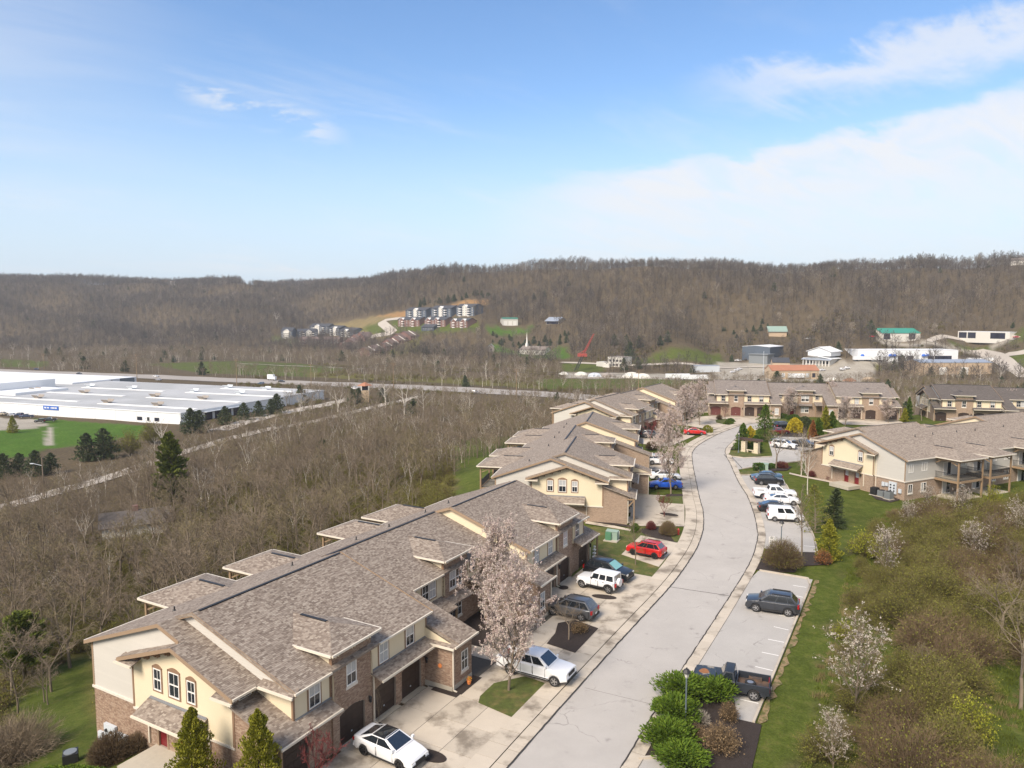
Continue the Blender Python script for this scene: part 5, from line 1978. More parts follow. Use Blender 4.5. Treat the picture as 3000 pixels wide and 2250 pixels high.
# orange hanging disc on the wing wall, hose reel, flower pot
M['orange'] = material('orange_disc', (0.75, 0.25, 0.08), 0.6)
o = MB()
o.tube((1.35, 9.15 - 0.02, 1.75), (1.35, 9.15 - 0.05, 1.75), 0.16, 0.16, 16)
o = o.build('wall_disc', M['orange'])
o.matrix_world = H1.mat
tag(o, 'round orange disc hanging on the brick side wall beside the garages', 'ornament')
def flowerpot(n, x, y, lab):
 X, Y = bl(n, x, y)
 t = thing('flower_pot', lab, 'flower pot', (X, Y, float(zg(Y)) + 0.08))
 q = MB()
 q.lathe([(0.12, 0), (0.18, 0.28)], 10)
 q.build('pot', M['orange'], t)
 q = MB()
 for k in range(60):
  a, b_ = RNG.uniform(0, 6.28), RNG.uniform(0, 0.25)
  p = Vector((b_ * math.cos(a), b_ * math.sin(a), 0.3 + RNG.uniform(0, 0.25)))
  s = Vector((RNG.uniform(-1, 1), RNG.uniform(-1, 1), RNG.uniform(-1, 1))).normalized() * 0.05
  s2 = s.orthogonal()
  q.poly([p - s, p + s2, p + s])
 q.build('flowers', M['flower'], t, uv=False)
M['flower'] = island_ramp('yellow_flowers', [(0, (0.6, 0.4, 0.04)), (0.5, (0.65, 0.2, 0.05)), (1, (0.08, 0.15, 0.03))])
flowerpot(1, 2.9, 10.6, 'pot of orange and yellow flowers at the foot of the brick wing')
# ---------------------------------------------------------------- vehicles
def paintm(name, col, metal=0.0, rough=0.28):
 return material(name, col, rough, 0.03, 1.5, metal=metal, spec=0.5, coat=0.7)


PAINT = {'white': paintm('white_car_paint', (0.74, 0.75, 0.77)), 'black': paintm('black_car_paint', (0.010, 0.012, 0.016)), 'red': paintm('red_car_paint', (0.52, 0.018, 0.018)), 'blue': paintm('bright_blue_paint', (0.015, 0.09, 0.52)),
  'steel': paintm('blue_grey_paint', (0.05, 0.10, 0.17)), 'grey': paintm('graphite_paint', (0.10, 0.105, 0.115), 0.3), 'charcoal': paintm('charcoal_paint', (0.035, 0.04, 0.05), 0.2), 'maroon': paintm('maroon_paint', (0.16, 0.012, 0.016)),
  'silver': paintm('silver_paint', (0.45, 0.46, 0.48), 0.4), 'tan': paintm('tan_paint', (0.40, 0.36, 0.28)), 'navy': paintm('dark_blue_paint', (0.018, 0.03, 0.08))}
M['oldblack'] = material('weathered_black_paint', (0.022, 0.027, 0.036), 0.42, 0.25, 3, spec=0.5)
M['rusthood'] = material('rusted_hood_paint', (0.030, 0.042, 0.06), 0.5, 0.25, 3, second=((0.28, 0.25, 0.20), 1.1, 0.47, 0.56))
M['rustspot'] = material('rust', (0.26, 0.11, 0.045), 0.9, 0.4, 6)
M['tyre'] = material('tyre_rubber', (0.018, 0.018, 0.019), 0.85, 0.2, 8)
M['rim'] = material('alloy_rim', (0.42, 0.42, 0.43), 0.35, 0.1, 8, metal=0.7)
M['rim_dark'] = material('dark_rim', (0.03, 0.03, 0.032), 0.4, metal=0.5)
M['carglass'] = material('car_glass', (0.016, 0.021, 0.027), 0.03, 0.2, 2, spec=1.0, coat=1.0)
M['shade'] = material('teal_sunshade_behind_windscreen', (0.20, 0.42, 0.42), 0.15, 0.1, 3, spec=0.6)
M['clad'] = material('black_plastic', (0.02, 0.02, 0.021), 0.7, 0.1, 5)
M['lamp'] = material('headlamp', (0.70, 0.70, 0.68), 0.1, spec=0.8)
M['tail'] = material('tail_lamp', (0.30, 0.008, 0.01), 0.2, spec=0.6)
M['plate'] = material('number_plate', (0.60, 0.62, 0.64), 0.6)
M['bedrust'] = material('rusty_bed_floor', (0.12, 0.075, 0.05), 0.9, 0.5, 3, second=((0.06, 0.045, 0.04), 1.2, 0.45, 0.6))

SPEC = {   # length, width, height, sill, profile of the lower body (x from nose to tail, z), cabin: cowl x, roof front x, roof rear x, tail base x, belt z; wheel radius, wheel x positions, roof half width share
 'sedan': dict(L=4.75, W=1.84, H=1.46, sill=0.22, prof=[(2.37, 0.58), (2.25, 0.74), (1.2, 0.93), (0.95, 0.97), (-1.55, 1.02), (-1.9, 1.05), (-2.28, 1.02), (-2.37, 0.7)], cab=(1.0, 0.25, -0.85, -1.72, 0.98), r=0.33, ax=(1.42, -1.38), roof=0.70),
 'fast': dict(L=4.70, W=1.86, H=1.45, sill=0.2, prof=[(2.35, 0.52), (2.2, 0.70), (1.3, 0.90), (1.0, 0.95), (-1.6, 1.02), (-2.1, 1.06), (-2.30, 1.0), (-2.35, 0.6)], cab=(1.15, 0.15, -0.9, -2.05, 0.97), r=0.345, ax=(1.42, -1.45), roof=0.72),
 'suv': dict(L=4.75, W=1.90, H=1.72, sill=0.28, prof=[(2.37, 0.66), (2.28, 0.92), (1.35, 1.05), (1.05, 1.08), (-2.1, 1.10), (-2.32, 1.06), (-2.37, 0.7)], cab=(1.22, 0.30, -1.70, -2.22, 1.10), r=0.385, ax=(1.42, -1.38), roof=0.76),
 'compact': dict(L=4.25, W=1.80, H=1.67, sill=0.27, prof=[(2.12, 0.66), (2.02, 0.92), (1.25, 1.04), (1.0, 1.06), (-1.85, 1.08), (-2.08, 1.05), (-2.12, 0.66)], cab=(1.15, 0.28, -1.50, -2.0, 1.08), r=0.365, ax=(1.28, -1.28), roof=0.78),
 'van': dict(L=4.45, W=1.84, H=1.86, sill=0.25, prof=[(2.22, 0.62), (2.12, 0.86), (1.55, 1.02), (1.3, 1.08), (-2.1, 1.14), (-2.2, 1.1), (-2.22, 0.6)], cab=(1.45, 0.75, -2.0, -2.17, 1.1), r=0.33, ax=(1.35, -1.35), roof=0.84),
 'pickup': dict(L=5.85, W=2.02, H=1.92, sill=0.42, prof=[(2.92, 0.75), (2.86, 1.12), (1.6, 1.22), (1.25, 1.25), (-1.0, 1.27), (-1.02, 0.8)], cab=(1.45, 0.62, -0.72, -0.98, 1.27), r=0.41, ax=(1.95, -1.75), roof=0.78, bed=(-1.06, -2.9, 1.25)),
 'regcab': dict(L=5.35, W=1.98, H=1.78, sill=0.42, prof=[(2.65, 0.80), (2.62, 1.10), (1.1, 1.15), (0.8, 1.16), (-0.28, 1.16), (-0.3, 0.8)], cab=(0.85, 0.45, -0.15, -0.27, 1.16), r=0.40, ax=(1.75, -1.55), roof=0.80, bed=(-0.34, -2.6, 1.16)),
 'offroad': dict(L=4.35, W=1.82, H=1.84, sill=0.42, prof=[(2.05, 0.85), (2.03, 1.08), (0.8, 1.16), (0.6, 1.17), (-1.95, 1.17), (-2.0, 0.7)], cab=(0.62, 0.35, -1.93, -1.98, 1.17), r=0.41, ax=(1.5, -1.38), roof=0.88),
}


def arch_z(x, s):
 z = s['sill']
 for a in s['ax']:
  R = s['r'] * 1.16
  if abs(x - a) < R:
   z = max(z, s['r'] + math.sqrt(R * R - (x - a) ** 2) * 0.98)
 return z


def loft_body(s, x0=None, x1=None):
 prof = s['prof']
 L, w = s['L'], s['W'] / 2
 xs = set(p[0] for p in prof)
 for a in s['ax']:
  for k in range(-4, 5):
   xs.add(a + s['r'] * 1.16 * k / 4.001)
 xs.add(0.0)
 lo, hi = prof[-1][0], prof[0][0]
 xs = sorted(x for x in xs if lo <= x <= hi)
 px = [p[0] for p in prof][::-1]
 pz = [p[1] for p in prof][::-1]
 mb = MB()
 rings = []
 for x in xs:
  zt = float(np.interp(x, px, pz))
  e = max(0.0, (abs(x) - (L / 2 - 0.75)) / 0.75)
  if 'bed' in s and x < 0:
   e = 0
  ww = w * (1 - 0.13 * e * e)
  zb = arch_z(x, s)
  zend = 0.12 * (e > 0.9)
  zs = s['sill'] + zend
  zb = max(zb, zs)
  zm = max(zb + 0.01, min(0.62 * zt + 0.38 * s['sill'], zt - 0.12))
  half = [(0.0, zs), (ww * 0.80, zs if zb <= zs + 0.01 else zs), (ww * 0.96, zb), (ww, max(zm, zb + 0.005)), (ww * 0.985, max(zt - 0.07, zb + 0.01)), (ww * 0.90, zt), (0.0, zt + 0.025)]
  ring = [(x, y, z) for y, z in half] + [(x, -y, z) for y, z in half[-2:0:-1]]
  rings.append(ring)
 n = len(rings[0])
 i0 = 0
 for r_ in rings:
  mb.v += r_
 for k in range(len(rings) - 1):
  for j in range(n):
   j2 = (j + 1) % n
   mb.f.append((k * n + j, k * n + j2, (k + 1) * n + j2, (k + 1) * n + j))
   mb.mi.append(0)
 mb.f.append(tuple(range(n))[::-1])
 mb.f.append(tuple((len(rings) - 1) * n + j for j in range(n)))
 mb.mi += [0, 0]
 # consistent outward faces
 return mb


def fix_normals(me, bevel=0.0):
 bm = bmesh.new()
 bm.from_mesh(me)
 if bevel:
  bmesh.ops.remove_doubles(bm, verts=bm.verts[:], dist=0.0008)
  bmesh.ops.recalc_face_normals(bm, faces=bm.faces[:])
  ed = [e for e in bm.edges if len(e.link_faces) == 2 and e.calc_face_angle(0) > 0.42]
  bmesh.ops.bevel(bm, geom=ed, offset=bevel, segments=2, profile=0.6, affect='EDGES', clamp_overlap=True)
  for f in bm.faces:
   f.smooth = True
 bmesh.ops.recalc_face_normals(bm, faces=bm.faces[:])
 bm.to_mesh(me)
 bm.free()


VEH = {}


def vehicle(kind, paint, label, cat, pos, head, group=None, roof=None, rim='rim', shade=False, topmat=None, simple=False, scale=1.0):
 s = SPEC[kind]
 x, y, z = pos
 r = thing({'pickup': 'pickup_truck', 'regcab': 'pickup_truck', 'van': 'cargo_van'}.get(kind, 'parked_car'), label, cat, (x, y, z), head, group)
 r.scale = (scale,) * 3
 key = (kind, paint, roof, rim, shade, simple)
 if key in VEH:
  def cp(src, par):
   for n, me, kids, loc in src:
    o = bpy.data.objects.new(n, me)
    COL.objects.link(o)
    o.parent = par
    o.location = loc
    cp(kids, o)
  cp(VEH[key], r)
  return r
 pm = PAINT.get(paint) or M[paint]
 rec = []

 def add(name, mb, mats, parent=None, smooth=False, fix=False, loc=(0, 0, 0)):
  o = mb.build(name, mats, parent if parent is not None else r, uv=False, smooth=smooth)
  if fix:
   fix_normals(o.data, 0.045 if name == 'body' else 0.0)
  o.location = loc
  node = (name, o.data, [], loc)
  if parent is None:
   rec.append(node)
   add.last = node
  else:
   add.last[2].append(node)
  return o
 w = s['W'] / 2
 body = loft_body(s)
 xc, xf, xr, xb, zb = s['cab']
 H_, rt = s['H'], s['roof']
 # cabin shell
 bw, tw_ = w * 0.90, w * rt
 ztop = H_ - 0.05
 cab = [(xc, bw, zb), (xf, tw_, ztop), (xr, tw_, ztop), (xb, bw, zb)]
 i = len(body.v)
 for (cx, cy, cz) in cab:
  body.v += [(cx, cy, cz), (cx, -cy, cz)]
 body.v += [(xf - 0.15, 0, H_), (xr + 0.15, 0, H_), (xf - 0.06, tw_ * 0.7, H_ - 0.012), (xf - 0.06, -tw_ * 0.7, H_ - 0.012), (xr + 0.06, tw_ * 0.7, H_ - 0.012), (xr + 0.06, -tw_ * 0.7, H_ - 0.012)]
 top = (i + 8, i + 9, i + 10, i + 11, i + 12, i + 13)
 F_ = [(i, i + 2, i + 4, i + 6), (i + 1, i + 7, i + 5, i + 3), (i + 2, top[2], top[4], i + 4), (i + 3, i + 5, top[5], top[3]),
  (top[2], top[0], top[1], top[4]), (top[3], top[5], top[1], top[0]), (i, i + 1, i + 3, i + 2), (i + 2, i + 3, top[3], top[2]), (top[2], top[3], top[0]), (i + 6, i + 4, i + 5, i + 7), (i + 4, top[4], top[5], i + 5), (top[4], top[1], top[5])]
 body.f += F_
 roofset = {2, 3, 4, 5, 7, 8, 10, 11}
 body.mi += [1 if (k in roofset) else 0 for k in range(len(F_))]
 if 'bed' in s:
  b0, b1, bz = s['bed']
  t = 0.09
  for sg in (-1, 1):
   # bed side with a wheel arch cut
   a = s['ax'][1]
   R = s['r'] * 1.16
   pts = [(b0, s['sill'] + 0.1), (b0, bz), (b1, bz), (b1, s['sill'] + 0.12)] + [(a + R * math.cos(th), s['r'] + R * math.sin(th)) for th in [math.pi - math.pi * k / 10 for k in range(11)]]
   pts = [p for p in pts if p[1] > s['sill'] * 0.6]
   tri = tessellate_polygon([[Vector((p[0], p[1], 0)) for p in pts]])
   for tr in tri:
    q = [pts[k] for k in tr]
    for yy in (sg * w * 0.985, sg * (w * 0.985 - t)):
     body.poly([(p[0], yy, p[1]) for p in q])
   for k in range(len(pts)):
    p, p2 = pts[k], pts[(k + 1) % len(pts)]
    body.poly([(p[0], sg * w * 0.985, p[1]), (p2[0], sg * w * 0.985, p2[1]), (p2[0], sg * (w * 0.985 - t), p2[1]), (p[0], sg * (w * 0.985 - t), p[1])])
  body.box(b1, b1 + 0.07, -w * 0.9, w * 0.9, s['sill'] + 0.15, bz)
  body.box(b0 - 0.06, b0, -w * 0.9, w * 0.9, s['sill'] + 0.2, bz)
 rm = PAINT.get(roof) or (M[roof] if roof else pm)
 add('body', body, [pm, rm], fix=True)
 if kind == 'regcab':
  q = MB()
  q.poly([(2.5, -0.78, 1.128), (2.5, 0.78, 1.128), (1.15, 0.80, 1.178), (1.15, -0.80, 1.178)][::-1])
  q.box(1.15, 2.5, -0.76, 0.76, 1.10, 1.12)
  q.f.pop(0) if False else None
  add('hood_panel', q, M['rusthood'], fix=True)
  q = MB()
  q.prism([(1.95 + 0.34 * math.cos(a) * (1 + 0.2 * math.sin(3 * a)), 0.1 + 0.36 * math.sin(a)) for a in [k * 0.45 for k in range(14)]], 1.12, 1.176)
  add('rust_patch', q, M['rustspot'])
 if 'bed' in s:
  q = MB()
  q.box(b1 + 0.07, b0, -w * 0.9, w * 0.9, s['sill'] + 0.22, s['sill'] + 0.27)
  for sg in (-1, 1):
   q.box(s['ax'][1] - 0.45, s['ax'][1] + 0.45, min(sg * w * 0.9, sg * w * 0.62), max(sg * w * 0.9, sg * w * 0.62), s['sill'] + 0.27, s['sill'] + 0.5)
  add('bed_floor', q, M['bedrust' if kind == 'regcab' else 'clad'])
 # glass, standing a touch proud of the shell
 def pane(name, quad, m='carglass'):
  n = (Vector(quad[1]) - Vector(quad[0])).cross(Vector(quad[2]) - Vector(quad[0])).normalized()
  c = sum((Vector(p) for p in quad), Vector((0, 0, 0))) / len(quad)
  if n.dot(c - Vector(((xf + xr) / 2, 0, zb + 0.2))) < 0:
   quad = quad[::-1]
   n = -n
  q = MB()
  a = [Vector(p) + n * 0.012 for p in quad]
  b = [Vector(p) - n * 0.01 for p in quad]
  q.poly(a)
  for k in range(len(a)):
   q.poly([b[k], b[(k + 1) % len(a)], a[(k + 1) % len(a)], a[k]])
  add(name, q, M[m])

 def L3(p, q_, t):
  return tuple(Vector(p).lerp(Vector(q_), t))

 def inset(A, B, C, D, ta, tb, ua, ub):
  """sub-quad of A(bottom front) B(top front) C(top rear) D(bottom rear)"""
  bot = lambda t: L3(A, D, t)
  tp = lambda t: L3(B, C, t)
  return [L3(bot(ta), tp(ta), ua), L3(bot(ta), tp(ta), ub), L3(bot(tb), tp(tb), ub), L3(bot(tb), tp(tb), ua)]
 fl, fR, tl_, tr_ = (xc, bw, zb), (xc, -bw, zb), (xf, tw_, ztop), (xf, -tw_, ztop)
 pane('windscreen', inset(fl, tl_, tr_, fR, 0.07, 0.93, 0.08, 0.94), 'shade' if shade else 'carglass')
 bl_, br_, rl_, rr_ = (xb, bw, zb), (xb, -bw, zb), (xr, tw_, ztop), (xr, -tw_, ztop)
 pane('rear_window', inset(bl_, rl_, rr_, br_, 0.1, 0.9, 0.15, 0.9))
 cuts = {'sedan': ((0.08, 0.48), (0.495, 0.9)), 'fast': ((0.09, 0.475), (0.49, 0.9)), 'suv': ((0.08, 0.385), (0.40, 0.70), (0.715, 0.95)), 'compact': ((0.09, 0.435), (0.45, 0.76), (0.775, 0.95)), 'van': ((0.10, 0.38), (0.42, 0.66)), 'pickup': ((0.12, 0.50), (0.55, 0.92)), 'regcab': ((0.2, 0.86),), 'offroad': ((0.06, 0.32), (0.37, 0.62), (0.67, 0.95))}[kind]
 for sg in (1, -1):
  A, B, C, D = (xc, bw * sg, zb), (xf, tw_ * sg, ztop), (xr, tw_ * sg, ztop), (xb, bw * sg, zb)
  for a, b in cuts:
   pane('side_window', inset(A, B, C, D, a, b, 0.06, 0.90))
 if roof == 'glassroof':
  pass
 # wheels
 for ax_ in s['ax']:
  for sg in (1, -1):
   R = s['r']
   q = MB()
   tw2 = 0.13
   prof = [(R * 0.66, -tw2), (R * 0.95, -tw2), (R, -tw2 * 0.6), (R, tw2 * 0.6), (R * 0.95, tw2), (R * 0.66, tw2)]
   n = 16
   for pr, py_ in prof:
    for k in range(n):
     a = 2 * math.pi * k / n
     q.v.append((pr * math.cos(a), py_, pr * math.sin(a)))
   for j in range(len(prof) - 1):
    for k in range(n):
     k2 = (k + 1) % n
     q.f.append((j * n + k, j * n + k2, (j + 1) * n + k2, (j + 1) * n + k))
     q.mi.append(0)
   o = add('wheel', q, M['tyre'], fix=True, loc=(ax_, sg * (w - 0.125), R))
   q = MB()
   q.tube((0, -0.05, 0), (0, 0.05, 0), R * 0.68, R * 0.68, 16)
   rm_ = add('rim', q, M['rim_dark' if not simple else rim], parent=o)
   if not simple:
    q = MB()
    for k in range(5):
     a = 2 * math.pi * k / 5
     d = Vector((math.cos(a), 0, math.sin(a)))
     t = Vector((-math.sin(a), 0, math.cos(a)))
     q.obox(d * 0.03 - t * 0.035 + Vector((0, -0.115, 0)), d * (R * 0.62), t * 0.07, Vector((0, 0.23, 0)))
    for y0 in (-0.10, 0.06):
     n = 16
     for k in range(n):
      a, a2 = 2 * math.pi * k / n, 2 * math.pi * (k + 1) / n
      q.poly([(R * 0.58 * math.cos(a), y0, R * 0.58 * math.sin(a)), (R * 0.68 * math.cos(a), y0, R * 0.68 * math.sin(a)), (R * 0.68 * math.cos(a2), y0, R * 0.68 * math.sin(a2)), (R * 0.58 * math.cos(a2), y0, R * 0.58 * math.sin(a2))])
      q.poly([(R * 0.58 * math.cos(a), y0 + 0.04, R * 0.58 * math.sin(a)), (R * 0.68 * math.cos(a), y0 + 0.04, R * 0.68 * math.sin(a)), (R * 0.68 * math.cos(a2), y0 + 0.04, R * 0.68 * math.sin(a2)), (R * 0.58 * math.cos(a2), y0 + 0.04, R * 0.58 * math.sin(a2))])
    q.tube((0, -0.118, 0), (0, 0.118, 0), R * 0.16, R * 0.16, 10)
    add('spokes', q, M[rim], parent=o)
 # lamps, bumpers, mirrors
 Lh = s['L'] / 2
 nose, tail = s['prof'][0], s['prof'][-1] if 'bed' not in s else (s['bed'][1], 0.8)
 zf_ = float(np.interp(Lh - 0.12, [p[0] for p in s['prof']][::-1], [p[1] for p in s['prof']][::-1]))
 for sg in (1, -1):
  q = MB()
  q.box(Lh - 0.26, Lh - 0.03, min(sg * w * 0.52, sg * w * 0.86), max(sg * w * 0.52, sg * w * 0.86), zf_ - 0.20, zf_ - 0.045)
  add('headlight', q, M['lamp'])
  q = MB()
  tz = 0.80 if kind in ('sedan', 'fast') else 0.98
  xe = tail[0] if 'bed' in s else -Lh
  q.box(xe - 0.015, xe + 0.13, min(sg * w * 0.66, sg * w * 0.93), max(sg * w * 0.66, sg * w * 0.93), tz - 0.10 - (0.15 if kind not in ('sedan', 'fast') else 0), tz + 0.08)
  add('tail_light', q, M['tail'])
  if not simple:
   q = MB()
   q.box(xc - 0.25, xc - 0.12, min(sg * w * 0.93, sg * w * 1.12), max(sg * w * 0.93, sg * w * 1.12), zb + 0.02, zb + 0.17)
   add('mirror', q, pm if kind not in ('offroad',) else M['clad'])
   q = MB()
   for a, b in cuts[:2]:
    hx = xc + (xb - xc) * (b - 0.06)
    q.box(hx - 0.09, hx + 0.09, min(sg * w * 0.985, sg * w * 1.01), max(sg * w * 0.985, sg * w * 1.01), zb - 0.17, zb - 0.13)
   add('door_handle', q, M['clad'] if kind == 'offroad' else pm)
 if not simple:
  q = MB()
  for a, b in cuts:
   for t in (a - 0.02, b + 0.015):
    hx = xc + (xb - xc) * t
    if abs(hx - s['ax'][1]) > s['r'] * 1.2 and abs(hx - s['ax'][0]) > s['r'] * 1.2:
     for sg in (-1, 1):
      q.box(hx - 0.01, hx + 0.01, min(sg * w * 0.97, sg * (w + 0.003)), max(sg * w * 0.97, sg * (w + 0.003)), s['sill'] + 0.14, zb - 0.08)
  if q.f:
   add('door_seam', q, M['clad'])
  q = MB()
  q.box(s['ax'][1] + s['r'] * 1.2, s['ax'][0] - s['r'] * 1.2, -w * 1.004, w * 1.004, s['sill'] + 0.0, s['sill'] + 0.09)
  add('side_sill', q, M['clad'])
 q = MB()
 q.box(Lh - 0.10, Lh + 0.015, -w * 0.48, w * 0.48, zf_ - 0.32, zf_ - 0.08)
 q.box(Lh - 0.14, Lh + 0.03, -w * 0.80, w * 0.80, s['sill'] + 0.08, s['sill'] + 0.22)
 add('grille', q, M['clad'])
 xe = tail[0] if 'bed' in s else -Lh
 q = MB()
 q.box(xe - 0.06, xe + 0.12, -w * 0.86, w * 0.86, s['sill'] + 0.08, s['sill'] + 0.28)
 if kind in ('suv', 'compact', 'van', 'offroad', 'pickup'):
  for sg in (-1, 1):
   q.box(s['ax'][1] + s['r'] * 1.2, s['ax'][0] - s['r'] * 1.2, min(sg * w * 0.9, sg * w * 1.0), max(sg * w * 0.9, sg * w * 1.0), s['sill'] - 0.02, s['sill'] + 0.13)
 add('bumper', q, M['clad'] if paint not in ('white',) or kind in ('offroad', 'van') else pm)
 q = MB()
 q.box(xe - 0.075, xe - 0.05, -0.16, 0.16, 0.62, 0.74)
 add('number_plate', q, M['plate'])
 if kind in ('suv', 'compact') and not simple:
  for sg in (-1, 1):
   q = MB()
   q.box(xr + 0.1, xf - 0.25, sg * tw_ * 0.86 - 0.02, sg * tw_ * 0.86 + 0.02, H_ - 0.01, H_ + 0.045)
   add('roof_rail', q, M['clad'])
 if kind == 'offroad':
  for ax_ in s['ax']:
   for sg in (-1, 1):
    q = MB()
    n = 8
    R0, R1 = s['r'] * 1.10, s['r'] * 1.32
    for k in range(n):
     a, a2 = math.pi * (0.02 + 0.96 * k / n), math.pi * (0.02 + 0.96 * (k + 1) / n)
     c, c2 = (ax_ + R1 * math.cos(a), s['r'] + R1 * math.sin(a)), (ax_ + R1 * math.cos(a2), s['r'] + R1 * math.sin(a2))
     e, e2 = (ax_ + R0 * math.cos(a), s['r'] + R0 * math.sin(a)), (ax_ + R0 * math.cos(a2), s['r'] + R0 * math.sin(a2))
     y0, y1 = sg * w * 0.94, sg * (w + 0.09)
     q.poly([(c[0], y0, c[1]), (c2[0], y0, c2[1]), (c2[0], y1, c2[1]), (c[0], y1, c[1])])
     q.poly([(c[0], y1, c[1]), (c2[0], y1, c2[1]), (e2[0], y1, e2[1]), (e[0], y1, e[1])])
     q.poly([(e[0], y0, e[1]), (e2[0], y0, e2[1]), (e2[0], y1, e2[1]), (e[0], y1, e[1])])
    add('fender_flare', q, M['clad'] if ax_ < 0 else pm, fix=True)
  q = MB()
  q.tube((-2.02, 0, 1.02), (-2.30, 0, 1.02), 0.40, 0.40, 18)
  add('spare_wheel_cover', q, pm)
 VEH[key] = rec
 return r


M['glassroof'] = M['carglass']


def park(kind, paint, label, cat, a, b, **kw):
 """a, b: photo positions on the ground under the nose and the tail"""
 A, B = Vector(spot(*a)), Vector(spot(*b))
 c = (A + B) / 2
 d = A - B
 up = kw.pop('up', 0.05)
 return vehicle(kind, paint, label, cat, (c.x, c.y, float(zg(c.y)) + up), math.atan2(d.y, d.x), **kw)


def stand(kind, paint, label, cat, p, ang, **kw):
 """p: photo position of the ground under the middle; ang: heading, degrees from +x"""
 c = Vector(spot(*p))
 up = kw.pop('up', 0.05)
 return vehicle(kind, paint, label, cat, (c.x, c.y, float(zg(c.y)) + up), rad(ang), **kw)


U1 = 90 - 29.1               # heading of the first row's long axis; across it is U1 - 90
ACR = U1 - 90
stand('fast', 'white', 'white sedan with black glass roof on the nearest driveway', 'car', (1145, 2215), ACR - 3, roof='glassroof', rim='rim_dark', up=0.07)
stand('pickup', 'white', 'white crew cab pickup under the pink blossom tree', 'pickup', k2(868, 1160), ACR, up=0.07)
stand('suv', 'grey', 'grey car backed against the bare tree by the brick wing', 'car', k2(1056, 835), ACR + 180, up=0.07)
stand('offroad', 'white', 'boxy white off-road car with a spare wheel on its tailgate', 'car', k2(1208, 690), ACR + 180 - 4, up=0.07)
stand('suv', 'black', 'big black car with a teal windscreen shade by the lawn', 'car', k2(1258, 630), ACR - 4, shade=True, up=0.07, scale=1.05)
stand('compact', 'red', 'bright red car alone on its parking pad on the lawn', 'car', k2(1462, 512), ACR + 180 - 4, rim='rim_dark', up=0.09)
stand('compact', 'charcoal', 'dark grey car parked alone across the empty near bay', 'car', lc(852, 625), 180 + ACR + 6, up=0.02, scale=1.08)
TRK = stand('regcab', 'oldblack', 'old black pickup with rusted hood and an open bed', 'pickup', jc(1390, 440), 180 + ACR + 7, up=0.02)
X, Y, Z = TRK.location
sp = thing('spare_tyre', 'spare tyre lying in the bed of the old black pickup', 'tyre', (X - math.cos(TRK.rotation_euler.z) * 1.25, Y - math.sin(TRK.rotation_euler.z) * 1.25, Z + 0.70))
q = MB()
q.lathe([(0.22, 0.02), (0.36, 0.0), (0.38, 0.06), (0.38, 0.16), (0.36, 0.22), (0.22, 0.20)], 16)
q.build('tread', M['tyre'], sp)
q = MB()
q.lathe([(0.22, 0.05), (0.22, 0.21), (0.1, 0.215)], 14)
q.build('rim', M['rim'], sp)
stand('van', 'white', 'white cargo van, nearest of the cars in the far bay', 'van', lt(868, 805), -12, up=0.02)
stand('fast', 'black', 'black sedan between the white van and the white sedan', 'car', lt(760, 690), -10, rim='rim_dark', up=0.02)
stand('sedan', 'white', 'white sedan between the black sedan and the white pickup', 'car', lt(830, 590), -10, up=0.02)
stand('pickup', 'white', 'white extended cab pickup parked nose to the lawn', 'pickup', lt(735, 520), -8, up=0.02)
stand('compact', 'black', 'small black car in front of the blue grey sedan', 'car', lt(662, 345), -8, up=0.02)
stand('sedan', 'steel', 'blue grey sedan at the far end of the bay behind the black car', 'car', lt(630, 290), 172, up=0.02)
stand('sedan', 'blue', 'bright blue car behind the blossom tree trunk', 'car', (1949, 1430), 176, up=0.06, scale=1.03)
stand('sedan', 'white', 'white car just behind the bright blue one', 'car', (1948, 1404), -4, up=0.06)
stand('suv', 'white', 'white car mostly hidden by the third row of blossom, at the brick entry wing', 'car', (1932, 1360), -4, up=0.06)
stand('sedan', 'red', 'red car under the blossom at the road bend', 'car', (2036, 1273), -16, up=0.06)
stand('suv', 'grey', 'grey car behind red twigs before the third row', 'car', (1912, 1283), -16, up=0.06)
stand('suv', 'white', 'white car in the court behind the pergola', 'car', ic(1200, 625), -40, up=0.03)
stand('sedan', 'black', 'black car beside the balcony row gable in the court', 'car', ic(1530, 600), -40, up=0.03, simple=True)
stand('suv', 'black', 'dark car parked before the far row by the golden shrub', 'car', ic(1185, 310), 20, up=0.06, simple=True)
stand('sedan', 'maroon', 'red car half hidden by the tall green conifer', 'car', ic(1110, 400), 20, up=0.06, simple=True)
# ---------------------------------------------------------------- vegetation
def vmat(name, col, var=0.35, scale=2.0, rough=0.95):
 return material(name, col, rough, var, scale, objr=0.22, spec=0.1)


M['bark'] = vmat('grey_brown_bark', (0.203, 0.165, 0.124))
M['bark_pale'] = vmat('pale_sycamore_bark', (0.50, 0.46, 0.40), 0.3, 1.0)
M['bark_dark'] = vmat('dark_bark', (0.064, 0.049, 0.039))
M['twig'] = vmat('grey_brown_twigs', (0.194, 0.153, 0.109), 0.2, 0.4)
M['twig_tan'] = vmat('tan_olive_twigs', (0.194, 0.162, 0.090), 0.25, 0.4)
M['tuft_green'] = vmat('rough_grass_blades', (0.10, 0.125, 0.022), 0.3, 0.5)
M['tuft_straw'] = vmat('straw_blades', (0.20, 0.165, 0.075), 0.3, 0.5)
M['twig_far'] = bpy.data.materials.new('far_grey_twigs')
M['twig_far'].use_nodes = True
N = Nodes(M['twig_far'].node_tree)
_b = M['twig_far'].node_tree.nodes['Principled BSDF']
_b.inputs['Roughness'].default_value = 0.95
_b.inputs['Specular IOR Level'].default_value = 0.1
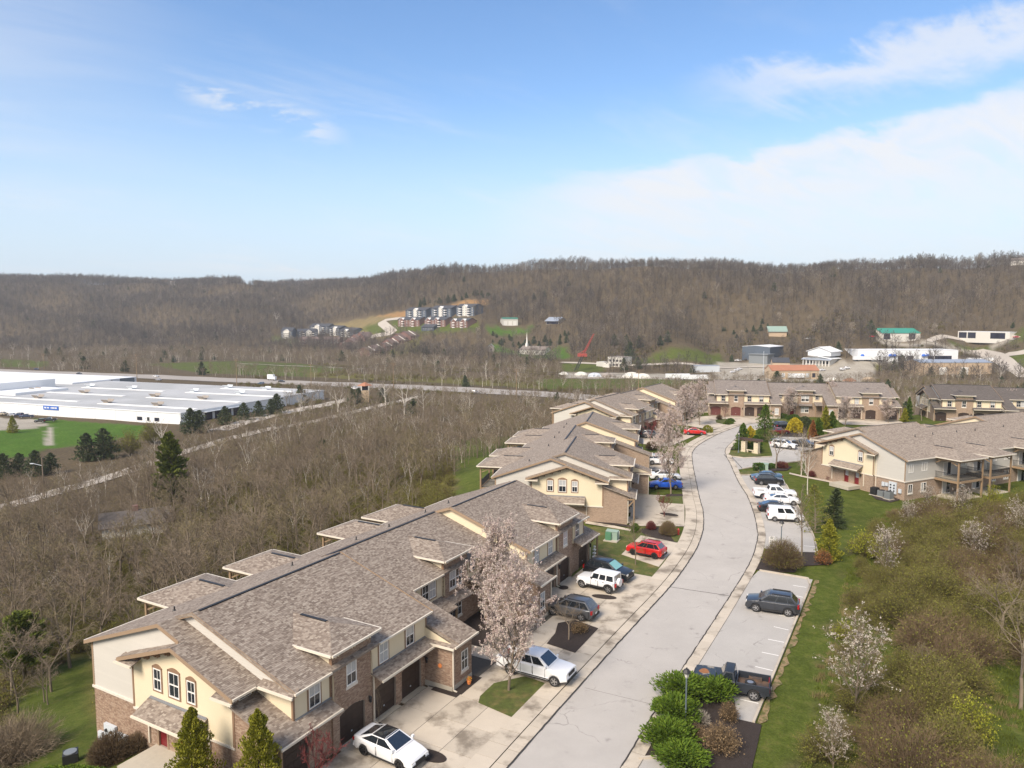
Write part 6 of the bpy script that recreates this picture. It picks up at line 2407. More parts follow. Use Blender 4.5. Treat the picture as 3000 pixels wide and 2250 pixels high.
N.put(_b.inputs['Base Color'], N.ramp(N.new('ShaderNodeObjectInfo').outputs['Random'], [(0, (0.06, 0.056, 0.054)), (0.25, (0.10, 0.088, 0.078)), (0.5, (0.145, 0.125, 0.105)), (0.7, (0.19, 0.168, 0.15)), (0.85, (0.12, 0.11, 0.09)), (0.94, (0.21, 0.175, 0.11)), (1.0, (0.33, 0.29, 0.25))]))
M['twig_pale'] = vmat('pale_twigs', (0.288, 0.256, 0.216), 0.2, 0.4)
M['twig_red'] = vmat('reddish_twigs', (0.150, 0.046, 0.044), 0.25, 0.8)
M['twig_brown'] = vmat('brown_shrub_twigs', (0.147, 0.105, 0.064), 0.25, 0.8)
M['twig_olive'] = vmat('olive_scrub_twigs', (0.148, 0.126, 0.054), 0.3, 0.6)
LEAF = lambda n, a, b, c, t=0.15: island_ramp(n, [(0, a), (0.5, b), (1, c)], 0.85, objr=False, noise=(0.9, 0.25), translucent=t)
M['blossom'] = LEAF('pink_white_blossom', (0.44, 0.33, 0.315), (0.57, 0.475, 0.435), (0.64, 0.58, 0.48), 0.25)
M['blossom_white'] = LEAF('white_blossom', (0.40, 0.33, 0.29), (0.53, 0.47, 0.40), (0.62, 0.58, 0.49), 0.25)
M['arbor'] = LEAF('golden_green_arborvitae', (0.14, 0.145, 0.014), (0.23, 0.235, 0.022), (0.32, 0.30, 0.04))
M['arbor_dark'] = LEAF('deep_green_arborvitae', (0.045, 0.085, 0.013), (0.08, 0.135, 0.018), (0.12, 0.18, 0.028))
M['gold'] = LEAF('golden_shrub', (0.30, 0.24, 0.015), (0.46, 0.36, 0.02), (0.56, 0.46, 0.05))
M['juniper'] = LEAF('green_juniper', (0.045, 0.085, 0.008), (0.085, 0.145, 0.012), (0.135, 0.195, 0.02))
M['boxwood'] = LEAF('boxwood', (0.030, 0.065, 0.010), (0.055, 0.11, 0.014), (0.09, 0.15, 0.02))
M['pine'] = LEAF('pine_needles', (0.06, 0.082, 0.014), (0.105, 0.13, 0.02), (0.16, 0.18, 0.035))
M['cedar'] = LEAF('dark_cedar', (0.034, 0.050, 0.022), (0.058, 0.078, 0.032), (0.085, 0.105, 0.045))
M['rust'] = LEAF('rust_brown_foliage', (0.16, 0.060, 0.022), (0.25, 0.10, 0.035), (0.34, 0.16, 0.06))
M['lime'] = LEAF('fresh_spring_leaves', (0.18, 0.20, 0.02), (0.28, 0.29, 0.03), (0.38, 0.37, 0.05), 0.3)
M['bud'] = LEAF('olive_buds', (0.105, 0.112, 0.02), (0.165, 0.165, 0.03), (0.23, 0.22, 0.045), 0.2)
M['drybrown'] = LEAF('dry_brown_leaves', (0.16, 0.105, 0.055), (0.24, 0.165, 0.09), (0.31, 0.22, 0.12))


class Plant:
 def __init__(self, seed):
  self.r = random.Random(seed)
  self.w, self.t, self.l = MB(), MB(), MB()       # wood, twigs, leaves
  self.tips = []

 def dirj(self, d, a):
  r = self.r
  v = d + Vector((r.uniform(-a, a), r.uniform(-a, a), r.uniform(-a, a)))
  return v.normalized()

 def limb(self, p, d, L, r0, r1, n=4, wob=0.12, lift=0.0, sides=5):
  out = [(p.copy(), d.copy(), r0)]
  for i in range(n):
   d = self.dirj(d, wob)
   d.z += lift
   d.normalize()
   q = p + d * (L / n)
   ra, rb = r0 + (r1 - r0) * i / n, r0 + (r1 - r0) * (i + 1) / n
   self.w.tube(p, q, ra, rb, sides, caps=False)
   p = q
   out.append((p.copy(), d.copy(), rb))
  return out

 def twig(self, p, d, L, w):
  s = d.cross(Vector((self.r.uniform(-1, 1), self.r.uniform(-1, 1), self.r.uniform(-1, 1))))
  if s.length < 1e-4:
   return p
  s = s.normalized() * w
  q = p + d * L
  i = len(self.t.v)
  self.t.v += [tuple(p - s), tuple(p + s), tuple(q)]
  self.t.f.append((i, i + 1, i + 2))
  self.t.mi.append(0)
  self.tips.append(q)
  return q

 def leaf(self, p, s, up=None, stretch=1.0):
  r = self.r
  a = Vector((r.uniform(-1, 1), r.uniform(-1, 1), r.uniform(-1, 1)))
  if up is not None:
   a = a * 0.5 + up
  a = a.normalized() * s * stretch
  b = a.orthogonal().normalized()
  c = a.cross(b).normalized()
  t = r.uniform(0, 6.28)
  b = (b * math.cos(t) + c * math.sin(t)) * s * r.uniform(0.5, 0.9)
  i = len(self.l.v)
  self.l.v += [tuple(p - a), tuple(p + b), tuple(p + a), tuple(p - b)]
  self.l.f.append((i, i + 1, i + 2, i + 3))
  self.l.mi.append(0)


def along(path, t):
 n = len(path) - 1
 k = min(int(t * n), n - 1)
 f = t * n - k
 return path[k][0].lerp(path[k + 1][0], f), path[k][1].lerp(path[k + 1][1], f), path[k][2] + (path[k + 1][2] - path[k][2]) * f


def bare_tree(seed, h=10.0, base=0.28, n1=12, n2=6, n3=5, n4=3, spread=0.36, r0=None, tw=0.022, up=0.45, forks=1, tl=0.9, col=False):
 """leafless tree: trunk, limbs, branches, twigs"""
 P = Plant(seed)
 r = P.r
 r0 = r0 or h * 0.014
 leaders = []
 if forks <= 1:
  leaders.append((P.limb(Vector((0, 0, -0.4)), UP.copy(), h * 0.93 + 0.4, r0, r0 * 0.16, 8, 0.07, 0.04, 6), base))
 else:
  st = P.limb(Vector((0, 0, -0.4)), UP.copy(), h * base + 0.4, r0, r0 * 0.85, 3, 0.05, 0, 6)
  for k in range(forks):
   a = 6.28 * k / forks + r.uniform(-0.4, 0.4)
   d = Vector((math.cos(a) * 0.42, math.sin(a) * 0.42, 1)).normalized()
   leaders.append((P.limb(st[-1][0], d, h * (0.9 - base) * r.uniform(0.85, 1.05), r0 * 0.62, r0 * 0.12, 6, 0.12, 0.06, 5), 0.12))
 for path, b in leaders:
  m = max(3, n1 // len(leaders))
  for i in range(m):
   t = b + (0.96 - b) * (i + r.random() * 0.8) / m
   p, d, rr = along(path, min(t, 0.98))
   a = i * 2.4 + r.uniform(-0.5, 0.5)
   e = up + 0.5 * t + r.uniform(-0.15, 0.2)
   dd = Vector((math.cos(a) * math.cos(e), math.sin(a) * math.cos(e), math.sin(e)))
   prof = (1.15 - t) if not col else (1.0 - abs(t - 0.5) * 0.9)
   L = h * spread * prof * r.uniform(0.75, 1.15) + h * 0.04
   br = P.limb(p, dd, L, rr * 0.55, 0.012, 4, 0.16, 0.05, 4)
   for j in range(n2):
    t2 = 0.2 + 0.8 * (j + r.random()) / n2
    p2, d2, rr2 = along(br, min(t2, 0.99))
    L2 = L * 0.45 * (1.15 - t2 * 0.6) * r.uniform(0.7, 1.2)
    d3 = P.dirj(d2, 0.85)
    d3.z += 0.25
    d3.normalize()
    q2 = p2 + d3 * L2
    P.w.tube(p2, q2, max(0.012, rr2 * 0.5), 0.006, 3, caps=False)
    for k in range(n3):
     t3 = 0.15 + 0.85 * (k + r.random()) / n3
     p3 = p2.lerp(q2, t3)
     d4 = P.dirj(d3, 0.9)
     L3 = L2 * 0.55 * r.uniform(0.6, 1.2)
     P.twig(p3, d4, L3, tw)
     for m_ in range(n4):
      pp = p3 + d4 * L3 * r.uniform(0.2, 0.9)
      P.twig(pp, P.dirj(d4, 1.0), tl * r.uniform(0.3, 0.8) * L3, tw * 0.75)
 return P


def blossom_tree(seed, h, w, n=5200, s=0.06, oval=1.0):
 P = bare_tree(seed, h, 0.16, 26, 7, 5, 1, w / h * 0.62, h * 0.016, 0.014, 0.75, 1, 0.6, True)
 r = P.r
 tips = P.tips
 for k in range(n // 6):
  p = r.choice(tips) + Vector((r.gauss(0, 0.08), r.gauss(0, 0.08), r.gauss(0, 0.08)))
  for j in range(6):
   P.leaf(p + Vector((r.gauss(0, 0.06), r.gauss(0, 0.06), r.gauss(0, 0.06))), s * r.uniform(0.55, 1.3))
 return P


def cone_ever(seed, h, w, n, s, mat_up=0.9, power=0.85, bottom=0.02, lumpy=0.16):
 """dense upright evergreen made of small sprays"""
 P = Plant(seed)
 r = P.r
 P.limb(Vector((0, 0, -0.2)), UP.copy(), h * 0.9, w * 0.06, 0.02, 3, 0.02, 0, 5)
 ph = [r.uniform(0, 6.28) for _ in range(8)]
 for k in range(n):
  t = 1 - math.sqrt(r.random()) if power > 0.9 else r.random() ** 1.25
  z = bottom * h + t * h * (1 - bottom)
  a = r.uniform(0, 6.28)
  R = w / 2 * ((1 - t) ** power * 0.82 + 0.18 * (1 - t ** 3)) * (1 + 0.10 * math.sin(z * 2.3 + ph[3]) * math.sin(a + ph[4]) + lumpy * math.sin(3 * a + ph[0] + z * 3) + lumpy * math.sin(5 * a + ph[1] - z * 4.5) + lumpy * 0.8 * math.sin(z * 7 + ph[2] + 2 * a))
  if t < 0.10:
   R *= 0.75 + 2.5 * t
  q = R * (r.random() ** 0.28)
  p = Vector((q * math.cos(a), q * math.sin(a), z))
  P.leaf(p, s * r.uniform(0.6, 1.3), Vector((math.cos(a) * 0.5, math.sin(a) * 0.5, mat_up)), 1.5)
 return P


def whorl_pine(seed, h, w, n1=40, n2=9, n3=7, s=0.16, base=0.15, droop=-0.1, power=0.8):
 """conifer with visible limbs carrying needle sprays"""
 P = Plant(seed)
 r = P.r
 tr = P.limb(Vector((0, 0, -0.4)), UP.copy(), h + 0.3, h * 0.016, 0.02, 7, 0.03, 0.03, 6)
 for i in range(n1):
  t = base + (0.99 - base) * (i + r.random()) / n1
  p, d, rr = along(tr, min(t, 0.99))
  a = i * 2.4 + r.uniform(-0.3, 0.3)
  L = w / 2 * (1 - (t - base) / (1 - base)) ** power * r.uniform(0.7, 1.15) + 0.15
  dd = Vector((math.cos(a), math.sin(a), 0.25 + droop + 0.5 * t)).normalized()
  br = P.limb(p, dd, L, max(0.015, rr * 0.4), 0.008, 3, 0.08, droop * 0.3, 3)
  for j in range(n2):
   t2 = 0.25 + 0.75 * (j + r.random()) / n2
   p2, d2, _ = along(br, min(t2, 0.99))
   for k in range(n3):
    q = p2 + Vector((r.gauss(0, 0.16), r.gauss(0, 0.16), r.gauss(0.03, 0.10))) * (0.5 + L * 0.35)
    P.leaf(q, s * r.uniform(0.6, 1.25), d2 * 0.8 + UP * 0.3, 1.6)
 return P


def twig_dome(seed, h, w, n=420, sub=5, tw=0.014, leaves=0, s=0.04, open_=0.25, clip=False):
 """rounded leafless shrub of many fine stems"""
 P = Plant(seed)
 r = P.r
 for k in range(n):
  a, e = r.uniform(0, 6.28), math.asin(r.uniform(0.05, 1.0))
  rim = Vector((w / 2 * math.cos(a) * math.cos(e), w / 2 * math.sin(a) * math.cos(e), h * (0.12 + 0.88 * math.sin(e)))) * (1 if clip else r.uniform(0.72, 1.08))
  st = Vector((rim.x * r.uniform(0.05, 0.35), rim.y * r.uniform(0.05, 0.35), r.uniform(0, 0.1) * h))
  mid = st.lerp(rim, 0.55) + Vector((0, 0, h * 0.06))
  if k % 3 == 0:
   P.w.tube(st, mid, 0.014, 0.009, 3, caps=False)
   P.w.tube(mid, rim, 0.009, 0.004, 3, caps=False)
  else:
   P.twig(st, (mid - st).normalized(), (mid - st).length * 1.3, tw)
  for j in range(sub):
   t = r.uniform(0.35, 1.0)
   p = st.lerp(mid, t / 0.55) if t < 0.55 else mid.lerp(rim, (t - 0.55) / 0.45)
   d = P.dirj((rim - st).normalized(), 0.75)
   P.twig(p, d, r.uniform(0.12, 0.32) * max(h, w) * 0.5, tw * 0.7)
 if leaves:
  for k in range(leaves):
   p = r.choice(P.tips)
   P.leaf(p + Vector((r.gauss(0, 0.05), r.gauss(0, 0.05), r.gauss(0, 0.05))), s * r.uniform(0.6, 1.4))
 return P


def leaf_dome(seed, h, w, n=2600, s=0.06, square=False, lumpy=0.12, up=0.4, d=None):
 """clipped or rounded leafy shrub"""
 P = Plant(seed)
 r = P.r
 d = d or w
 for k in range(8):
  a = r.uniform(0, 6.28)
  P.w.tube((0, 0, 0), (w * 0.25 * math.cos(a), d * 0.25 * math.sin(a), h * 0.6), 0.03, 0.015, 3, caps=False)
 ph = [r.uniform(0, 6.28) for _ in range(4)]
 for k in range(n):
  a, z = r.uniform(0, 6.28), r.random()
  if square:
   R = 0.5 * (1 - max(0, z - 0.85) * 1.6)
   c, s_ = math.cos(a), math.sin(a)
   m = max(abs(c), abs(s_)) ** 0.7
   x, y = R * c / m, R * s_ / m
   if r.random() < 0.4:
    q = r.random() ** 0.5
    x, y, z = x * q, y * q, 0.98
  else:
   e = math.asin(min(1, z))
   lump = 1 + lumpy * math.sin(3 * a + ph[0] + z * 5) + lumpy * math.sin(7 * a + ph[1] - z * 6)
   x, y, z = 0.5 * math.cos(a) * math.cos(e) * lump, 0.5 * math.sin(a) * math.cos(e) * lump, math.sin(e) * (0.9 + 0.1 * lump)
  q = r.random() ** 0.12
  P.leaf(Vector((x * w * q, y * d * q, max(0.03, z * h * (0.55 + 0.45 * q)))), s * r.uniform(0.6, 1.3), Vector((x, y, up)), 1.3)
 return P


def juniper(seed, h, w, n=70, sub=26, s=0.075):
 """spreading juniper: arching sprays of feathery foliage"""
 P = Plant(seed)
 r = P.r
 for k in range(n):
  a = r.uniform(0, 6.28)
  R = w / 2 * r.uniform(0.35, 1.05)
  z = h * (1.05 - 0.55 * (2 * R / w) ** 1.5) * r.uniform(0.75, 1.05)
  tip = Vector((R * math.cos(a), R * math.sin(a), max(0.25, z)))
  mid = Vector((tip.x * 0.5, tip.y * 0.5, tip.z * 0.72))
  if k % 4 == 0:
   P.w.tube((0, 0, 0.05), mid, 0.035, 0.018, 4, caps=False)
   P.w.tube(mid, tip, 0.018, 0.006, 3, caps=False)
  d = (tip - mid).normalized()
  for j in range(sub):
   t = r.uniform(0.0, 1.08)
   p = mid.lerp(tip, t)
   g = (0.30 - 0.2 * t)
   q = p + Vector((r.gauss(0, g), r.gauss(0, g), r.gauss(0, g * 0.5)))
   P.leaf(q, s * r.uniform(0.6, 1.3), d * 1.1 + Vector((r.uniform(-0.4, 0.4), r.uniform(-0.4, 0.4), 0.25)), 2.2)
 return P


def meshes(P, name, wood, twig=None, leaf=None):
 out = {}
 if P.w.f:
  out['trunk'] = P.w.mesh(name + '_trunk', M[wood], uv=False, smooth=True)
 c = MB()
 mats = []
 for src, m in ((P.t, twig), (P.l, leaf)):
  if m and src.f:
   k = len(c.v)
   c.v += src.v
   c.f += [tuple(i + k for i in f) for f in src.f]
   c.mi += [len(mats)] * len(src.f)
   mats.append(M[m])
 if mats:
  out['crown'] = c.mesh(name + '_crown', mats, uv=False)
 return out


def joined(P, name, wood, twig, leaf=None):
 c = MB()
 mats = []
 for src, m in ((P.w, wood), (P.t, twig), (P.l, leaf)):
  if m and src.f:
   k = len(c.v)
   c.v += src.v
   c.f += [tuple(i + k for i in f) for f in src.f]
   c.mi += [len(mats)] * len(src.f)
   mats.append(M[m])
 return c.mesh(name, mats, uv=False)


def plant(name, ms, loc, label, cat, scale=1.0, rz=None, group=None, sz=None, names=None):
 r = thing(name, label, cat, loc, RNG.uniform(0, 6.28) if rz is None else rz, group)
 r.scale = (scale, scale, sz or scale)
 for k, me in ms.items():
  o = bpy.data.objects.new((names or {}).get(k, k), me)
  COL.objects.link(o)
  o.parent = r
 return r


PROTO_COL = bpy.data.collections.new('forest_kinds')


def scatter(name, pts, scl, rot, idx, protos):
 """one object of kind stuff: points that each carry one of the prototype trees"""
 pc = bpy.data.collections.new(name + '_kinds')
 for i, me in enumerate(protos):
  o = bpy.data.objects.new('%s_kind_%02d' % (name, i), me)
  pc.objects.link(o)
 me = bpy.data.meshes.new(name)
 me.from_pydata([tuple(p) for p in pts], [], [])
 for an, ty, data in (('scl', 'FLOAT', scl), ('idx', 'INT', idx), ('rotz', 'FLOAT', rot)):
  at = me.attributes.new(an, ty, 'POINT')
  at.data.foreach_set('value', list(data))
 o = bpy.data.objects.new(name, me)
 COL.objects.link(o)
 o['kind'] = 'stuff'
 ng = bpy.data.node_groups.new(name, 'GeometryNodeTree')
 ng.interface.new_socket('Geometry', in_out='INPUT', socket_type='NodeSocketGeometry')
 ng.interface.new_socket('Geometry', in_out='OUTPUT', socket_type='NodeSocketGeometry')
 nn = ng.nodes
 gi, go = nn.new('NodeGroupInput'), nn.new('NodeGroupOutput')
 ci = nn.new('GeometryNodeCollectionInfo')
 ci.inputs['Collection'].default_value = pc
 ci.inputs['Separate Children'].default_value = True
 ci.inputs['Reset Children'].default_value = True
 ip = nn.new('GeometryNodeInstanceOnPoints')
 ip.inputs['Pick Instance'].default_value = True
 a = {}
 for an, ty in (('scl', 'FLOAT'), ('idx', 'INT'), ('rotz', 'FLOAT')):
  a[an] = nn.new('GeometryNodeInputNamedAttribute')
  a[an].data_type = ty
  a[an].inputs['Name'].default_value = an
 cx = nn.new('ShaderNodeCombineXYZ')
 L = ng.links.new
 L(gi.outputs[0], ip.inputs['Points'])
 L(ci.outputs[0], ip.inputs['Instance'])
 L(a['idx'].outputs['Attribute'], ip.inputs['Instance Index'])
 L(a['scl'].outputs['Attribute'], ip.inputs['Scale'])
 L(a['rotz'].outputs['Attribute'], cx.inputs[2])
 L(cx.outputs[0], ip.inputs['Rotation'])
 L(ip.outputs[0], go.inputs[0])
 md = o.modifiers.new('scatter', 'NODES')
 md.node_group = ng
 return o


# --- kinds
NEAR = [meshes(bare_tree(100 + i, 10, RNG.uniform(0.22, 0.4), 14, 7, 5, 3, RNG.uniform(0.34, 0.46), None, 0.017, 0.5, 1 if i % 3 else 2), 'bare_tree', 'bark', ('twig', 'twig_tan', 'twig', 'twig_tan', 'twig', 'twig')[i]) for i in range(6)]
MID = [joined(bare_tree(200 + i, 10, RNG.uniform(0.22, 0.4), 10, 6, 4, 3, RNG.uniform(0.36, 0.48), 0.14, 0.032, 0.5, 1 if i % 3 else 2), 'mid_tree', 'bark_pale' if i == 3 else 'bark', ('twig', 'twig_tan', 'twig', 'twig', 'twig_tan')[i]) for i in range(5)]
FAR = [joined(bare_tree(300 + i, 12, RNG.uniform(0.18, 0.34), 12, 5, 4, 2, RNG.uniform(0.42, 0.54), 0.17, 0.075, 0.5), 'far_tree', 'bark_dark' if i else 'bark', 'twig_far') for i in range(5)]
FAR_EVER = joined(cone_ever(350, 9, 5.4, 420, 0.5, 0.5, 0.6, 0.05, 0.35), 'far_cedar', 'bark_dark', None, 'cedar')
SCRUB = [meshes(twig_dome(400 + i, 3.2, 4.2, 400, 9, 0.013, 2200 if i % 2 else 700, 0.05), 'scrub', 'twig_olive' if i % 2 else 'twig_brown', 'twig_olive' if i % 2 else 'twig_brown', 'bud') for i in range(4)]
SCRUB_J = [joined(twig_dome(440 + i, 2.2, 2.9, 110, 7, 0.022, 650, 0.055), 'scrub', 'twig_brown', 'twig_olive' if i else 'twig_brown', 'bud') for i in range(4)]
SYC = [meshes(bare_tree(500 + i, 13, 0.3, 11, 5, 4, 2, 0.40, 0.26, 0.026, 0.35, 1 + i % 3), 'sycamore', 'bark_pale', 'twig_pale') for i in range(3)]
BLOS = [meshes(blossom_tree(600 + i, 9, 7.2, 21000, 0.064), 'blossom_tree', 'bark', 'twig', 'blossom') for i in range(2)]
BLOS_W = [meshes(blossom_tree(620 + i, 6, 5.2, 2600, 0.055), 'white_blossom_tree', 'bark', 'twig', 'blossom_white') for i in range(2)]

# --- planted trees and shrubs, one by one
S = lambda p: (*spot(*p), float(zg(spot(*p)[1])) + 0.02)
BL = (
 ((1490, 2024), 7.7, 0, 'tall pink blossom tree on the small lawn beside the white pickup', 0.95),
 ((1446, 1905), 8.7, 1, 'tall pink blossom tree rising behind the one beside the white pickup', 0.85),
 ((1966, 1447), 10.2, 0, 'big pink blossom tree over the bright blue car', 0.82),
 ((2003, 1272), 8.8, 1, 'pale pink blossom tree leaning over the red car at the road bend', 0.95),
 ((2050, 1246), 8.4, 0, 'pale blossom tree past the red car, nearest the far driveway', 0.95),
 ((2309, 1224), 6.2, 1, 'small blossom tree before the middle houses of the far row', 1.0),
 ((2436, 1219), 7.0, 0, 'blossom tree behind the green cones before the far row', 0.9),
 ((2476, 1246), 5.6, 1, 'broad blossom tree just above the balcony row roof, by dark garages', 1.3),
 ((2602, 1238), 4.6, 0, 'low blossom tree near the right end of the far row', 1.4),
 ((2968, 1226), 6.0, 1, 'blossom tree by the dark roofed row at the right edge', 1.2),
)
for p, h, k, lab, wd in BL:
 t = plant('blossom_tree', BLOS[k], S(p), lab, 'tree', h / 9 * wd, sz=h / 9, group='pink blossom trees along the street')
for p, h, k, lab in (((1432, 1325), 7.5, 0, 'round white blossom tree standing alone in the brown woods'), ((150, 1800), 4.5, 1, 'white blossom tree behind the dark pine, left of the nearest row'), ((414, 1745), 3.0, 0, 'small white blossom bush beside the rear porch roof of the nearest row'), ((682, 1650), 2.6, 1, 'small pink blossom bush in scrub between two porch roofs')):
 plant('blossom_tree', BLOS_W[k], land(*p), lab, 'tree', h / 6)
for p, h, k, lab in (((2595, 1700), 4.6, 0, 'white blossom shrub in the thicket just past the yellow green bush'), ((2505, 2105), 5.6, 1, 'tall white blossom tree in the thicket beside the black pickup'), ((2850, 1655), 4.0, 1, 'white blossom shrub in the middle of the right hand thicket'), ((2665, 1560), 3.2, 0, 'white blossom shrub at the lawn edge below the grey siding'), ((2720, 1520), 3.6, 1, 'pale blossom shrub below the first balcony'), ((2810, 1530), 3.8, 0, 'pink white blossom shrub below the second balcony'), ((2975, 1590), 4.2, 1, 'blossom shrub at the right edge of the thicket'), ((2440, 2270), 3.0, 0, 'cream blossom shrub at the bottom of the thicket')):
 plant('blossom_tree', BLOS_W[k], land(*p), lab, 'tree', h / 6)
for p, h, w, lab in (((-4.0, -7.4), 5.2, 2.5, 'golden green arborvitae left of two before the nearest gable'), ((0.5, -6.7), 6.0, 2.7, 'golden green arborvitae right of two before the nearest gable')):
 plant('arborvitae', meshes(cone_ever(int(p[0] * 7), h, w, 13000, 0.055, 0.9, 0.62, 0.02, 0.24), 'arborvitae', 'bark_dark', None, 'arbor'), (*bl(1, *p), 0.0), lab, 'evergreen')
for p, h, w, m, lab, nm in (((2240, 1292), 7.6, 4.0, 'arbor_dark', 'tall green cone conifer behind the pergola', 'conifer'), ((2176, 1318), 5.2, 2.9, 'arbor_dark', 'green conifer beside the lamp, left of the pergola', 'conifer'), ((2197, 1300), 3.6, 2.6, 'gold', 'golden yellow conifer between two green ones behind the pergola', 'conifer'),
      ((2380, 1288), 4.1, 1.5, 'rust', 'rust brown dead column conifer before the far row', 'conifer'), ((2397, 1281), 4.2, 2.3, 'arbor_dark', 'green cone conifer right of the rust brown one', 'conifer'), ((2417, 1262), 5.6, 2.1, 'arbor', 'tall narrow golden green conifer among the blossom', 'conifer'), ((2437, 1262), 4.4, 2.3, 'arbor_dark', 'broad green conifer next to the blossom tree', 'conifer'),
      ((2427, 1640), 4.6, 2.5, 'arbor', 'golden green arborvitae beside the lawn at the parking bay', 'arborvitae'), ((2624, 1215), 4.5, 1.7, 'arbor_dark', 'narrow green conifer at the right end of the far row', 'conifer'), ((2662, 1228), 5.6, 1.6, 'arbor_dark', 'dark conifer between the far row and the dark roofed row', 'conifer'), ((2650, 1236), 3.4, 1.6, 'arbor', 'small bright conifer beside the far right drive', 'conifer'), ((2372, 1283), 2.6, 1.0, 'arbor', 'small green conifer at the foot of the grey green dome', 'conifer'), ((2215, 1321), 3.0, 2.2, 'boxwood', 'dark green shrub filling the pergola opening', 'shrub')):
 plant(nm, meshes(cone_ever(int(p[0] * 3 + h), h, w, 5000 if h > 4 else 3200, 0.095 if p[1] < 1500 else 0.07, 0.6, 0.62 if m != 'boxwood' else 0.4, 0.02, 0.26), nm, 'bark_dark', None, m), S(p), lab, 'evergreen' if nm != 'shrub' else 'shrub')
plant('shrub', meshes(leaf_dome(41, 3.2, 3.4, 3200, 0.11, lumpy=0.1), 'shrub', 'bark_dark', None, 'gold'), S((2328, 1266)), 'big round golden yellow shrub before the far row', 'shrub')
plant('shrub', meshes(leaf_dome(42, 3.0, 3.2, 2600, 0.11), 'shrub', 'bark_dark', None, 'cedar'), S((2358, 1258)), 'grey green domed conifer beside the golden shrub', 'shrub')
for p, h, w, d, sq, m, lab in (((2222, 1379), 1.25, 1.75, 1.4, True, 'boxwood', 'clipped dark green hedge block beside the side street'), ((2258, 1371), 0.8, 2.6, 1.6, False, 'boxwood', 'low dark green shrub behind the grey green transformer'), ((1862, 1560), 1.1, 1.1, 1.1, False, 'arbor_dark', 'small round green bush by the path to the second row'),
       ((2140, 1236), 0.9, 2.4, 1.6, False, 'boxwood', 'low green shrub behind, on the far driveway island'), ((2134, 1243), 0.9, 2.6, 1.6, False, 'arbor_dark', 'low green shrub in front, on the far driveway island'), ((2072, 1268), 1.7, 2.6, 2.2, False, 'arbor', 'yellow green bush beside the red car at the bend'), ((2290, 1226), 1.3, 4.5, 2, False, 'boxwood', 'dark green foundation shrub under the far middle windows'), ((2325, 1228), 1.2, 4.0, 2, False, 'boxwood', 'dark green foundation shrub beside the far entry porch'),
       ((1345, 1905), 0.7, 1.6, 1.2, False, 'boxwood', 'green shrub in the shaded court of the nearest row')):
 plant('shrub', meshes(leaf_dome(int(p[0] + p[1]), h, w, 1800, 0.07, sq, d=d), 'shrub', 'bark_dark', None, m), S(p), lab, 'shrub', rz=0.35)
for p, h, w, m, lab, lv in (((2292, 1664), 3.0, 4.1, 'twig_brown', 'big round brown clipped bush at the end of the parking bay', 2600), ((1907, 1553), 1.15, 1.3, 'twig_red', 'small reddish brown clipped ball bush', 0), ((1957, 1568), 1.7, 2.1, 'twig_brown', 'clipped round brown bush beside the fire hydrant', 900), ((2290, 1371), 1.1, 2.4, 'twig_red', 'reddish brown low shrub by the side street', 200), ((325, 2236), 1.9, 2.6, 'twig_brown', 'big dark brown bare bush before the nearest brick gable', 0), ((402, 2206), 1.35, 1.5, 'twig_brown', 'smaller dark brown bare bush beside the nearest red door', 0),
      ((1908, 1318), 1.6, 2.3, 'twig_brown', 'brown clipped bush by the second row entry', 200), ((1985, 1283), 1.2, 2.0, 'twig_brown', 'brown low bush by the white post at the bend', 200), ((2565, 1428), 1.6, 2.1, 'twig_brown', 'round brown bush beside the red doors of the balcony row', 300), ((2432, 1407), 0.9, 1.3, 'twig_red', 'small dark red shrub left of the red doors', 100), ((2107, 1230), 1.4, 1.6, 'twig_brown', 'grey brown shrub on the far driveway island', 0), ((2380, 1396), 0.9, 1.6, 'twig_red', 'dark red low shrub along the brick wall', 100)):
 plant('bare_bush', meshes(twig_dome(int(p[0] + p[1] * 2), h, w, 1500 if h > 1.5 else 600, 8, 0.012, lv, 0.04, clip=True), 'bare_bush', m, m, 'bud'), S(p) if p[0] > 500 else land(*p), lab, 'shrub')
# juniper bed at the near corner of the lot
for (x, y), h, w, lab in (((640, 560), 1.7, 4.4, 'spreading green juniper at the back of the bed, against the black pickup'), ((1150, 560), 1.5, 3.0, 'spreading green juniper nearest the pickup rear wheel'), ((560, 900), 1.6, 3.6, 'spreading green juniper in the middle of the bed, around the lamp'), ((430, 1270), 1.5, 3.6, 'spreading green juniper nearest the road gutter'), ((620, 1560), 1.2, 3.4, 'spreading green juniper at the front of the bed')):
 plant('juniper', meshes(juniper(int(x + y), h, w, 130, 34, 0.062), 'juniper', 'bark_dark', None, 'juniper'), S(jc(x, y)), lab, 'shrub', group='junipers in the corner bed')
for (x, y), h, w, m, lab, lv in (((1210, 1350), 1.6, 2.5, 'twig_brown', 'dry tan bush in the corner bed among junipers', 1600), ((1345, 900), 1.3, 1.4, 'twig_brown', 'pinkish brown clipped bush beside the empty stall', 500), ((900, 950), 0.9, 1.4, 'twig_pale', 'low bare pale bush in the corner bed', 0), ((830, 1170), 0.9, 1.6, 'twig_brown', 'low bare brown bush in the corner bed', 0)):
 plant('bare_bush', meshes(twig_dome(int(x * 2 + y), h, w, 420, 7, 0.012, lv, 0.045), 'bare_bush', m, m, 'drybrown'), S(jc(x, y)), lab, 'shrub')
# hedge in the lower left corner
t = plant('hedge', meshes(leaf_dome(77, 1.2, 5.4, 7000, 0.055, lumpy=0.16, d=2.4), 'hedge', 'bark_dark', None, 'juniper'), (*bl(1, -11.2, -9.9), -0.5), 'bright green hedge at the bottom edge before the nearest gable', 'hedge', rz=-0.3)
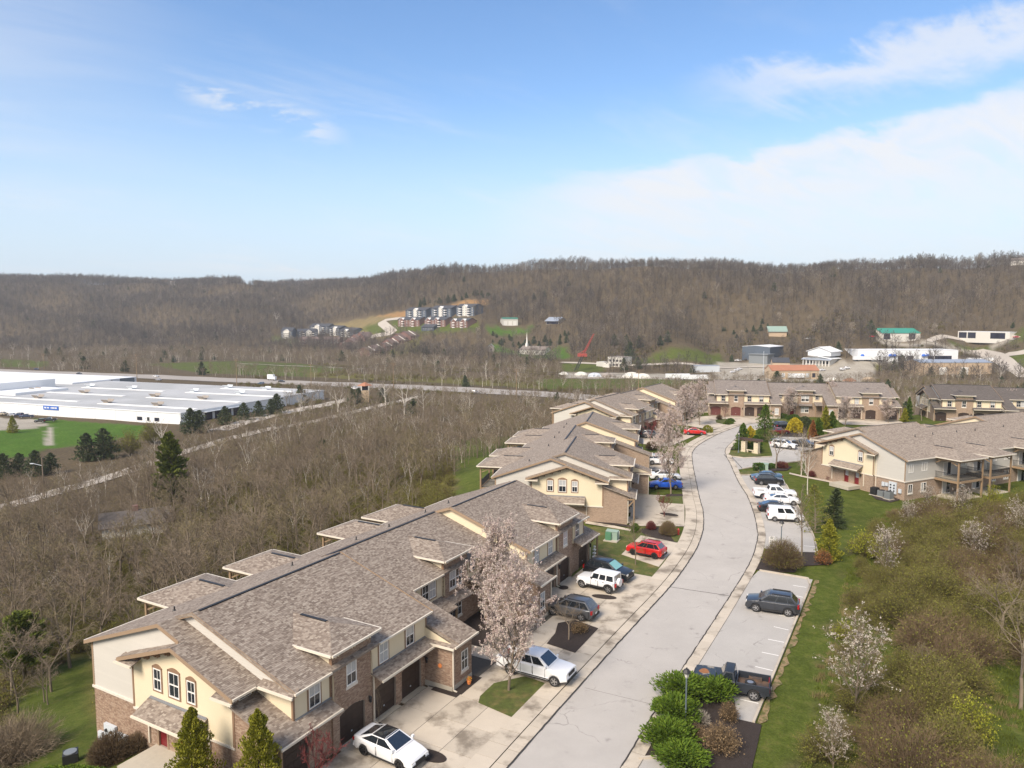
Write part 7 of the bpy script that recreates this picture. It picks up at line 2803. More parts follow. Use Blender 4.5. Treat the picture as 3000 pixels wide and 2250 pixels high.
# planted bare trees
for p, h, k, lab, wd, nm, mk in (((1666, 1876), 3.4, 0, 'small bare tree in the black mulch bed beside the grey car', 1.5, 'bare_tree', None), ((1862, 1655), 5.4, 1, 'bare young tree on the lawn before the red car', 1.0, 'bare_tree', None), ((2349, 1628), 8.0, 2, 'bare tree at the end of the parking bay behind the big brown bush', 0.95, 'bare_tree', None), ((2273, 1373), 7.6, 3, 'bare spreading tree at the side street by the green transformer', 1.2, 'bare_tree', None), ((2366, 1447), 8.6, 4, 'pale bare birch on the lawn beside the parked cars', 0.8, 'birch', 'pale'), ((2347, 1395), 7.8, 5, 'bare birch by the path of the balcony row', 0.9, 'birch', 'pale'), ((2352, 1325), 5.0, 1, 'bare tree beside the court behind the balcony row gable', 1.2, 'bare_tree', None), ((2124, 1235), 5.5, 2, 'thin bare tree on the far driveway island', 0.7, 'bare_tree', None), ((2700, 1232), 7.0, 3, 'brown bare tree by the dark roofed row gable', 1.2, 'bare_tree', None), ((1390, 1985), 3.0, 4, 'dark slim bare tree against the garage doors of the nearest row', 0.35, 'bare_tree', None)):
 ms = dict(NEAR[k])
 if mk:
  ms = {kk: (lambda me: (me.materials.clear(), me.materials.append(M['bark_pale' if kk == 'trunk' else 'twig']), me)[2])(v.copy()) for kk, v in ms.items()}
 if p == (1390, 1985):
  p = (1110, 2136)
 plant(nm, ms, S(p), lab, 'tree', h / 10 * wd, sz=h / 10)
REDT = meshes(bare_tree(700, 4.0, 0.12, 16, 6, 5, 2, 0.42, 0.06, 0.016, 0.7, 3), 'maple', 'twig_red', 'twig_red')
for p, h, lab in (((928, 2322), 4.4, 'red twigged maple before the nearest garage at the bottom edge'), ((1946, 1514), 3.6, 'red twigged maple on the forecourt of the second row'), ((1905, 1290), 5.2, 'red twigged maple before the third row'), ((1940, 1262), 4.4, 'smaller red twigged maple before the third row, near the red car'), ((2366, 1375), 4.2, 'red twigged maple at the corner of the balcony row'), ((2123, 1222), 3.2, 'red twigged maple before the far red garage doors')):
 plant('red_maple', REDT, S(p), lab, 'tree', h / 4)
# evergreens on the left and in the lot
plant('pine_tree', meshes(whorl_pine(801, 6.8, 6.2, 50, 13, 12, 0.13, 0.22, 0.05, 0.45), 'pine', 'bark', None, 'pine'), land(70, 1995), 'dark green pine left of the nearest row, at the frame edge', 'tree')
plant('pine_tree', meshes(whorl_pine(802, 17, 10, 90, 12, 11, 0.30, 0.06, 0.05, 0.6), 'pine', 'bark', None, 'pine'), land(505, 1480), 'tall green pine in the middle of the left woods', 'tree')
SPR = meshes(whorl_pine(803, 5.2, 3.6, 60, 9, 8, 0.085, 0.04, -0.12, 0.8), 'spruce', 'bark_dark', None, 'cedar')
plant('spruce', SPR, S((2440, 1545)), 'dark blue green spruce on the lawn beside the parking bay', 'tree', 0.95)
plant('spruce', meshes(whorl_pine(804, 6.0, 5.0, 60, 8, 5, 0.06, 0.04, -0.05, 0.8), 'pale_spruce', 'bark', None, 'bud'), S((2388, 1560)), 'wispy pale green pine beside the dark spruce', 'tree')
plant('bare_bush', meshes(twig_dome(89, 3.2, 6.5, 900, 9, 0.013, 0, 0.05), 'bare_bush', 'twig', 'twig', 'rust'), land(45, 2230), 'big pinkish brown bare bush in the bottom left corner', 'shrub')
plant('bare_bush', meshes(twig_dome(90, 1.5, 1.9, 260, 6, 0.012, 1500, 0.05), 'bare_bush', 'twig_brown', 'twig_brown', 'rust'), S((2412, 1652)), 'rust brown dead shrub against the golden arborvitae', 'shrub')
plant('bare_bush', meshes(twig_dome(91, 0.8, 1.6, 260, 6, 0.012, 700, 0.05), 'bare_bush', 'twig_brown', 'twig_brown', 'drybrown'), S(k2(1100, 925)), 'golden brown dry grass shrub behind the small bare tree', 'shrub')
# ---------------------------------------------------------------- far buildings
FOOT = []
M['fwhite'] = material('white_metal_wall', (0.74, 0.76, 0.78), 0.5, 0.03, 0.2)
M['froof'] = material('grey_membrane_roof', (0.40, 0.41, 0.42), 0.9, 0.18, 0.03, second=((0.34, 0.35, 0.355), 0.02, 0.45, 0.6))
M['skylight'] = material('white_roof_strip', (0.80, 0.80, 0.78), 0.7, 0.06, 0.3)
M['tanroof'] = material('tan_gravel_roof', (0.26, 0.21, 0.17), 0.95, 0.15, 0.2)
M['fwin'] = material('far_dark_window', (0.02, 0.022, 0.04), 0.15, 0.1, 1)
M['navy'] = material('slate_blue_siding', (0.075, 0.098, 0.13), 0.7, 0.08, 0.3)
M['charroof'] = material('charcoal_shingles', (0.048, 0.052, 0.062), 0.9, 0.15, 0.5)
M['fbrick'] = material('red_brick_far', (0.185, 0.105, 0.088), 0.9, 0.15, 0.3)
M['brroof'] = material('brown_shingles_far', (0.13, 0.092, 0.08), 0.9, 0.15, 0.3)
M['green_metal'] = material('green_metal_roof', (0.035, 0.24, 0.17), 0.5, 0.06, 0.2)
M['rust_metal'] = material('orange_rust_roof', (0.34, 0.15, 0.085), 0.8, 0.25, 0.2)
M['tanwall'] = material('tan_block_wall', (0.46, 0.35, 0.24), 0.85, 0.1, 0.2)
M['blue'] = material('blue_awning', (0.02, 0.12, 0.50), 0.6)
M['steel_roof'] = material('pale_blue_metal_roof', (0.36, 0.40, 0.46), 0.45, 0.06, 0.2, metal=0.3)
M['palewall'] = material('pale_render', (0.62, 0.60, 0.55), 0.8, 0.06, 0.2)
M['timber_old'] = material('weathered_boards', (0.28, 0.25, 0.22), 0.9, 0.2, 0.8)
M['crane_red'] = material('red_crane_paint', (0.34, 0.06, 0.045), 0.5, 0.1, 1)


def at_px(px, py):
 x, y, z = land(px, py)
 return Vector((x, y, z))


def mpp(y):
 return y / FPX        # metres per photo pixel at distance y


def block(name, label, a, b, depth, h, wall, roof, kind='gable', over=0.5, pitch=0.3, group=None, cat='building', flip=1, drop=4.0, ridge='long'):
 """building whose front foot runs from photo position a to b; the body extends away from the camera"""
 A, B = at_px(*a), at_px(*b)
 # keep the front level and near one distance
 z = (A.z + B.z) / 2
 d = (B - A)
 d.z = 0
 L = d.length
 ang = math.atan2(d.y, d.x)
 r = thing(name, label, cat, (A.x, A.y, z), ang, group)
 c = A + d / 2
 n = Vector((-d.y, d.x, 0)).normalized()
 cc = c + n * depth / 2
 FOOT.append((cc.x, cc.y, min(L, depth) / 2 + 3))
 k = max(1, int(L / max(depth, 1)))
 for i in range(k):
  p = A + d * ((i + 0.5) / k) + n * depth / 2
  FOOT.append((p.x, p.y, depth * 0.62 + 2))
  p = A + d * ((i + 0.5) / k) - n * 8
  FOOT.append((p.x, p.y, 8.5))
 q = MB()
 q.box(0, L, 0, depth, -drop, h)
 if kind == 'gable' and ridge == 'cross':
  zr_ = h + pitch * L / 2
  q.poly([(0, 0, h), (L, 0, h), (L / 2, 0, zr_)])
  q.poly([(L, depth, h), (0, depth, h), (L / 2, depth, zr_)])
 elif kind == 'gable':
  zr_ = h + pitch * depth / 2
  q.poly([(0, depth, h), (0, 0, h), (0, depth / 2, zr_)])
  q.poly([(L, 0, h), (L, depth, h), (L, depth / 2, zr_)])
 q.build('wall', M[wall], r, uv=False)
 q = MB()
 o = over
 t = 0.25
 if kind == 'flat':
  q.box(-0.1, L + 0.1, -0.1, depth + 0.1, h + 0.01, h + 0.3)
 elif ridge == 'cross':
  zr_ = h + pitch * L / 2
  for s in (0, 1):
   x0, x1 = (-o, L / 2) if s == 0 else (L + o, L / 2)
   z0 = h - pitch * o
   q.obox((x0, -o, z0), (x1 - x0, 0, zr_ - z0), (0, depth + 2 * o, 0), (0, 0, t))
 else:
  zr_ = h + pitch * depth / 2
  for y0 in (-o, depth + o):
   z0 = h - pitch * o
   q.obox((-o, y0, z0), (0, depth / 2 - y0, zr_ - z0), (L + 2 * o, 0, 0), (0, 0, t))
 q.build('roof', M[roof], r, uv=False)
 r['_L'] = L
 return r, L, z


def holes(r, L, rows_, y=-0.06, mat='fwin', frame=None, name='window', w=1.2, h=1.5, n=6, x0=None, x1=None):
 x0 = L * 0.06 if x0 is None else x0
 x1 = L * 0.94 if x1 is None else x1
 for z in rows_:
  for k in range(n):
   x = x0 + (x1 - x0) * (k + 0.5) / n
   q = MB()
   q.box(x - w / 2, x + w / 2, y, 0.05, z, z + h)
   o = q.build(name, M[frame or mat], r, uv=False)
   if frame:
    q = MB()
    q.box(x - w / 2 + 0.15, x + w / 2 - 0.15, y - 0.03, y + 0.02, z + 0.15, z + h - 0.15)
    q.build('pane', M[mat], o, uv=False)


# --- the white plant on the left
def factory():
 z = -20.0
 c0 = Vector((-143.0, 311.0))
 ew = Vector((-0.935, 0.355))          # along the front wall, to the left
 en = Vector((0.355, 0.935))
 W, D, h = 190.0, 104.0, 4.9
 r = thing('factory', 'long low white factory with flat grey roof', 'factory', (c0.x, c0.y, z), math.atan2(-ew.y, -ew.x))
 # local frame: +x towards the near corner side, so the front wall runs from x = -W to 0; y into the building
 q = MB()
 q.box(-W, 0, 0, D, -0.5, h)
 q.build('wall', M['fwhite'], r, uv=False)
 for k in range(15):
  q = MB()
  x = -12.5 * k - 0.4
  q.box(x - 0.08, x + 0.08, -0.05, 0.0, 0, h)
  q.build('wall_seam', M['box'], r, uv=False)
 q = MB()
 q.box(-W - 0.2, 0.2, -0.2, D + 0.2, h + 0.005, h + 0.35)
 q.build('coping', M['fwhite'], r, uv=False)
 for i in range(8):
  q = MB()
  q.box(-W + 0.6 + i * 23.7, -W + 0.6 + (i + 1) * 23.65, 0.6, D - 0.6, h + 0.352, h + 0.40 + 0.02 * (i % 2))
  q.build('roof_membrane', M['froof'], r, uv=False)
 for (x0, x1, y) in ((-62, -3, 12), (-150, -78, 14), (-62, -3, 40), (-150, -78, 40), (-62, -3, 66), (-140, -78, 66), (-60, -10, 90)):
  q = MB()
  q.box(x0, x1, y - 1.3, y + 1.3, h + 0.43, h + 0.62)
  q.build('roof_light', M['skylight'], r, uv=False)
  for x in (x0 + 2, (x0 + x1) / 2 + 4):
   q = MB()
   q.box(x - 1.4, x + 1.4, y + 1.6, y + 4.0, h + 0.4, h + 1.1)
   for s in (-1, 1):
    q.obox((x - 2.0, y + 1.6 + (2.4 if s > 0 else 0), h + 1.15), (4.0, 0, 0), (0, s * 0.9, 1.0), (0, 0, 0.15))
   q.build('roof_vent', M['timber_old' if y < 50 else 'box'], r, uv=False)
 for x, w in ((-23.5, 3.0), (-18.5, 1.4), (-13.5, 2.8)):
  q = MB()
  q.box(x - w / 2, x + w / 2, -0.06, 0.02, 0.9, 2.5)
  q.build('window', M['fwin'], r, uv=False)
 q = MB()
 q.box(-83.5, -73.5, -0.25, -0.05, 3.0, 4.9)
 sg = q.build('sign_board', M['blue'], r, uv=False)
 q = MB()
 for k, w_ in enumerate((0.8, 0.3, 0.55, 0.55, 0, 0.55, 0.7, 0.55, 0.7, 0.5)):
  if w_:
   q.box(-82.7 + k * 0.86, -82.7 + k * 0.86 + w_, -0.30, -0.26, 3.6, 4.3)
 q.build('lettering', M['white'], sg, uv=False)
 # loading bays in the side wall
 for k in range(4):
  q = MB()
  q.box(-0.05, 0.06, 14 + k * 6.0, 18.5 + k * 6.0, 0.0, 3.8)
  q.build('loading_door', M['fwin'], r, uv=False)
 q = MB()
 q.box(0.0, 2.0, 13, 38, 3.9, 4.2)
 q.build('loading_canopy', M['box'], r, uv=False)
 # tall block and rear hall at the far left
 for (x0, x1, y0, y1, hh, n) in ((-W - 80, -154.5, 24, 60, 10.5, 'tall_block'), (-154.4, -134, 22, 52, 6.6, 'side_block'), (-W - 130, -164, 78, 125, 6.2, 'rear_hall')):
  q = MB()
  q.box(x0, x1, y0, y1, h + 0.4 if hh < 8 and n != 'rear_hall' else -0.5, hh)
  q.build(n, M['fwhite'], r, uv=False)
 return r


factory()
# flat office behind the plant, brown roof
r, L, z = block('office_block', 'low white office behind the factory with a brown flat roof', (193, 1147), (330, 1139), 24, 5.2, 'fwhite', 'tanroof', 'flat')
holes(r, L, (2.2,), n=8, w=2.0, h=1.6)
q = MB()
q.box(L, L + 14, 3, 22, -2, 6.2)
q.build('dark_annex', M['navy'], r, uv=False)

# little tower with an orange hipped roof by the highway
P = at_px(1070, 1178)
FOOT.append((P.x, P.y, 5))
r = thing('gate_tower', 'small stone gate tower with orange hipped roof by the highway', 'tower', P, 0.2)
q = MB()
q.box(-2.0, 2.0, -2.0, 2.0, -1, 6.6)
q.build('shaft', M['tanwall'], r, uv=False)
for x in (-1.9, 1.9):
 for y in (-1.9, 1.9):
  q = MB()
  q.box(x - 0.3, x + 0.3, y - 0.3, y + 0.3, 6.6, 9.0)
  q.build('post', M['palewall'], r, uv=False)
q = MB()
q.box(-1.6, 1.6, -1.6, 1.6, 6.62, 8.98)
q.build('glazing', M['fwin'], r, uv=False)
q = MB()
q.lathe([(4.0, 9.0), (3.9, 9.15), (0.2, 10.9)], 4)
q.build('roof', M['rust_metal'], r, uv=False)


# --- hillside flats
def flats(label, a, b, depth, h, brick, floors, group, gables=(0.5,), grey_side=True):
 r, L, z = block('apartment_block', label, a, b, depth, h, 'fbrick' if brick else 'navy', 'charroof', 'gable', 0.6, 0.45, group)
 fh = h / floors
 for g in gables:
  x = L * g
  w = 4.0 if len(gables) == 1 else 3.4
  q = MB()
  q.box(x - w, x + w, -0.8, 0.0, -1, h)
  q.poly([(x - w, -0.8, h), (x + w, -0.8, h), (x, -0.8, h + w * 0.6)])
  q.build('front_bay', M['palewall' if not brick else 'fbrick'], r, uv=False)
  q = MB()
  for s in (-1, 1):
   q.obox((x + s * (w + 0.4), -1.2, h - 0.2), (-s * (w + 0.4), 0, w * 0.6 + 0.3), (0, 5, 0), (0, 0, 0.25))
  q.build('bay_roof', M['white'], r, uv=False)
 xs = [0.10, 0.26, 0.42, 0.58, 0.74, 0.90] if L > 20 else [0.15, 0.38, 0.62, 0.85]
 for f in range(floors):
  for i, t in enumerate(xs):
   x = L * t
   q = MB()
   if i in (1, len(xs) - 2):
    q.box(x - 1.9, x + 1.9, -2.2, -0.01, f * fh - 0.1, f * fh + 0.95)
    o = q.build('balcony', M['white'], r, uv=False)
    q = MB()
    q.box(x - 1.6, x + 1.6, -0.08, 0.02, f * fh + 0.96, f * fh + fh - 0.3)
    q.build('opening', M['fwin'], o, uv=False)
   else:
    yy = -0.9 if any(abs(t - g) < 0.12 for g in gables) else -0.08
    q.box(x - 0.95, x + 0.95, yy, 0.05, f * fh + 0.7, f * fh + 2.3)
    o = q.build('window', M['white'], r, uv=False)
    q = MB()
    q.box(x - 0.65, x + 0.65, yy - 0.04, yy + 0.01, f * fh + 0.95, f * fh + 2.05)
    q.build('pane', M['fwin'], o, uv=False)
 return r


def ec(x, y):
 return (800 + x * 0.2803, 860 + y * 0.2803)


flats('four storey blue grey flats on the hill, left of the upper three', ec(1385, 268), ec(1600, 262), 16, 11.5, False, 4, 'hillside flats')
flats('four storey blue grey flats on the hill, middle of the upper three', ec(1650, 252), ec(1862, 252), 16, 11.5, False, 4, 'hillside flats')
flats('four storey flats on the hill, right of the upper three', ec(1915, 240), ec(2100, 240), 16, 11.5, False, 4, 'hillside flats')
flats('three storey brick flats on the hill, left of the lower three', ec(1305, 348), ec(1530, 345), 15, 9, True, 3, 'hillside flats', (0.2, 0.72))
flats('three storey brick flats on the hill, middle of the lower three', ec(1582, 350), ec(1800, 348), 15, 9, True, 3, 'hillside flats', (0.2, 0.6))
flats('three storey brick flats on the hill, right of the lower three', ec(1850, 362), ec(2030, 362), 14, 8.5, True, 3, 'hillside flats', (0.25, 0.8))
flats('dark flats at the left end of the lower estate', ec(85, 470), ec(200, 474), 22, 11.0, False, 4, 'lower estate flats')
flats('dark flats behind the long brick building, gable with white edge', ec(262, 462), ec(470, 464), 18, 9.0, False, 3, 'lower estate flats', (0.55,))
flats('dark flats at the back of the lower estate, highest roof', ec(385, 420), ec(580, 420), 18, 11.0, False, 4, 'lower estate flats', (0.4,))
flats('dark flats right of the highest roof', ec(585, 440), ec(690, 440), 18, 10.5, False, 4, 'lower estate flats', (0.6,))
flats('dark flats with a broad blank gable at the right of the lower estate', ec(690, 455), ec(840, 455), 20, 8.5, False, 3, 'lower estate flats', (0.5,))
r, L, z = block('clubhouse', 'dark blue clubhouse with gabled roof below the brick flats', ec(1550, 395), ec(1676, 392), 13, 5.0, 'navy', 'charroof', 'gable', 0.7, 0.5)
holes(r, L, (1.2,), n=4, w=1.4, h=2.2, frame='white')
r, L, z = block('brick_terrace', 'long two storey red brick terrace with white galleries', ec(275, 528), ec(690, 530), 15, 6.5, 'fbrick', 'brroof', 'gable', 0.8, 0.45)
for k in range(13):
 x = 1.5 + (L - 3) * k / 12
 q = MB()
 q.box(x - 0.18, x + 0.18, -2.2, -1.85, -2, 6.2)
 q.build('gallery_post', M['palewall'], r, uv=False)
q = MB()
q.box(0, L, -2.3, -0.01, 2.9, 3.2)
q.build('gallery_floor', M['palewall'], r, uv=False)
holes(r, L, (0.6, 3.6), n=12, w=1.6, h=2.0)
# stepped brick houses in two files
TW = (((880, 655), (1010, 655), 'nearest'), ((975, 628), (1085, 626), 'second'), ((1075, 608), (1190, 600), 'third'), ((1130, 575), (1250, 570), 'fourth'), ((1195, 545), (1320, 540), 'fifth'), ((1225, 520), (1360, 515), 'sixth'), ((1290, 495), (1440, 490), 'seventh'))
for a, b, lab in TW:
 r, L, z = block('brick_house', 'stepped red brick hillside house, %s of the front file' % lab, ec(*a), ec(*b), 15, 6.0, 'fbrick', 'brroof', 'gable', 0.6, 0.42, 'stepped brick houses', ridge='cross')
 q = MB()
 q.box(L, L + 3.0, 1, 13, 2.4, 2.7)
 for y in (1.2, 5, 9, 12.7):
  q.box(L + 2.7, L + 3.0, y - 0.15, y + 0.15, -4, 5.4)
 q.build('porch', M['tanwall'], r, uv=False)
 q = MB()
 q.obox((L * 0.5, 8.0, 6.0 + 0.42 * L / 2 + 0.3), (L / 2, 0, -0.42 * L / 2), (0, 1.0, 0), (0, 0, 0.7))
 q.build('parapet', M['palewall'], r, uv=False)
for a, b, lab in (((665, 590), (760, 590), 'nearest'), ((735, 560), (850, 556), 'second'), ((790, 530), (900, 525), 'third'), ((850, 508), (960, 500), 'last')):
 r, L, z = block('brick_house', 'stepped red brick hillside house, %s of the rear file' % lab, ec(*a), ec(*b), 15, 6.0, 'fbrick', 'brroof', 'gable', 0.6, 0.42, 'stepped brick houses', ridge='cross')
 q = MB()
 q.obox((0, 5.0, 6.3), (L / 2, 0, 0.42 * L / 2), (0, 1.0, 0), (0, 0, 0.7))
 q.build('parapet', M['palewall'], r, uv=False)


# --- church, barns, shed in the middle distance
def mc(x, y):
 return (1380 + x * 0.2803, 880 + y * 0.2803)


r, L, z = block('church', 'low white church with grey roof and thin white steeple', mc(508, 556), mc(770, 566), 12, 4.2, 'palewall', 'roof_grey', 'gable', 0.5, 0.6)
holes(r, L, (1.2,), n=5, w=1.0, h=1.7)
q = MB()
q.box(L * 0.12, L * 0.12 + 2.2, 4.6, 6.8, 4.0, 10.5)
q.lathe([(1.0, 10.5), (0.7, 14), (0.05, 22)], 6, (L * 0.12 + 1.1, 5.7, 0))
q.build('steeple', M['white'], r, uv=False)
r, L, z = block('metal_barn', 'white metal barn with green eaves on the hillside lawn', mc(330, 262), mc(490, 265), 12, 8.0, 'palewall', 'green_metal', 'gable', 0.5, 0.18)
for k in range(3):
 q = MB()
 q.box(L * (0.08 + 0.3 * k), L * (0.08 + 0.3 * k) + L * 0.22, -0.08, 0.05, 0, 5.0)
 q.build('door', M['white'], r, uv=False)
r, L, z = block('solar_shed', 'dark open shed with a pale blue metal roof in the trees', mc(785, 252), mc(915, 250), 10, 4.5, 'timber_old', 'steel_roof', 'gable', 1.5, 0.7)
q = MB()
q.box(1, L - 1, -0.05, 0.05, 0.3, 4.0)
q.build('opening', M['fwin'], r, uv=False)
r, L, z = block('old_shed', 'small grey weathered shed beside the church lawn', mc(178, 536), mc(240, 536), 6, 5.0, 'timber_old', 'steel_roof', 'gable', 0.4, 0.9, ridge='cross')
holes(r, L, (1.0,), n=1, w=1.4, h=2.0)
r, L, z = block('yard_house', 'dilapidated pale two storey building in the scrap yard', mc(1428, 690), mc(1590, 705), 14, 8.5, 'palewall', 'timber_old', 'flat')
holes(r, L, (1.0, 4.6), n=4, w=2.0, h=1.8)
q = MB()
q.box(-10, 0, -3, 7, -2, 4.0)
q.box(-2, 5, -5, -0.01, -2, 2.8)
q.build('lean_to', M['palewall'], r, uv=False)

# crane boom
P = at_px(*mc(1085, 735))
r = thing('crane', 'red lattice crane leaning over the bare trees', 'crane', P, 0.0)
S1 = mpp(P.y)
D = Vector((195 * 0.2803 * S1, 0, 385 * 0.2803 * S1))
q = MB()
for f0, f1, m_ in ((0.0, 1.0, 0),):
 s = 0.9
 for a in (-s, s):
  for b_ in (-s, s):
   q.bar(Vector((a, b_, 0)) + D * 0.42, Vector((a * 0.4, b_ * 0.4, 0)) + D, 0.32, 0.32)
 for k in range(12):
  t0, t1 = 0.42 + 0.58 * k / 12, 0.42 + 0.58 * (k + 1) / 12
  for b_ in (-s, s):
   q.bar(Vector((-s * (1.4 - t0), b_, 0)) + D * t0, Vector((s * (1.4 - t1), b_, 0)) + D * t1, 0.2, 0.2)
q.build('boom', M['crane_red'], r, uv=False)
q = MB()
for a in (-1.0, 1.0):
 for b_ in (-1.0, 1.0):
  q.bar(Vector((a, b_, -2)), Vector((a, b_, 0)) + D * 0.42, 0.4, 0.4)
for k in range(9):
 t0, t1 = 0.42 * k / 9, 0.42 * (k + 1) / 9
 for b_ in (-1, 1):
  q.bar(Vector((-1, b_, 0)) + D * t0, Vector((1, b_, 0)) + D * t1, 0.22, 0.22)
q.build('lower_boom', M['dark'], r, uv=False)
q = MB()
p = D * 0.42
q.box(p.x - 4.5, p.x + 3.5, -1.2, 1.2, p.z - 1.2, p.z + 1.4)
q.bar(p + Vector((-4, 0, 1)), p + Vector((3, 0, 5)), 0.5, 0.5)
q.build('winch_head', M['crane_red'], r, uv=False)

# --- works and depots on the right
def rc(x, y):
 return (2080 + x * 0.4159, 940 + y * 0.4159)


r, L, z = block('depot', 'long white depot with loading bays and small blue awnings', rc(1040, 280), rc(1745, 292), 24, 9.0, 'fwhite', 'fwhite', 'flat')
for i, t in enumerate((0.02, 0.30, 0.34, 0.63, 0.67)):
 q = MB()
 x = L * t
 q.lathe([(1.6, 0), (1.5, 0.9), (0.8, 1.7)], 10, (x + 2, -0.2, 4.2))
 q.build('awning', M['blue'], r, uv=False)
for t, w in ((0.06, 4), (0.49, 5), (0.70, 5), (0.77, 8), (0.84, 8), (0.10, 3), (0.40, 6)):
 q = MB()
 q.box(L * t, L * t + w, -0.08, 0.05, 0.2, 4.5)
 q.build('bay_door', M['fwin'], r, uv=False)
r, L, z = block('green_roof_shed', 'pale shed with a bright green metal roof at the foot of the hill', rc(1212, 130), rc(1480, 134), 22, 5.6, 'palewall', 'green_metal', 'gable', 0.5, 0.36)
for t in (0.04, 0.70):
 q = MB()
 q.box(L * t, L * t + 6, -0.08, 0.05, 0, 5)
 q.build('bay_door', M['fwin'], r, uv=False)
r, L, z = block('fire_garage', 'low white garage with dark bays and red trucks before it', rc(1745, 122), rc(2110, 128), 14, 5.8, 'palewall', 'fwhite', 'flat')
for t in (0.02, 0.20, 0.64, 0.76):
 q = MB()
 q.box(L * t, L * t + 7, -0.08, 0.05, 0, 5.2)
 q.build('bay_door', M['fwin'], r, uv=False)
r, L, z = block('tan_warehouse', 'long tan warehouse with a pale blue metal roof behind the dark roofed row', rc(1480, 385), rc(1985, 372), 22, 9.0, 'tanwall', 'steel_roof', 'gable', 0.3, 0.16)
for t in (0.26, 0.56):
 q = MB()
 q.box(L * t, L * t + 6, -0.1, 0.05, 0, 5.5)
 q.build('bay_door', M['white'], r, uv=False)
for k in range(7):
 q = MB()
 q.box(L * k / 6.5 + 1, L * k / 6.5 + 1.4, -0.06, 0.0, 0, 8.8)
 q.build('pilaster', M['trim'], r, uv=False)
r, L, z = block('pavilion', 'white two tiered pavilion with a verandah', rc(668, 312), rc(850, 314), 22, 5.5, 'palewall', 'fwhite', 'gable', 1.5, 0.16, ridge='cross')
q = MB()
q.box(L * 0.06, L * 0.94, 2, 20, 5.5 + 2.0, 11.0)
q.poly([(L * 0.06, 2, 11), (L * 0.94, 2, 11), (L * 0.5, 2, 14.5)])
q.build('upper_tier', M['fwhite'], r, uv=False)
q = MB()
for s in (0, 1):
 x0 = 0 if s == 0 else L
 q.obox((x0, 1, 10.9), (L / 2 - x0, 0, 3.9), (0, 20, 0), (0, 0, 0.3))
q.build('upper_roof', M['fwhite'], r, uv=False)
for k in range(9):
 q = MB()
 q.box(L * k / 8 - 0.25, L * k / 8 + 0.25, -3.2, -2.8, -1, 4.4)
 q.build('verandah_post', M['white'], r, uv=False)
q = MB()
q.obox((-1.5, -4, 4.3), (L + 3, 0, 0), (0, 4, 1.2), (0, 0, 0.3))
q.build('verandah_roof', M['steel_roof'], r, uv=False)
holes(r, L, (1.0,), n=6, w=1.6, h=2.6)
r, L, z = block('dark_workshop', 'dark blue workshop with curved pale roof edge', rc(225, 278), rc(420, 285), 30, 12.0, 'navy', 'fwhite', 'gable', 0.3, 0.08, ridge='cross')
q = MB()
q.box(L * 0.5, L * 1.15, -14, -0.1, -2, 6.0)
q.box(L * 0.48, L * 1.18, -15, 0, 6.05, 6.6)
q.build('front_wing', M['ac'], r, uv=False)
r, L, z = block('rust_roof_works', 'old brick works with an orange rusted roof just behind the far row', rc(435, 410), rc(765, 412), 14, 6.5, 'tanwall', 'rust_metal', 'gable', 0.4, 0.5)
for k in range(7):
 q = MB()
 q.box(L * (0.08 + 0.13 * k), L * (0.08 + 0.13 * k) + 2.4, -0.06, 0.05, 1.2, 4.4)
 q.build('bay_door', M['box' if k % 3 else 'fwin'], r, uv=False)
r, L, z = block('grey_works', 'grey roofed works behind the orange rusted roof', rc(440, 345), rc(560, 347), 14, 6, 'tanwall', 'charroof', 'gable', 0.4, 0.5)
r, L, z = block('hip_house', 'house with a pale green hipped roof in the dark hillside trees', rc(415, 112), rc(540, 114), 18, 5.0, 'tanwall', 'tgrey', 'gable', 1.0, 0.5)
r, L, z = block('grey_shed', 'grey metal shed at the edge of the scrap yard', (2035, 1092), (2108, 1090), 10, 5, 'box', 'steel_roof', 'flat')
# ridge houses
for a, w, lab in (((258, 812), 16, 'white house on the left hilltop'), ((470, 822), 20, 'long dark house on the left hilltop'), ((500, 829), 12, 'pale house just below the left hilltop'), ((640, 824), 22, 'brown house among hilltop trees'), ((720, 826), 14, 'grey house among hilltop trees'), ((575, 828), 14, 'red brown house on the left hilltop')):
 A = at_px(a[0], a[1] + 6)
 if A.y > 2000:
  continue
 FOOT.append((A.x * 0.99, A.y * 0.99, 15))
 b = (a[0] + 0.8 * w / mpp(A.y), a[1] + 6)
 r, L, z = block('hilltop_house', lab, (a[0], a[1] + 6), b, 9, 6.5, 'palewall' if 'white' in lab or 'pale' in lab else 'timber_old', 'roof_grey', 'gable', 0.5, 0.5, drop=6)
for a, lab in (((2100, 787), 'brick house below the right hilltop'), ((2160, 779), 'long brown house on the right hilltop'), ((2960, 778), 'white house on the far right hilltop')):
 A = at_px(*a)
 b = (a[0] + 20 / mpp(A.y), a[1])
 r, L, z = block('hilltop_house', lab, a, b, 11, 6, 'palewall' if 'white' in lab else 'timber_old', 'roof_grey', 'gable', 0.5, 0.5, drop=6)

# house in the woods on the left
A = land(400, 1560)
r = thing('woodland_house', 'grey roofed house half hidden in the bare trees with a brick chimney', 'house', (A[0], A[1], A[2]), 0.5)
FOOT.append((A[0], A[1], 7))
q = MB()
q.box(-6, 6, -4, 4, -3, 2.6)
q.build('wall', M['palewall'], r, uv=False)
q = MB()
for s in (-1, 1):
 q.obox((-6.6, s * 4.5, 2.4), (13.2, 0, 0), (0, -s * 4.5, 2.1), (0, 0, 0.2))
q.build('roof', M['roof_old'], r)
q = MB()
q.box(-0.6, 0.5, -0.4, 0.4, 3.4, 5.6)
q.build('chimney', M['fbrick'], r, uv=False)

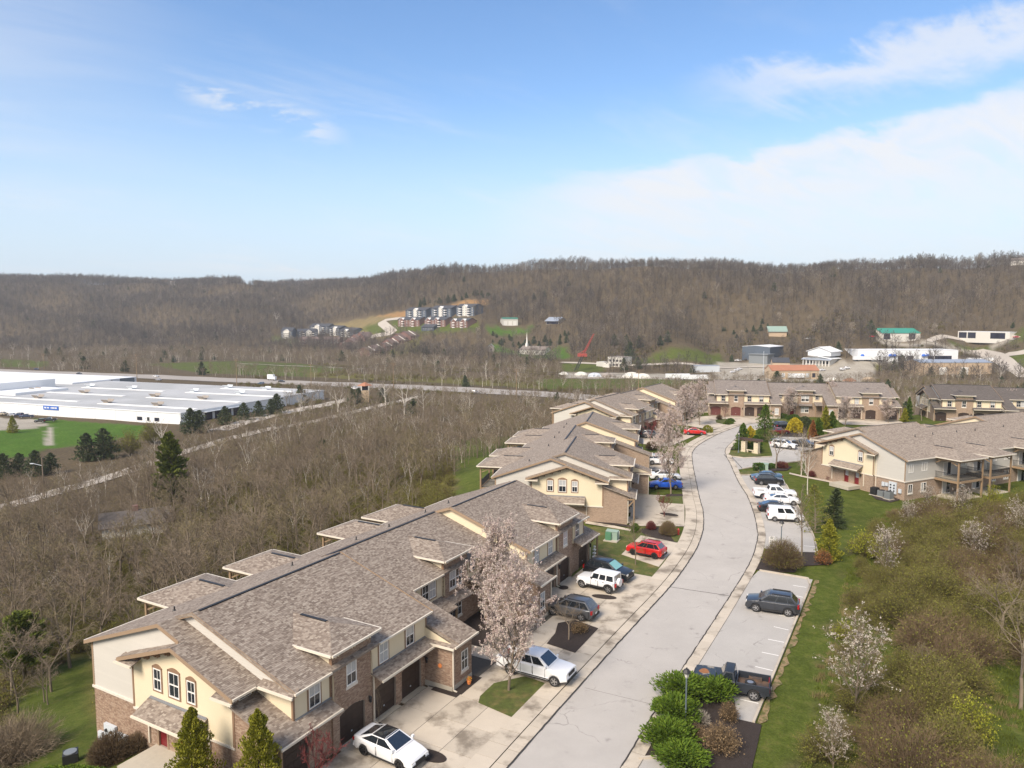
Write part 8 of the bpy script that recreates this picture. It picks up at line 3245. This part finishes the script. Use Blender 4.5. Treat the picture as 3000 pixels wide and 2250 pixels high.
# --- poles, cars and stores
def pole(label, px, py, h, arm=True, light=False, group=None):
 P = at_px(px, py)
 r = thing('utility_pole', label, 'pole', P, 0.3, group)
 q = MB()
 q.tube((0, 0, -0.5), (0, 0, h), 0.22, 0.15, 8)
 q.build('shaft', M['timber' if not light else 'box'], r, uv=False)
 if arm:
  for z in (h - 0.6, h - 1.6):
   q = MB()
   q.box(-1.6, 1.6, -0.08, 0.08, z, z + 0.2)
   q.build('cross_arm', M['timber'], r, uv=False)
 return P + Vector((0, 0, h - 0.5))


tops = []
for px, ybase, ytop, k in ((130, 1082, 1036, 1), (402, 1120, 1036, 2), (694, 1132, 1050, 3), (912, 1137, 1065, 4), (1153, 1142, 1062, 5), (1513, 1172, 1080, 6), (1870, 1188, 1083, 7)):
 A = at_px(px, ybase)
 h = (ybase - ytop) * mpp(A.y)
 tops.append(pole('wooden power pole by the highway, %s from the left' % ('first', 'second', 'third', 'fourth', 'fifth', 'sixth', 'seventh')[k - 1], px, ybase, h, group='wooden poles along the highway'))
for k, (a, b) in enumerate(zip(tops, tops[1:])):
 q = MB()
 for dz in (0.0, -1.2):
  for i in range(8):
   t0, t1 = i / 8, (i + 1) / 8
   p, p2 = a.lerp(b, t0), a.lerp(b, t1)
   p.z += dz - 6 * t0 * (1 - t0)
   p2.z += dz - 6 * t1 * (1 - t1)
   q.tube(p, p2, 0.05, 0.05, 3, caps=False)
 tag(q.build('power_line', M['dark'], uv=False), 'power line sagging between the %s and %s highway poles' % (('first', 'second', 'third', 'fourth', 'fifth', 'sixth')[k], ('second', 'third', 'fourth', 'fifth', 'sixth', 'seventh')[k]), 'power line', 'power lines along the highway')
pole('wooden pole rising behind the dark roofed row', 2769, 1126, 9, False)
pole('slim street light pole behind the far row', 2235, 1120, 22, False, True)
A = at_px(130, 1462)
r = thing('street_light', 'wooden pole with a street light arm by the side road', 'street light', A, 0.0)
q = MB()
q.tube((0, 0, -1), (0, 0, 10.5), 0.2, 0.14, 8)
q.build('shaft', M['bark'], r, uv=False)
q = MB()
q.bar((0, 0, 8.4), (-2.2, 0, 8.9), 0.1, 0.1)
q.box(-3.0, -2.1, -0.15, 0.15, 8.8, 9.0)
q.build('lamp_arm', M['box'], r, uv=False)


def far_car(kind, paint, label, px, py, ang, cat='car', grp=None):
 x, y, z = land(px, py)
 return vehicle(kind, paint, label, cat, (x, y, z + 0.42), rad(ang), simple=True, group=grp)


HW = -21
for kind, paint, px, py, a, lab in (('sedan', 'white', 457, 1106, HW, 'white car on the highway above the silver one'), ('sedan', 'silver', 464, 1117, HW + 180, 'silver car on the highway below the white one'), ('suv', 'steel', 765, 1128, HW + 180, 'blue grey car on the highway'), ('sedan', 'black', 825, 1121, HW, 'dark car on the highway behind the white box truck'), ('sedan', 'navy', 107, 1085, HW, 'dark car at the left end of the highway'), ('sedan', 'black', 232, 1098, HW, 'dark car behind the factory trees'), ('suv', 'white', 1040, 1142, HW, 'white car beside the orange roofed tower'), ('sedan', 'white', 1120, 1146, HW, 'pale car right of the orange roofed tower'), ('sedan', 'silver', 1390, 1152, HW, 'pale car on the highway behind bare trees')):
 far_car(kind, paint, lab, px, py, a, grp='cars on the highway')
A = land(796, 1116)
r = thing('box_truck', 'white box truck on the highway', 'truck', (A[0], A[1], A[2] + 0.4), rad(HW))
q = MB()
q.box(-3, 2, -1.2, 1.2, 0.9, 4.2)
q.build('box', M['fwhite'], r, uv=False)
q = MB()
q.box(2.05, 3.6, -1.1, 1.1, 0.6, 2.8)
q.build('cab', M['fwhite'], r, uv=False)
for x in (-2, 2.7):
 for y in (-1.1, 1.1):
  q = MB()
  q.tube((x, y - 0.15, 0.5), (x, y + 0.15, 0.5), 0.5, 0.5, 10)
  q.build('wheel', M['tyre'], r, uv=False)
for kind, paint, px, py, a, lab in (('sedan', 'tan', 8, 1218, 160, 'tan car at the left edge of the factory parking'), ('sedan', 'silver', 36, 1222, 160, 'silver car behind the yellow conifer'), ('suv', 'navy', 57, 1222, 160, 'dark blue car beside the black factory pickup'), ('pickup', 'navy', 79, 1227, 200, 'dark pickup in the factory parking'), ('offroad', 'black', 118, 1241, 190, 'black open off-road car at the grass edge'), ('pickup', 'charcoal', 145, 1238, 200, 'charcoal pickup at the grass edge by the factory')):
 far_car(kind, paint, lab, px, py, a, 'pickup' if kind == 'pickup' else 'car', 'vehicles beside the factory')
k = 0
for kind, paint, px, py, a, lab in (('pickup', 'white', 2162, 1060, 10, 'white pickup before the dark workshop'), ('sedan', 'black', 2185, 1056, 60, 'black car before the dark workshop'), ('sedan', 'white', 2147, 1093, 20, 'white car in the works yard, left'), ('sedan', 'white', 2158, 1088, 20, 'white car in the works yard, middle'), ('sedan', 'white', 2167, 1084, 20, 'white car in the works yard, right'), ('suv', 'silver', 2240, 1057, 0, 'silver car before the workshop wing'), ('van', 'white', 2468, 1086, 0, 'white van left in the yard behind the far row'), ('van', 'white', 2482, 1083, 0, 'white van right in the yard behind the far row'), ('sedan', 'red', 2570, 1058, 10, 'small red car before the long depot'), ('suv', 'black', 2670, 1060, 10, 'black car before the long depot'), ('sedan', 'silver', 2725, 1058, 10, 'silver car before the depot bays'),
        ('pickup', 'red', 2838, 990, 5, 'red truck before the low garage, first from the left'), ('pickup', 'red', 2872, 990, 5, 'red truck before the low garage, second from the left'), ('pickup', 'red', 2903, 990, 5, 'red truck before the low garage, third from the left'), ('pickup', 'red', 2978, 993, 5, 'red truck at the right end of the low garage'), ('sedan', 'white', 2366, 996, 5, 'white car on the hillside drive, left'), ('sedan', 'silver', 2378, 995, 5, 'silver car on the hillside drive, right'), ('sedan', 'red', 2555, 991, 5, 'red car beside the green roofed shed'), ('suv', 'white', 2640, 994, 5, 'white car before the green roofed shed'), ('pickup', 'maroon', 2812, 1062, 15, 'maroon truck cab at the depot end'), ('sedan', 'white', 2410, 1088, 15, 'white car beside the pavilion drive')):
 far_car(kind, paint, lab, px, py, a, 'pickup' if kind == 'pickup' else 'car', 'vehicles at the works')
for px, py, L, lab in ((2833, 1064, 22, 'long white trailer at the end of the depot'), (2588, 1058, 14, 'white trailer at the depot loading bays'), (2500, 1060, 26, 'low white trailer wall left of the depot'), (1950, 1112, 18, 'row of white box trailers in the scrap yard, left'), (1995, 1116, 20, 'row of white box trailers in the scrap yard, right'), (2310, 1112, 12, 'white trailer behind the far row')):
 x, y, z = land(px, py)
 r = thing('trailer', lab, 'trailer', (x, y, z + 0.4), 0.05, 'white trailers')
 q = MB()
 q.box(0, L, -1.3, 1.3, 1.0, 3.9)
 q.build('box', M['fwhite'], r, uv=False)
 for xx in (L * 0.12, L * 0.85):
  q = MB()
  q.tube((xx, -1.2, 0.5), (xx, 1.2, 0.5), 0.5, 0.5, 10)
  q.build('wheel', M['tyre'], r, uv=False)
# scrap heaps and tarpaulined mounds
for px, py, s, m_, lab in ((1848, 1106, 5.5, 'palewall', 'pale tarpaulin mound in the scrap yard, left'), (1880, 1107, 4.5, 'palewall', 'pale tarpaulin mound in the scrap yard, right'), (1740, 1103, 4, 'box', 'grey scrap heap left of the mounds'), (1780, 1104, 4.5, 'timber_old', 'brown scrap heap beside the mounds'), (1700, 1100, 4, 'palewall', 'pale scrap heap at the crane foot'), (1650, 1098, 3, 'palewall', 'small pale heap left of the crane'), (2440, 1115, 3.2, 'palewall', 'pale tank heap behind the far row'), (2488, 1117, 3.2, 'rust_metal', 'rusty red tank behind the far row'), (2545, 1115, 3.5, 'tanwall', 'orange machine behind the far row')):
 x, y, z = land(px, py)
 q = MB()
 ph = RNG.uniform(0, 6)
 n = 14
 for j in range(6):
  e = j / 5 * math.pi / 2
  for k in range(n):
   a = 2 * math.pi * k / n
   R = s * (1 + 0.2 * math.sin(3 * a + ph) + 0.12 * math.sin(5 * a + ph * 2 + j))
   q.v.append((R * math.cos(a) * math.cos(e) * 1.3, R * math.sin(a) * math.cos(e), s * 0.7 * math.sin(e) * (1 + 0.1 * math.sin(4 * a + ph))))
 for j in range(5):
  for k in range(n):
   q.f.append((j * n + k, j * n + (k + 1) % n, (j + 1) * n + (k + 1) % n, (j + 1) * n + k))
   q.mi.append(0)
 o = q.build('scrap_heap', M[m_], uv=False)
 o.location = (x, y, z)
 tag(o, lab, 'heap')
# ---------------------------------------------------------------- woods, scrub and hillside forest
def in_view(x, y, m=160):
 px = 1500 + FPX * x / np.maximum(y, 1)
 return (px > -m) & (px < 3000 + m) & (y > 5)


def pix(x, y, z):
 c, s = math.cos(PITCH), math.sin(PITCH)
 zz = z - EYE
 yy = y * c - zz * s
 return 1500 + FPX * x / yy, 1125 - FPX * (y * s + zz * c) / yy


SIDE_ROAD = [land(*p)[:2] for p in ((-60, 1512), (0, 1490), (120, 1458), (235, 1425), (360, 1388), (470, 1350), (640, 1296), (800, 1256), (920, 1236), (1010, 1214), (1110, 1190), (1190, 1172), (1250, 1158))]
YARD_ROAD = [land(*p)[:2] for p in ((640, 1262), (700, 1244), (780, 1222), (920, 1193), (1010, 1174), (1070, 1158))]
HIGHWAY = [land(*p)[:2] for p in ((-200, 1078), (0, 1088), (380, 1102), (764, 1118), (1100, 1131), (1262, 1138), (1640, 1160), (1900, 1180), (2300, 1205))]
HILL_ROAD = [land(*p)[:2] for p in ((1040, 1004), (1100, 985), (1150, 978), (1140, 965), (1118, 945), (1135, 938), (1180, 934))]
BACK_ROAD = [land(*p)[:2] for p in ((1640, 1063), (1730, 1066), (1850, 1072), (2080, 1076), (2240, 1075))]
EAST_ROAD = [land(*p)[:2] for p in ((2858, 1029), (2905, 1045), (2940, 1060), (2965, 1078), (3010, 1110))]
EAST_SPUR = [land(*p)[:2] for p in ((3060, 1033), (2990, 1036), (2945, 1042), (2925, 1052))]
FIRE_ROAD = [land(*p)[:2] for p in ((2720, 1003), (2740, 993), (2790, 991), (2900, 993), (2990, 996))]
FOOT_PATH = [land(*p)[:2] for p in ((700, 1066), (820, 1072), (960, 1078), (1080, 1082))]


def road_sd(x, y, line):
 d = np.full(np.shape(x), 1e9)
 for (ax, ay), (bx, by) in zip(line, line[1:]):
  ex, ey = bx - ax, by - ay
  t = np.clip(((x - ax) * ex + (y - ay) * ey) / (ex * ex + ey * ey + 1e-9), 0, 1)
  d = np.minimum(d, np.hypot(x - ax - t * ex, y - ay - t * ey))
 return d


def drape(name, line, w, mat, dz=0.25, step=6.0):
 E = resample(curve(line, 5), step)
 a, b = offset(E, -w / 2), offset(E, w / 2)
 mb = MB()
 m = 4
 prev = None
 for i in range(len(E)):
  row = []
  for k in range(m + 1):
   p = a[i].lerp(b[i], k / m)
   row.append((p.x, p.y, hz(p.x, p.y) + dz))
  if prev:
   for k in range(m):
    mb.poly([prev[k], prev[k + 1], row[k + 1], row[k]])
  prev = row
 o = mb.build(name, M[mat], uv=False, kind='structure')
 return o


M['farroad'] = material('pale_far_road', (0.40, 0.36, 0.31), 0.95, 0.15, 0.05)
drape('side_road', SIDE_ROAD, 6.0, 'farroad')
drape('yard_road', YARD_ROAD, 9, 'farroad')
drape('highway', HIGHWAY, 27, 'highway', 0.3, 12)
drape('hill_road', HILL_ROAD, 11, 'farroad', 0.5)
drape('back_road', BACK_ROAD, 5, 'farroad', 0.5)
drape('east_road', EAST_ROAD, 12, 'farroad', 0.6)
drape('east_spur', EAST_SPUR, 9, 'farroad', 0.6)
drape('fire_road', FIRE_ROAD, 6, 'farroad', 0.6)
drape('foot_path', FOOT_PATH, 3, 'farroad', 0.4)

OPEN = [P for c, P, s_ in COVER if c not in (OLIVE,)]
LINES = [(SIDE_ROAD, 4.0), (YARD_ROAD, 6), (HIGHWAY, 17), (HILL_ROAD, 9), (BACK_ROAD, 6), (EAST_ROAD, 9), (EAST_SPUR, 8), (FIRE_ROAD, 7)]
FACTORY = lpoly([(-200, 1262), (525, 1252), (880, 1175), (560, 1098), (-200, 1098)])


def free(x, y, margin=2.0):
 ok = np.ones(np.shape(x), bool)
 for P in OPEN:
  ok &= poly_sd(x, y, P) > margin
 for L, w in LINES:
  ok &= road_sd(x, y, L) > w
 ok &= poly_sd(x, y, FACTORY) > 3
 for fx, fy, fr in FOOT:
  ok &= np.hypot(x - fx, y - fy) > fr
 return ok


nrng = np.random.default_rng(5)


def jgrid(x0, x1, y0, y1, s):
 gx, gy = np.meshgrid(np.arange(x0, x1, s), np.arange(y0, y1, s))
 gx = gx.ravel() + nrng.uniform(-0.48, 0.48, gx.size) * s
 gy = gy.ravel() + nrng.uniform(-0.48, 0.48, gy.size) * s
 return gx, gy


def clump(x, y, s=1.0):
 return np.sin(x * 0.071 * s + 1.3 * np.sin(y * 0.043 * s)) + np.sin(y * 0.083 * s + x * 0.031 * s) + 0.6 * np.sin(x * 0.19 * s - y * 0.16 * s)


# highest row (photo pixels) that tree tops of the near woods may reach, so that road, plant and lawn stay in view
CEIL_PX = [-200, 0, 200, 480, 640, 900, 1150, 1300, 1640, 1760, 1900]
CEIL_Y = [1380, 1385, 1365, 1290, 1225, 1195, 1168, 1158, 1162, 1172, 1180]


def plant_woods():
 # W: the wood between the first rows and the valley
 x, y = jgrid(-190, 70, 35, 330, 3.9)
 d = poly_sd(x, y, PLATEAU)
 px = 1500 + FPX * x / y
 keep = (d > 27) & in_view(x, y) & free(x, y) & (px < 1850) & (clump(x, y) > -1.5)
 keep &= ~((y > 185) & (px > 1700))
 x, y, d = x[keep], y[keep], d[keep]
 z = hfun(x, y)
 h = (5.5 + 6.5 * nrng.random(x.size) ** 1.6) * np.where(d < 34, 0.7, 1.0)
 tpx, tpy = pix(x, y, z + h)
 ce = np.interp(tpx, CEIL_PX, CEIL_Y) + nrng.uniform(-14, 22, x.size)
 room = (pix(x, y, z)[1] - ce) / np.maximum(pix(x, y, z)[1] - tpy, 1)
 h = h * np.clip(room, 0, 1)
 keep = h > 3.4
 x, y, z, h = x[keep], y[keep], z[keep], h[keep]
 dist = np.hypot(x, y)
 order = np.argsort(dist / np.maximum(h, 1))
 x, y, z, h = x[order], y[order], z[order], h[order]
 n = 0
 k = 0
 for i in range(len(x)):
  if n >= 285:
   break
  sc_ = h[i] / 10
  t = plant('bare_tree', NEAR[i % 6], (x[i], y[i], z[i] - 0.1), 'bare grey brown tree in the woods on the slope behind the rows', 'tree', sc_ * RNG.uniform(1.1, 1.45), sz=sc_, group='bare trees in the woods behind the rows')
  n += 1
  k = i + 1
 x, y, z, h = x[k:], y[k:], z[k:], h[k:]
 scatter('woodland', np.stack([x, y, z - 0.1], -1), h / 10, nrng.uniform(0, 6.28, len(x)), nrng.integers(0, 5, len(x)), MID)
 return n


def scrub(name, x, y, hs, base=-0.1, protos=None):
 z = hfun(x, y)
 scatter(name, np.stack([x, y, z + base], -1), hs, nrng.uniform(0, 6.28, len(x)), nrng.integers(0, 4, len(x)), protos or SCRUB_J)


N_TREES = plant_woods()
# understorey behind the rows
x, y = jgrid(-150, 60, 30, 230, 2.2)
d = poly_sd(x, y, PLATEAU)
keep = (d > 15) & (d < 95) & in_view(x, y) & free(x, y) & (1500 + FPX * x / y < 1800) & ((nrng.random(x.size) < 0.85) | (d > 30))
lw = np.min([poly_sd(x, y, P) for P in LAWN_SLOPES], axis=0)
keep &= lw > 1.0
x, y = x[keep], y[keep]
scrub('undergrowth', x, y, nrng.uniform(0.55, 1.25, len(x)) * np.where(poly_sd(x, y, PLATEAU) > 42, 0.75, 1.0))

# the thicket right of the lot: single shrubs
x, y = jgrid(8, 150, 12, 125, 2.25)
lw = np.min([poly_sd(x, y, P) for P in LAWN_SLOPES], axis=0)
px, py = pix(x, y, hfun(x, y))
keep = (lw > 1.0) & (px > 2230) & (px < 3120) & (py < 2480) & (clump(x, y, 2.2) > -1.0)
x, y = x[keep], y[keep]
d = np.hypot(x, y)
o = np.argsort(d)
x, y = x[o], y[o]
z = hfun(x, y)
lw_ = np.min([poly_sd(x, y, P) for P in LAWN_SLOPES], axis=0)
nb = min(295, len(x))
for i in range(nb):
 c = float(clump(x[i:i + 1], y[i:i + 1], 3.1)[0])
 k = (1, 3)[i % 2] if c > -0.35 else (0, 2)[i % 2]
 h = RNG.uniform(0.55, 1.15) * (1.0 if lw_[i] > 4 else 0.6)
 plant('thicket_shrub', SCRUB[k], (x[i], y[i], z[i] - 0.1), 'leafless %s shrub in the thicket on the bank right of the parking lot' % ('olive green' if k % 2 else 'brown'), 'shrub', h * RNG.uniform(0.9, 1.3), sz=h, group='%s shrubs in the thicket' % ('olive green' if k % 2 else 'brown'), names={'trunk': 'stems', 'crown': 'twigs'})
if len(x) > nb:
 scrub('thicket', x[nb:], y[nb:], nrng.uniform(0.8, 1.5, len(x) - nb), protos=SCRUB_J)
# rough grass between the shrubs
TUFT = []
for i in range(3):
 P_ = Plant(950 + i)
 for k in range(46):
  a, rr = P_.r.uniform(0, 6.28), P_.r.uniform(0, 0.45)
  P_.twig(Vector((rr * math.cos(a), rr * math.sin(a), 0)), P_.dirj(UP, 0.6), P_.r.uniform(0.2, 0.5), 0.02)
 TUFT.append(joined(P_, 'tuft', 'bark', ('tuft_green', 'tuft_green', 'tuft_straw')[i]))
x, y = jgrid(8, 120, 12, 120, 0.62)
lw = np.min([poly_sd(x, y, P) for P in LAWN_SLOPES], axis=0)
px, py = pix(x, y, hfun(x, y))
keep = (lw > -0.3) & (px > 2250) & (px < 3080) & (py < 2330) & (nrng.random(len(x)) < 0.75)
x, y = x[keep], y[keep]
scatter('rough_grass', np.stack([x, y, hfun(x, y)], -1), nrng.uniform(0.5, 1.3, len(x)), nrng.uniform(0, 6.28, len(x)), np.where(clump(x, y, 4.0) + nrng.normal(0, 0.8, len(x)) > 0.9, 2, nrng.integers(0, 2, len(x))), TUFT)
# tall grey bare trees at the right edge and lime green bushes
for p, h, k, lab in (((2930, 1900), 7.5, 0, 'tall grey bare tree at the right edge of the thicket, upper one'), ((2990, 2080), 8.5, 3, 'tall grey bare tree at the right edge of the thicket, lower one'), ((2890, 1620), 5.0, 4, 'slim bare tree behind the white blossom in the thicket'), ((2990, 1760), 6.5, 5, 'grey bare tree below the far balcony at the right edge'), ((2700, 2010), 3.6, 1, 'pale bare shrub tree in the middle of the thicket')):
 plant('bare_tree', NEAR[k], land(*p), lab, 'tree', h / 10 * 1.25, sz=h / 10)
LIME = meshes(twig_dome(95, 3.0, 3.2, 200, 6, 0.014, 2600, 0.055), 'lime_bush', 'twig_olive', 'twig_olive', 'lime')
for p, h, w, lab in (((2545, 1640), 3.4, 1.2, 'big yellow green budding bush at the top of the thicket'), ((2830, 2190), 3.6, 0.85, 'yellow green budding shrub in the lower thicket'), ((2905, 1490), 3.6, 0.6, 'narrow bright green sapling below the balconies'), ((2470, 1880), 1.8, 1.0, 'low yellow green bush beside the mown strip'), ((2600, 1660), 2.2, 0.9, 'small yellow green bush beside the white blossom')):
 plant('budding_bush', LIME, land(*p), lab, 'shrub', h / 3 * w, sz=h / 3)

# sycamores with white limbs
SY = (((310, 1065), 20, 0, 'great white limbed sycamore above the factory'), ((40, 1040), 17, 1, 'white trunked sycamore at the far left'), ((82, 1045), 16, 2, 'white trunked sycamore second from the far left'), ((150, 1040), 14, 0, 'white bare tree third from the far left'), ((220, 1048), 15, 1, 'white bare tree left of the great sycamore'), ((475, 1318), 12, 2, 'white limbed sycamore beside the tall pine, by the factory corner'), ((455, 1382), 11, 0, 'white limbed tree leaning over the side road'), ((590, 1480), 9.5, 1, 'pale tree with bare fan of branches right of the tall pine'), ((1275, 1095), 18, 2, 'white limbed sycamore in the middle of the valley'), ((1425, 1110), 15, 0, 'white bare tree with broken top in the valley'),
 ((1130, 1215), 17, 1, 'white bare tree, left of the group before the highway'), ((1185, 1228), 18, 2, 'white bare tree, middle of the group before the highway'), ((1240, 1226), 17, 0, 'white bare tree, right of the group before the highway'), ((990, 1215), 13, 1, 'pale bare tree beside the red roofed tower'), ((880, 1215), 12, 2, 'pale bare tree beside the yard road'), ((2870, 1128), 12, 0, 'pale bare tree behind the dark roofed row, left one'), ((2930, 1128), 14, 1, 'white bare tree behind the dark roofed row, right one'), ((700, 1100), 13, 2, 'pale bare tree beyond the highway'), ((2195, 1128), 14, 0, 'pale bare tree behind the far row, left of the red roof'), ((810, 950), 22, 1, 'white bare tree on the lower left hillside'))
for p, h, k, lab in SY:
 plant('sycamore', SYC[k], land(*p), lab, 'tree', h / 13, group='white barked bare trees in the valley')
# cedars and other evergreens near the factory and church
CED = [meshes(cone_ever(900 + i, 6, 4.2, 1500, 0.19, 0.4, 0.5, 0.03, 0.36), 'cedar', 'bark_dark', None, 'cedar') for i in range(2)]
k = 0
for p, h, lab in (((12, 1400), 7, 'far left'), ((58, 1392), 6.5, 'second'), ((105, 1396), 7.5, 'third'), ((150, 1386), 6, 'fourth'), ((255, 1352), 9, 'beside the tan budding trees, broad'), ((305, 1345), 10, 'beside the tan budding trees, pointed'), ((660, 1245), 8, 'by the factory side wall, nearest'), ((715, 1232), 8, 'by the factory side wall, second'), ((758, 1222), 7.5, 'by the factory side wall, third'), ((795, 1215), 7.5, 'by the factory side wall, fourth'), ((812, 1212), 9.5, 'by the factory side wall, tallest and last'), ((1050, 1180), 8, 'left of the red roofed tower'), ((1030, 1184), 7.5, 'further left of the red roofed tower'), ((1120, 1180), 8, 'right of the red roofed tower'), ((560, 1270), 10, 'dark, before the factory corner'), ((585, 1268), 9, 'dark, just right of the factory corner'), ((945, 1340), 6, 'alone in the brown woods'), ((1030, 1175), 7, 'behind the others at the red roofed tower'), ((2275, 1125), 9, 'behind the far row beside the red roof')):
 plant('cedar', CED[k % 2], land(*p), 'dark evergreen cedar, %s' % lab if len(lab) > 9 else 'dark evergreen cedar at the lawn edge, %s in the row' % lab, 'tree', h / 6, group='dark cedars in the valley')
 k += 1
plant('cedar', meshes(cone_ever(77, 7, 4.2, 1800, 0.17, 0.5, 0.8, 0.03, 0.2), 'yellow_pine', 'bark', None, 'arbor'), land(38, 1268), 'yellow green conifer beside the factory parking', 'tree', 1.0)
TAN = meshes(twig_dome(98, 7.0, 6.0, 260, 7, 0.03, 1600, 0.13), 'budding_tree', 'twig_olive', 'twig_olive', 'bud')
for p, h, lab in (((325, 1340), 8, 'tan green budding tree left of two before the factory'), ((382, 1330), 9, 'tan green budding tree right of two before the factory'), ((445, 1300), 9, 'tan budding tree before the factory corner')):
 plant('budding_tree', TAN, land(*p), lab, 'tree', h / 7)

# V: valley trees
x, y = jgrid(-560, 420, 225, 1000, 6.0)
d = poly_sd(x, y, PLATEAU)
keep = (d > 30) & in_view(x, y) & free(x, y) & (clump(x, y, 0.7) > -0.95)
x, y = x[keep], y[keep]
z = hfun(x, y)
px = 1500 + FPX * x / y
foot = np.interp(px, A_PX, A_FOOT)
h = nrng.uniform(5, 12.5, x.size)
near_wood = (y < 330) & (px < 1850)
keep = (y < foot + 20) & ~near_wood
# nothing tall between the camera and the highway on the left
tp, ty = pix(x, y, z + h)
bp, by = pix(x, y, z)
lim = np.interp(tp, [-200, 300, 700, 1000, 1300, 1640, 2050, 3200], [1106, 1110, 1122, 1118, 1128, 1146, 1098, 1098])
front = road_sd(x, y, HIGHWAY) * np.sign(by - np.interp(bp, [-200, 0, 764, 1262, 1640, 2300], [1078, 1088, 1118, 1138, 1160, 1205]))
h = np.where((front > 0) & (tp < 1760), np.clip((by - lim) / np.maximum(by - ty, 1), 0, 1) * h, h)
h = np.where((tp > 2000), np.minimum(h, 8.5), h)
keep &= h > 3.5
x, y, z, h = x[keep], y[keep], z[keep], h[keep]
scatter('valley_trees', np.stack([x, y, z - 0.1], -1), h / 10, nrng.uniform(0, 6.28, len(x)), np.where(nrng.random(len(x)) < 0.012, 5, nrng.integers(0, 5, len(x))), MID + [FAR_EVER])
x, y = jgrid(-560, 420, 240, 700, 5.5)
keep = (poly_sd(x, y, PLATEAU) > 25) & in_view(x, y) & free(x, y) & (clump(x, y, 0.9) > 0.0) & (1500 + FPX * x / y > 600)
x, y = x[keep], y[keep]
scrub('valley_scrub', x, y, nrng.uniform(0.6, 1.3, len(x)))

# H: hillside forest
x, y = jgrid(-1350, 1250, 480, 1950, 8.0)
px = 1500 + FPX * x / y
foot = np.interp(px, A_PX, A_FOOT)
crest = np.interp(px, A_PX, A_CREST)
keep = in_view(x, y, 60) & (y > foot - 5) & (y < crest + 150)
x, y = x[keep], y[keep]
keep = free(x, y, 3.0)
x, y = x[keep], y[keep]
z = hfun(x, y)
px = 1500 + FPX * x / y
t = (y - np.interp(px, A_PX, A_FOOT)) / (np.interp(px, A_PX, A_CREST) - np.interp(px, A_PX, A_FOOT))
# trees hidden behind the crest add nothing
c = clump(x, y, 0.35)
h = nrng.uniform(8, 14, len(x)) * (1.08 + 0.18 * c)
ev = ((nrng.random(len(x)) < 0.07) & (t < 0.22) & (c > 0.2) & (px > 1100)) | (nrng.random(len(x)) < 0.006)
for Z in (lpoly([(1440, 968), (1690, 972), (1690, 1006), (1440, 1008)]), lpoly([(2540, 948), (3050, 955), (3050, 986), (2540, 982)]), lpoly([(2090, 960), (2260, 950), (2260, 985), (2110, 1000)]), lpoly([(1220, 890), (1330, 880), (1450, 868), (1450, 880), (1330, 892), (1220, 905)])):
 ev |= (poly_sd(x, y, Z) < 0) & (nrng.random(len(x)) < 0.6)
h = np.where(ev, h * 0.8, h)
scatter('hillside_forest', np.stack([x, y, z - 0.3], -1), h / 11, nrng.uniform(0, 6.28, len(x)), np.where(ev, 5, np.clip(((clump(x + 300, y, 0.22) + 2.6) / 5.2 * 5 + nrng.uniform(-1.6, 1.6, len(x))).astype(int), 0, 4)), FAR + [FAR_EVER])
# scattered white blossom along the foot of the right hand hill
for p, h, lab in (((2283, 947), 9, 'white blossom tree alone on the lower right hillside'), ((2384, 980), 9, 'white blossom tree above the white pavilion'), ((2495, 980), 9, 'white blossom tree left of the green roofed shed'), ((2735, 985), 9, 'white blossom tree right of the green roofed shed'), ((2690, 1020), 9, 'white blossom tree above the long white depot'), ((2755, 1022), 8, 'white blossom tree at the depot end'), ((2480, 995), 6, 'small blossom tree beside the green roofed shed'), ((1400, 990), 10, 'white blossom tree beside the estate'), ((2175, 990), 6, 'small blossom tree in the dark hillside'), ((1470, 1135), 9, 'pale round blossom tree below the valley woods'), ((1690, 1190), 7, 'white blossom tree behind the third row porch roofs')):
 plant('blossom_tree', BLOS_W[RNG.randrange(2)], land(*p), lab, 'tree', h / 6)
# ---------------------------------------------------------------- air
q = MB()
q.box(-3300, 3300, -400, 3200, -320, 190)
hz_o = q.build('haze', [], uv=False, kind='stuff') if False else None
me = bpy.data.meshes.new('haze')
me.from_pydata(q.v, [], q.f)
hm = bpy.data.materials.new('thin_haze')
hm.use_nodes = True
hm.node_tree.nodes.clear()
N = Nodes(hm.node_tree)
pv = N.new('ShaderNodeVolumePrincipled')
pv.inputs['Color'].default_value = (0.82, 0.87, 0.95, 1)
pv.inputs['Density'].default_value = 0.00012
ho = N.new('ShaderNodeOutputMaterial')
N.put(ho.inputs['Volume'], pv.outputs[0])
me.materials.append(hm)
hz_o = bpy.data.objects.new('haze', me)
COL.objects.link(hz_o)
hz_o['kind'] = 'stuff'
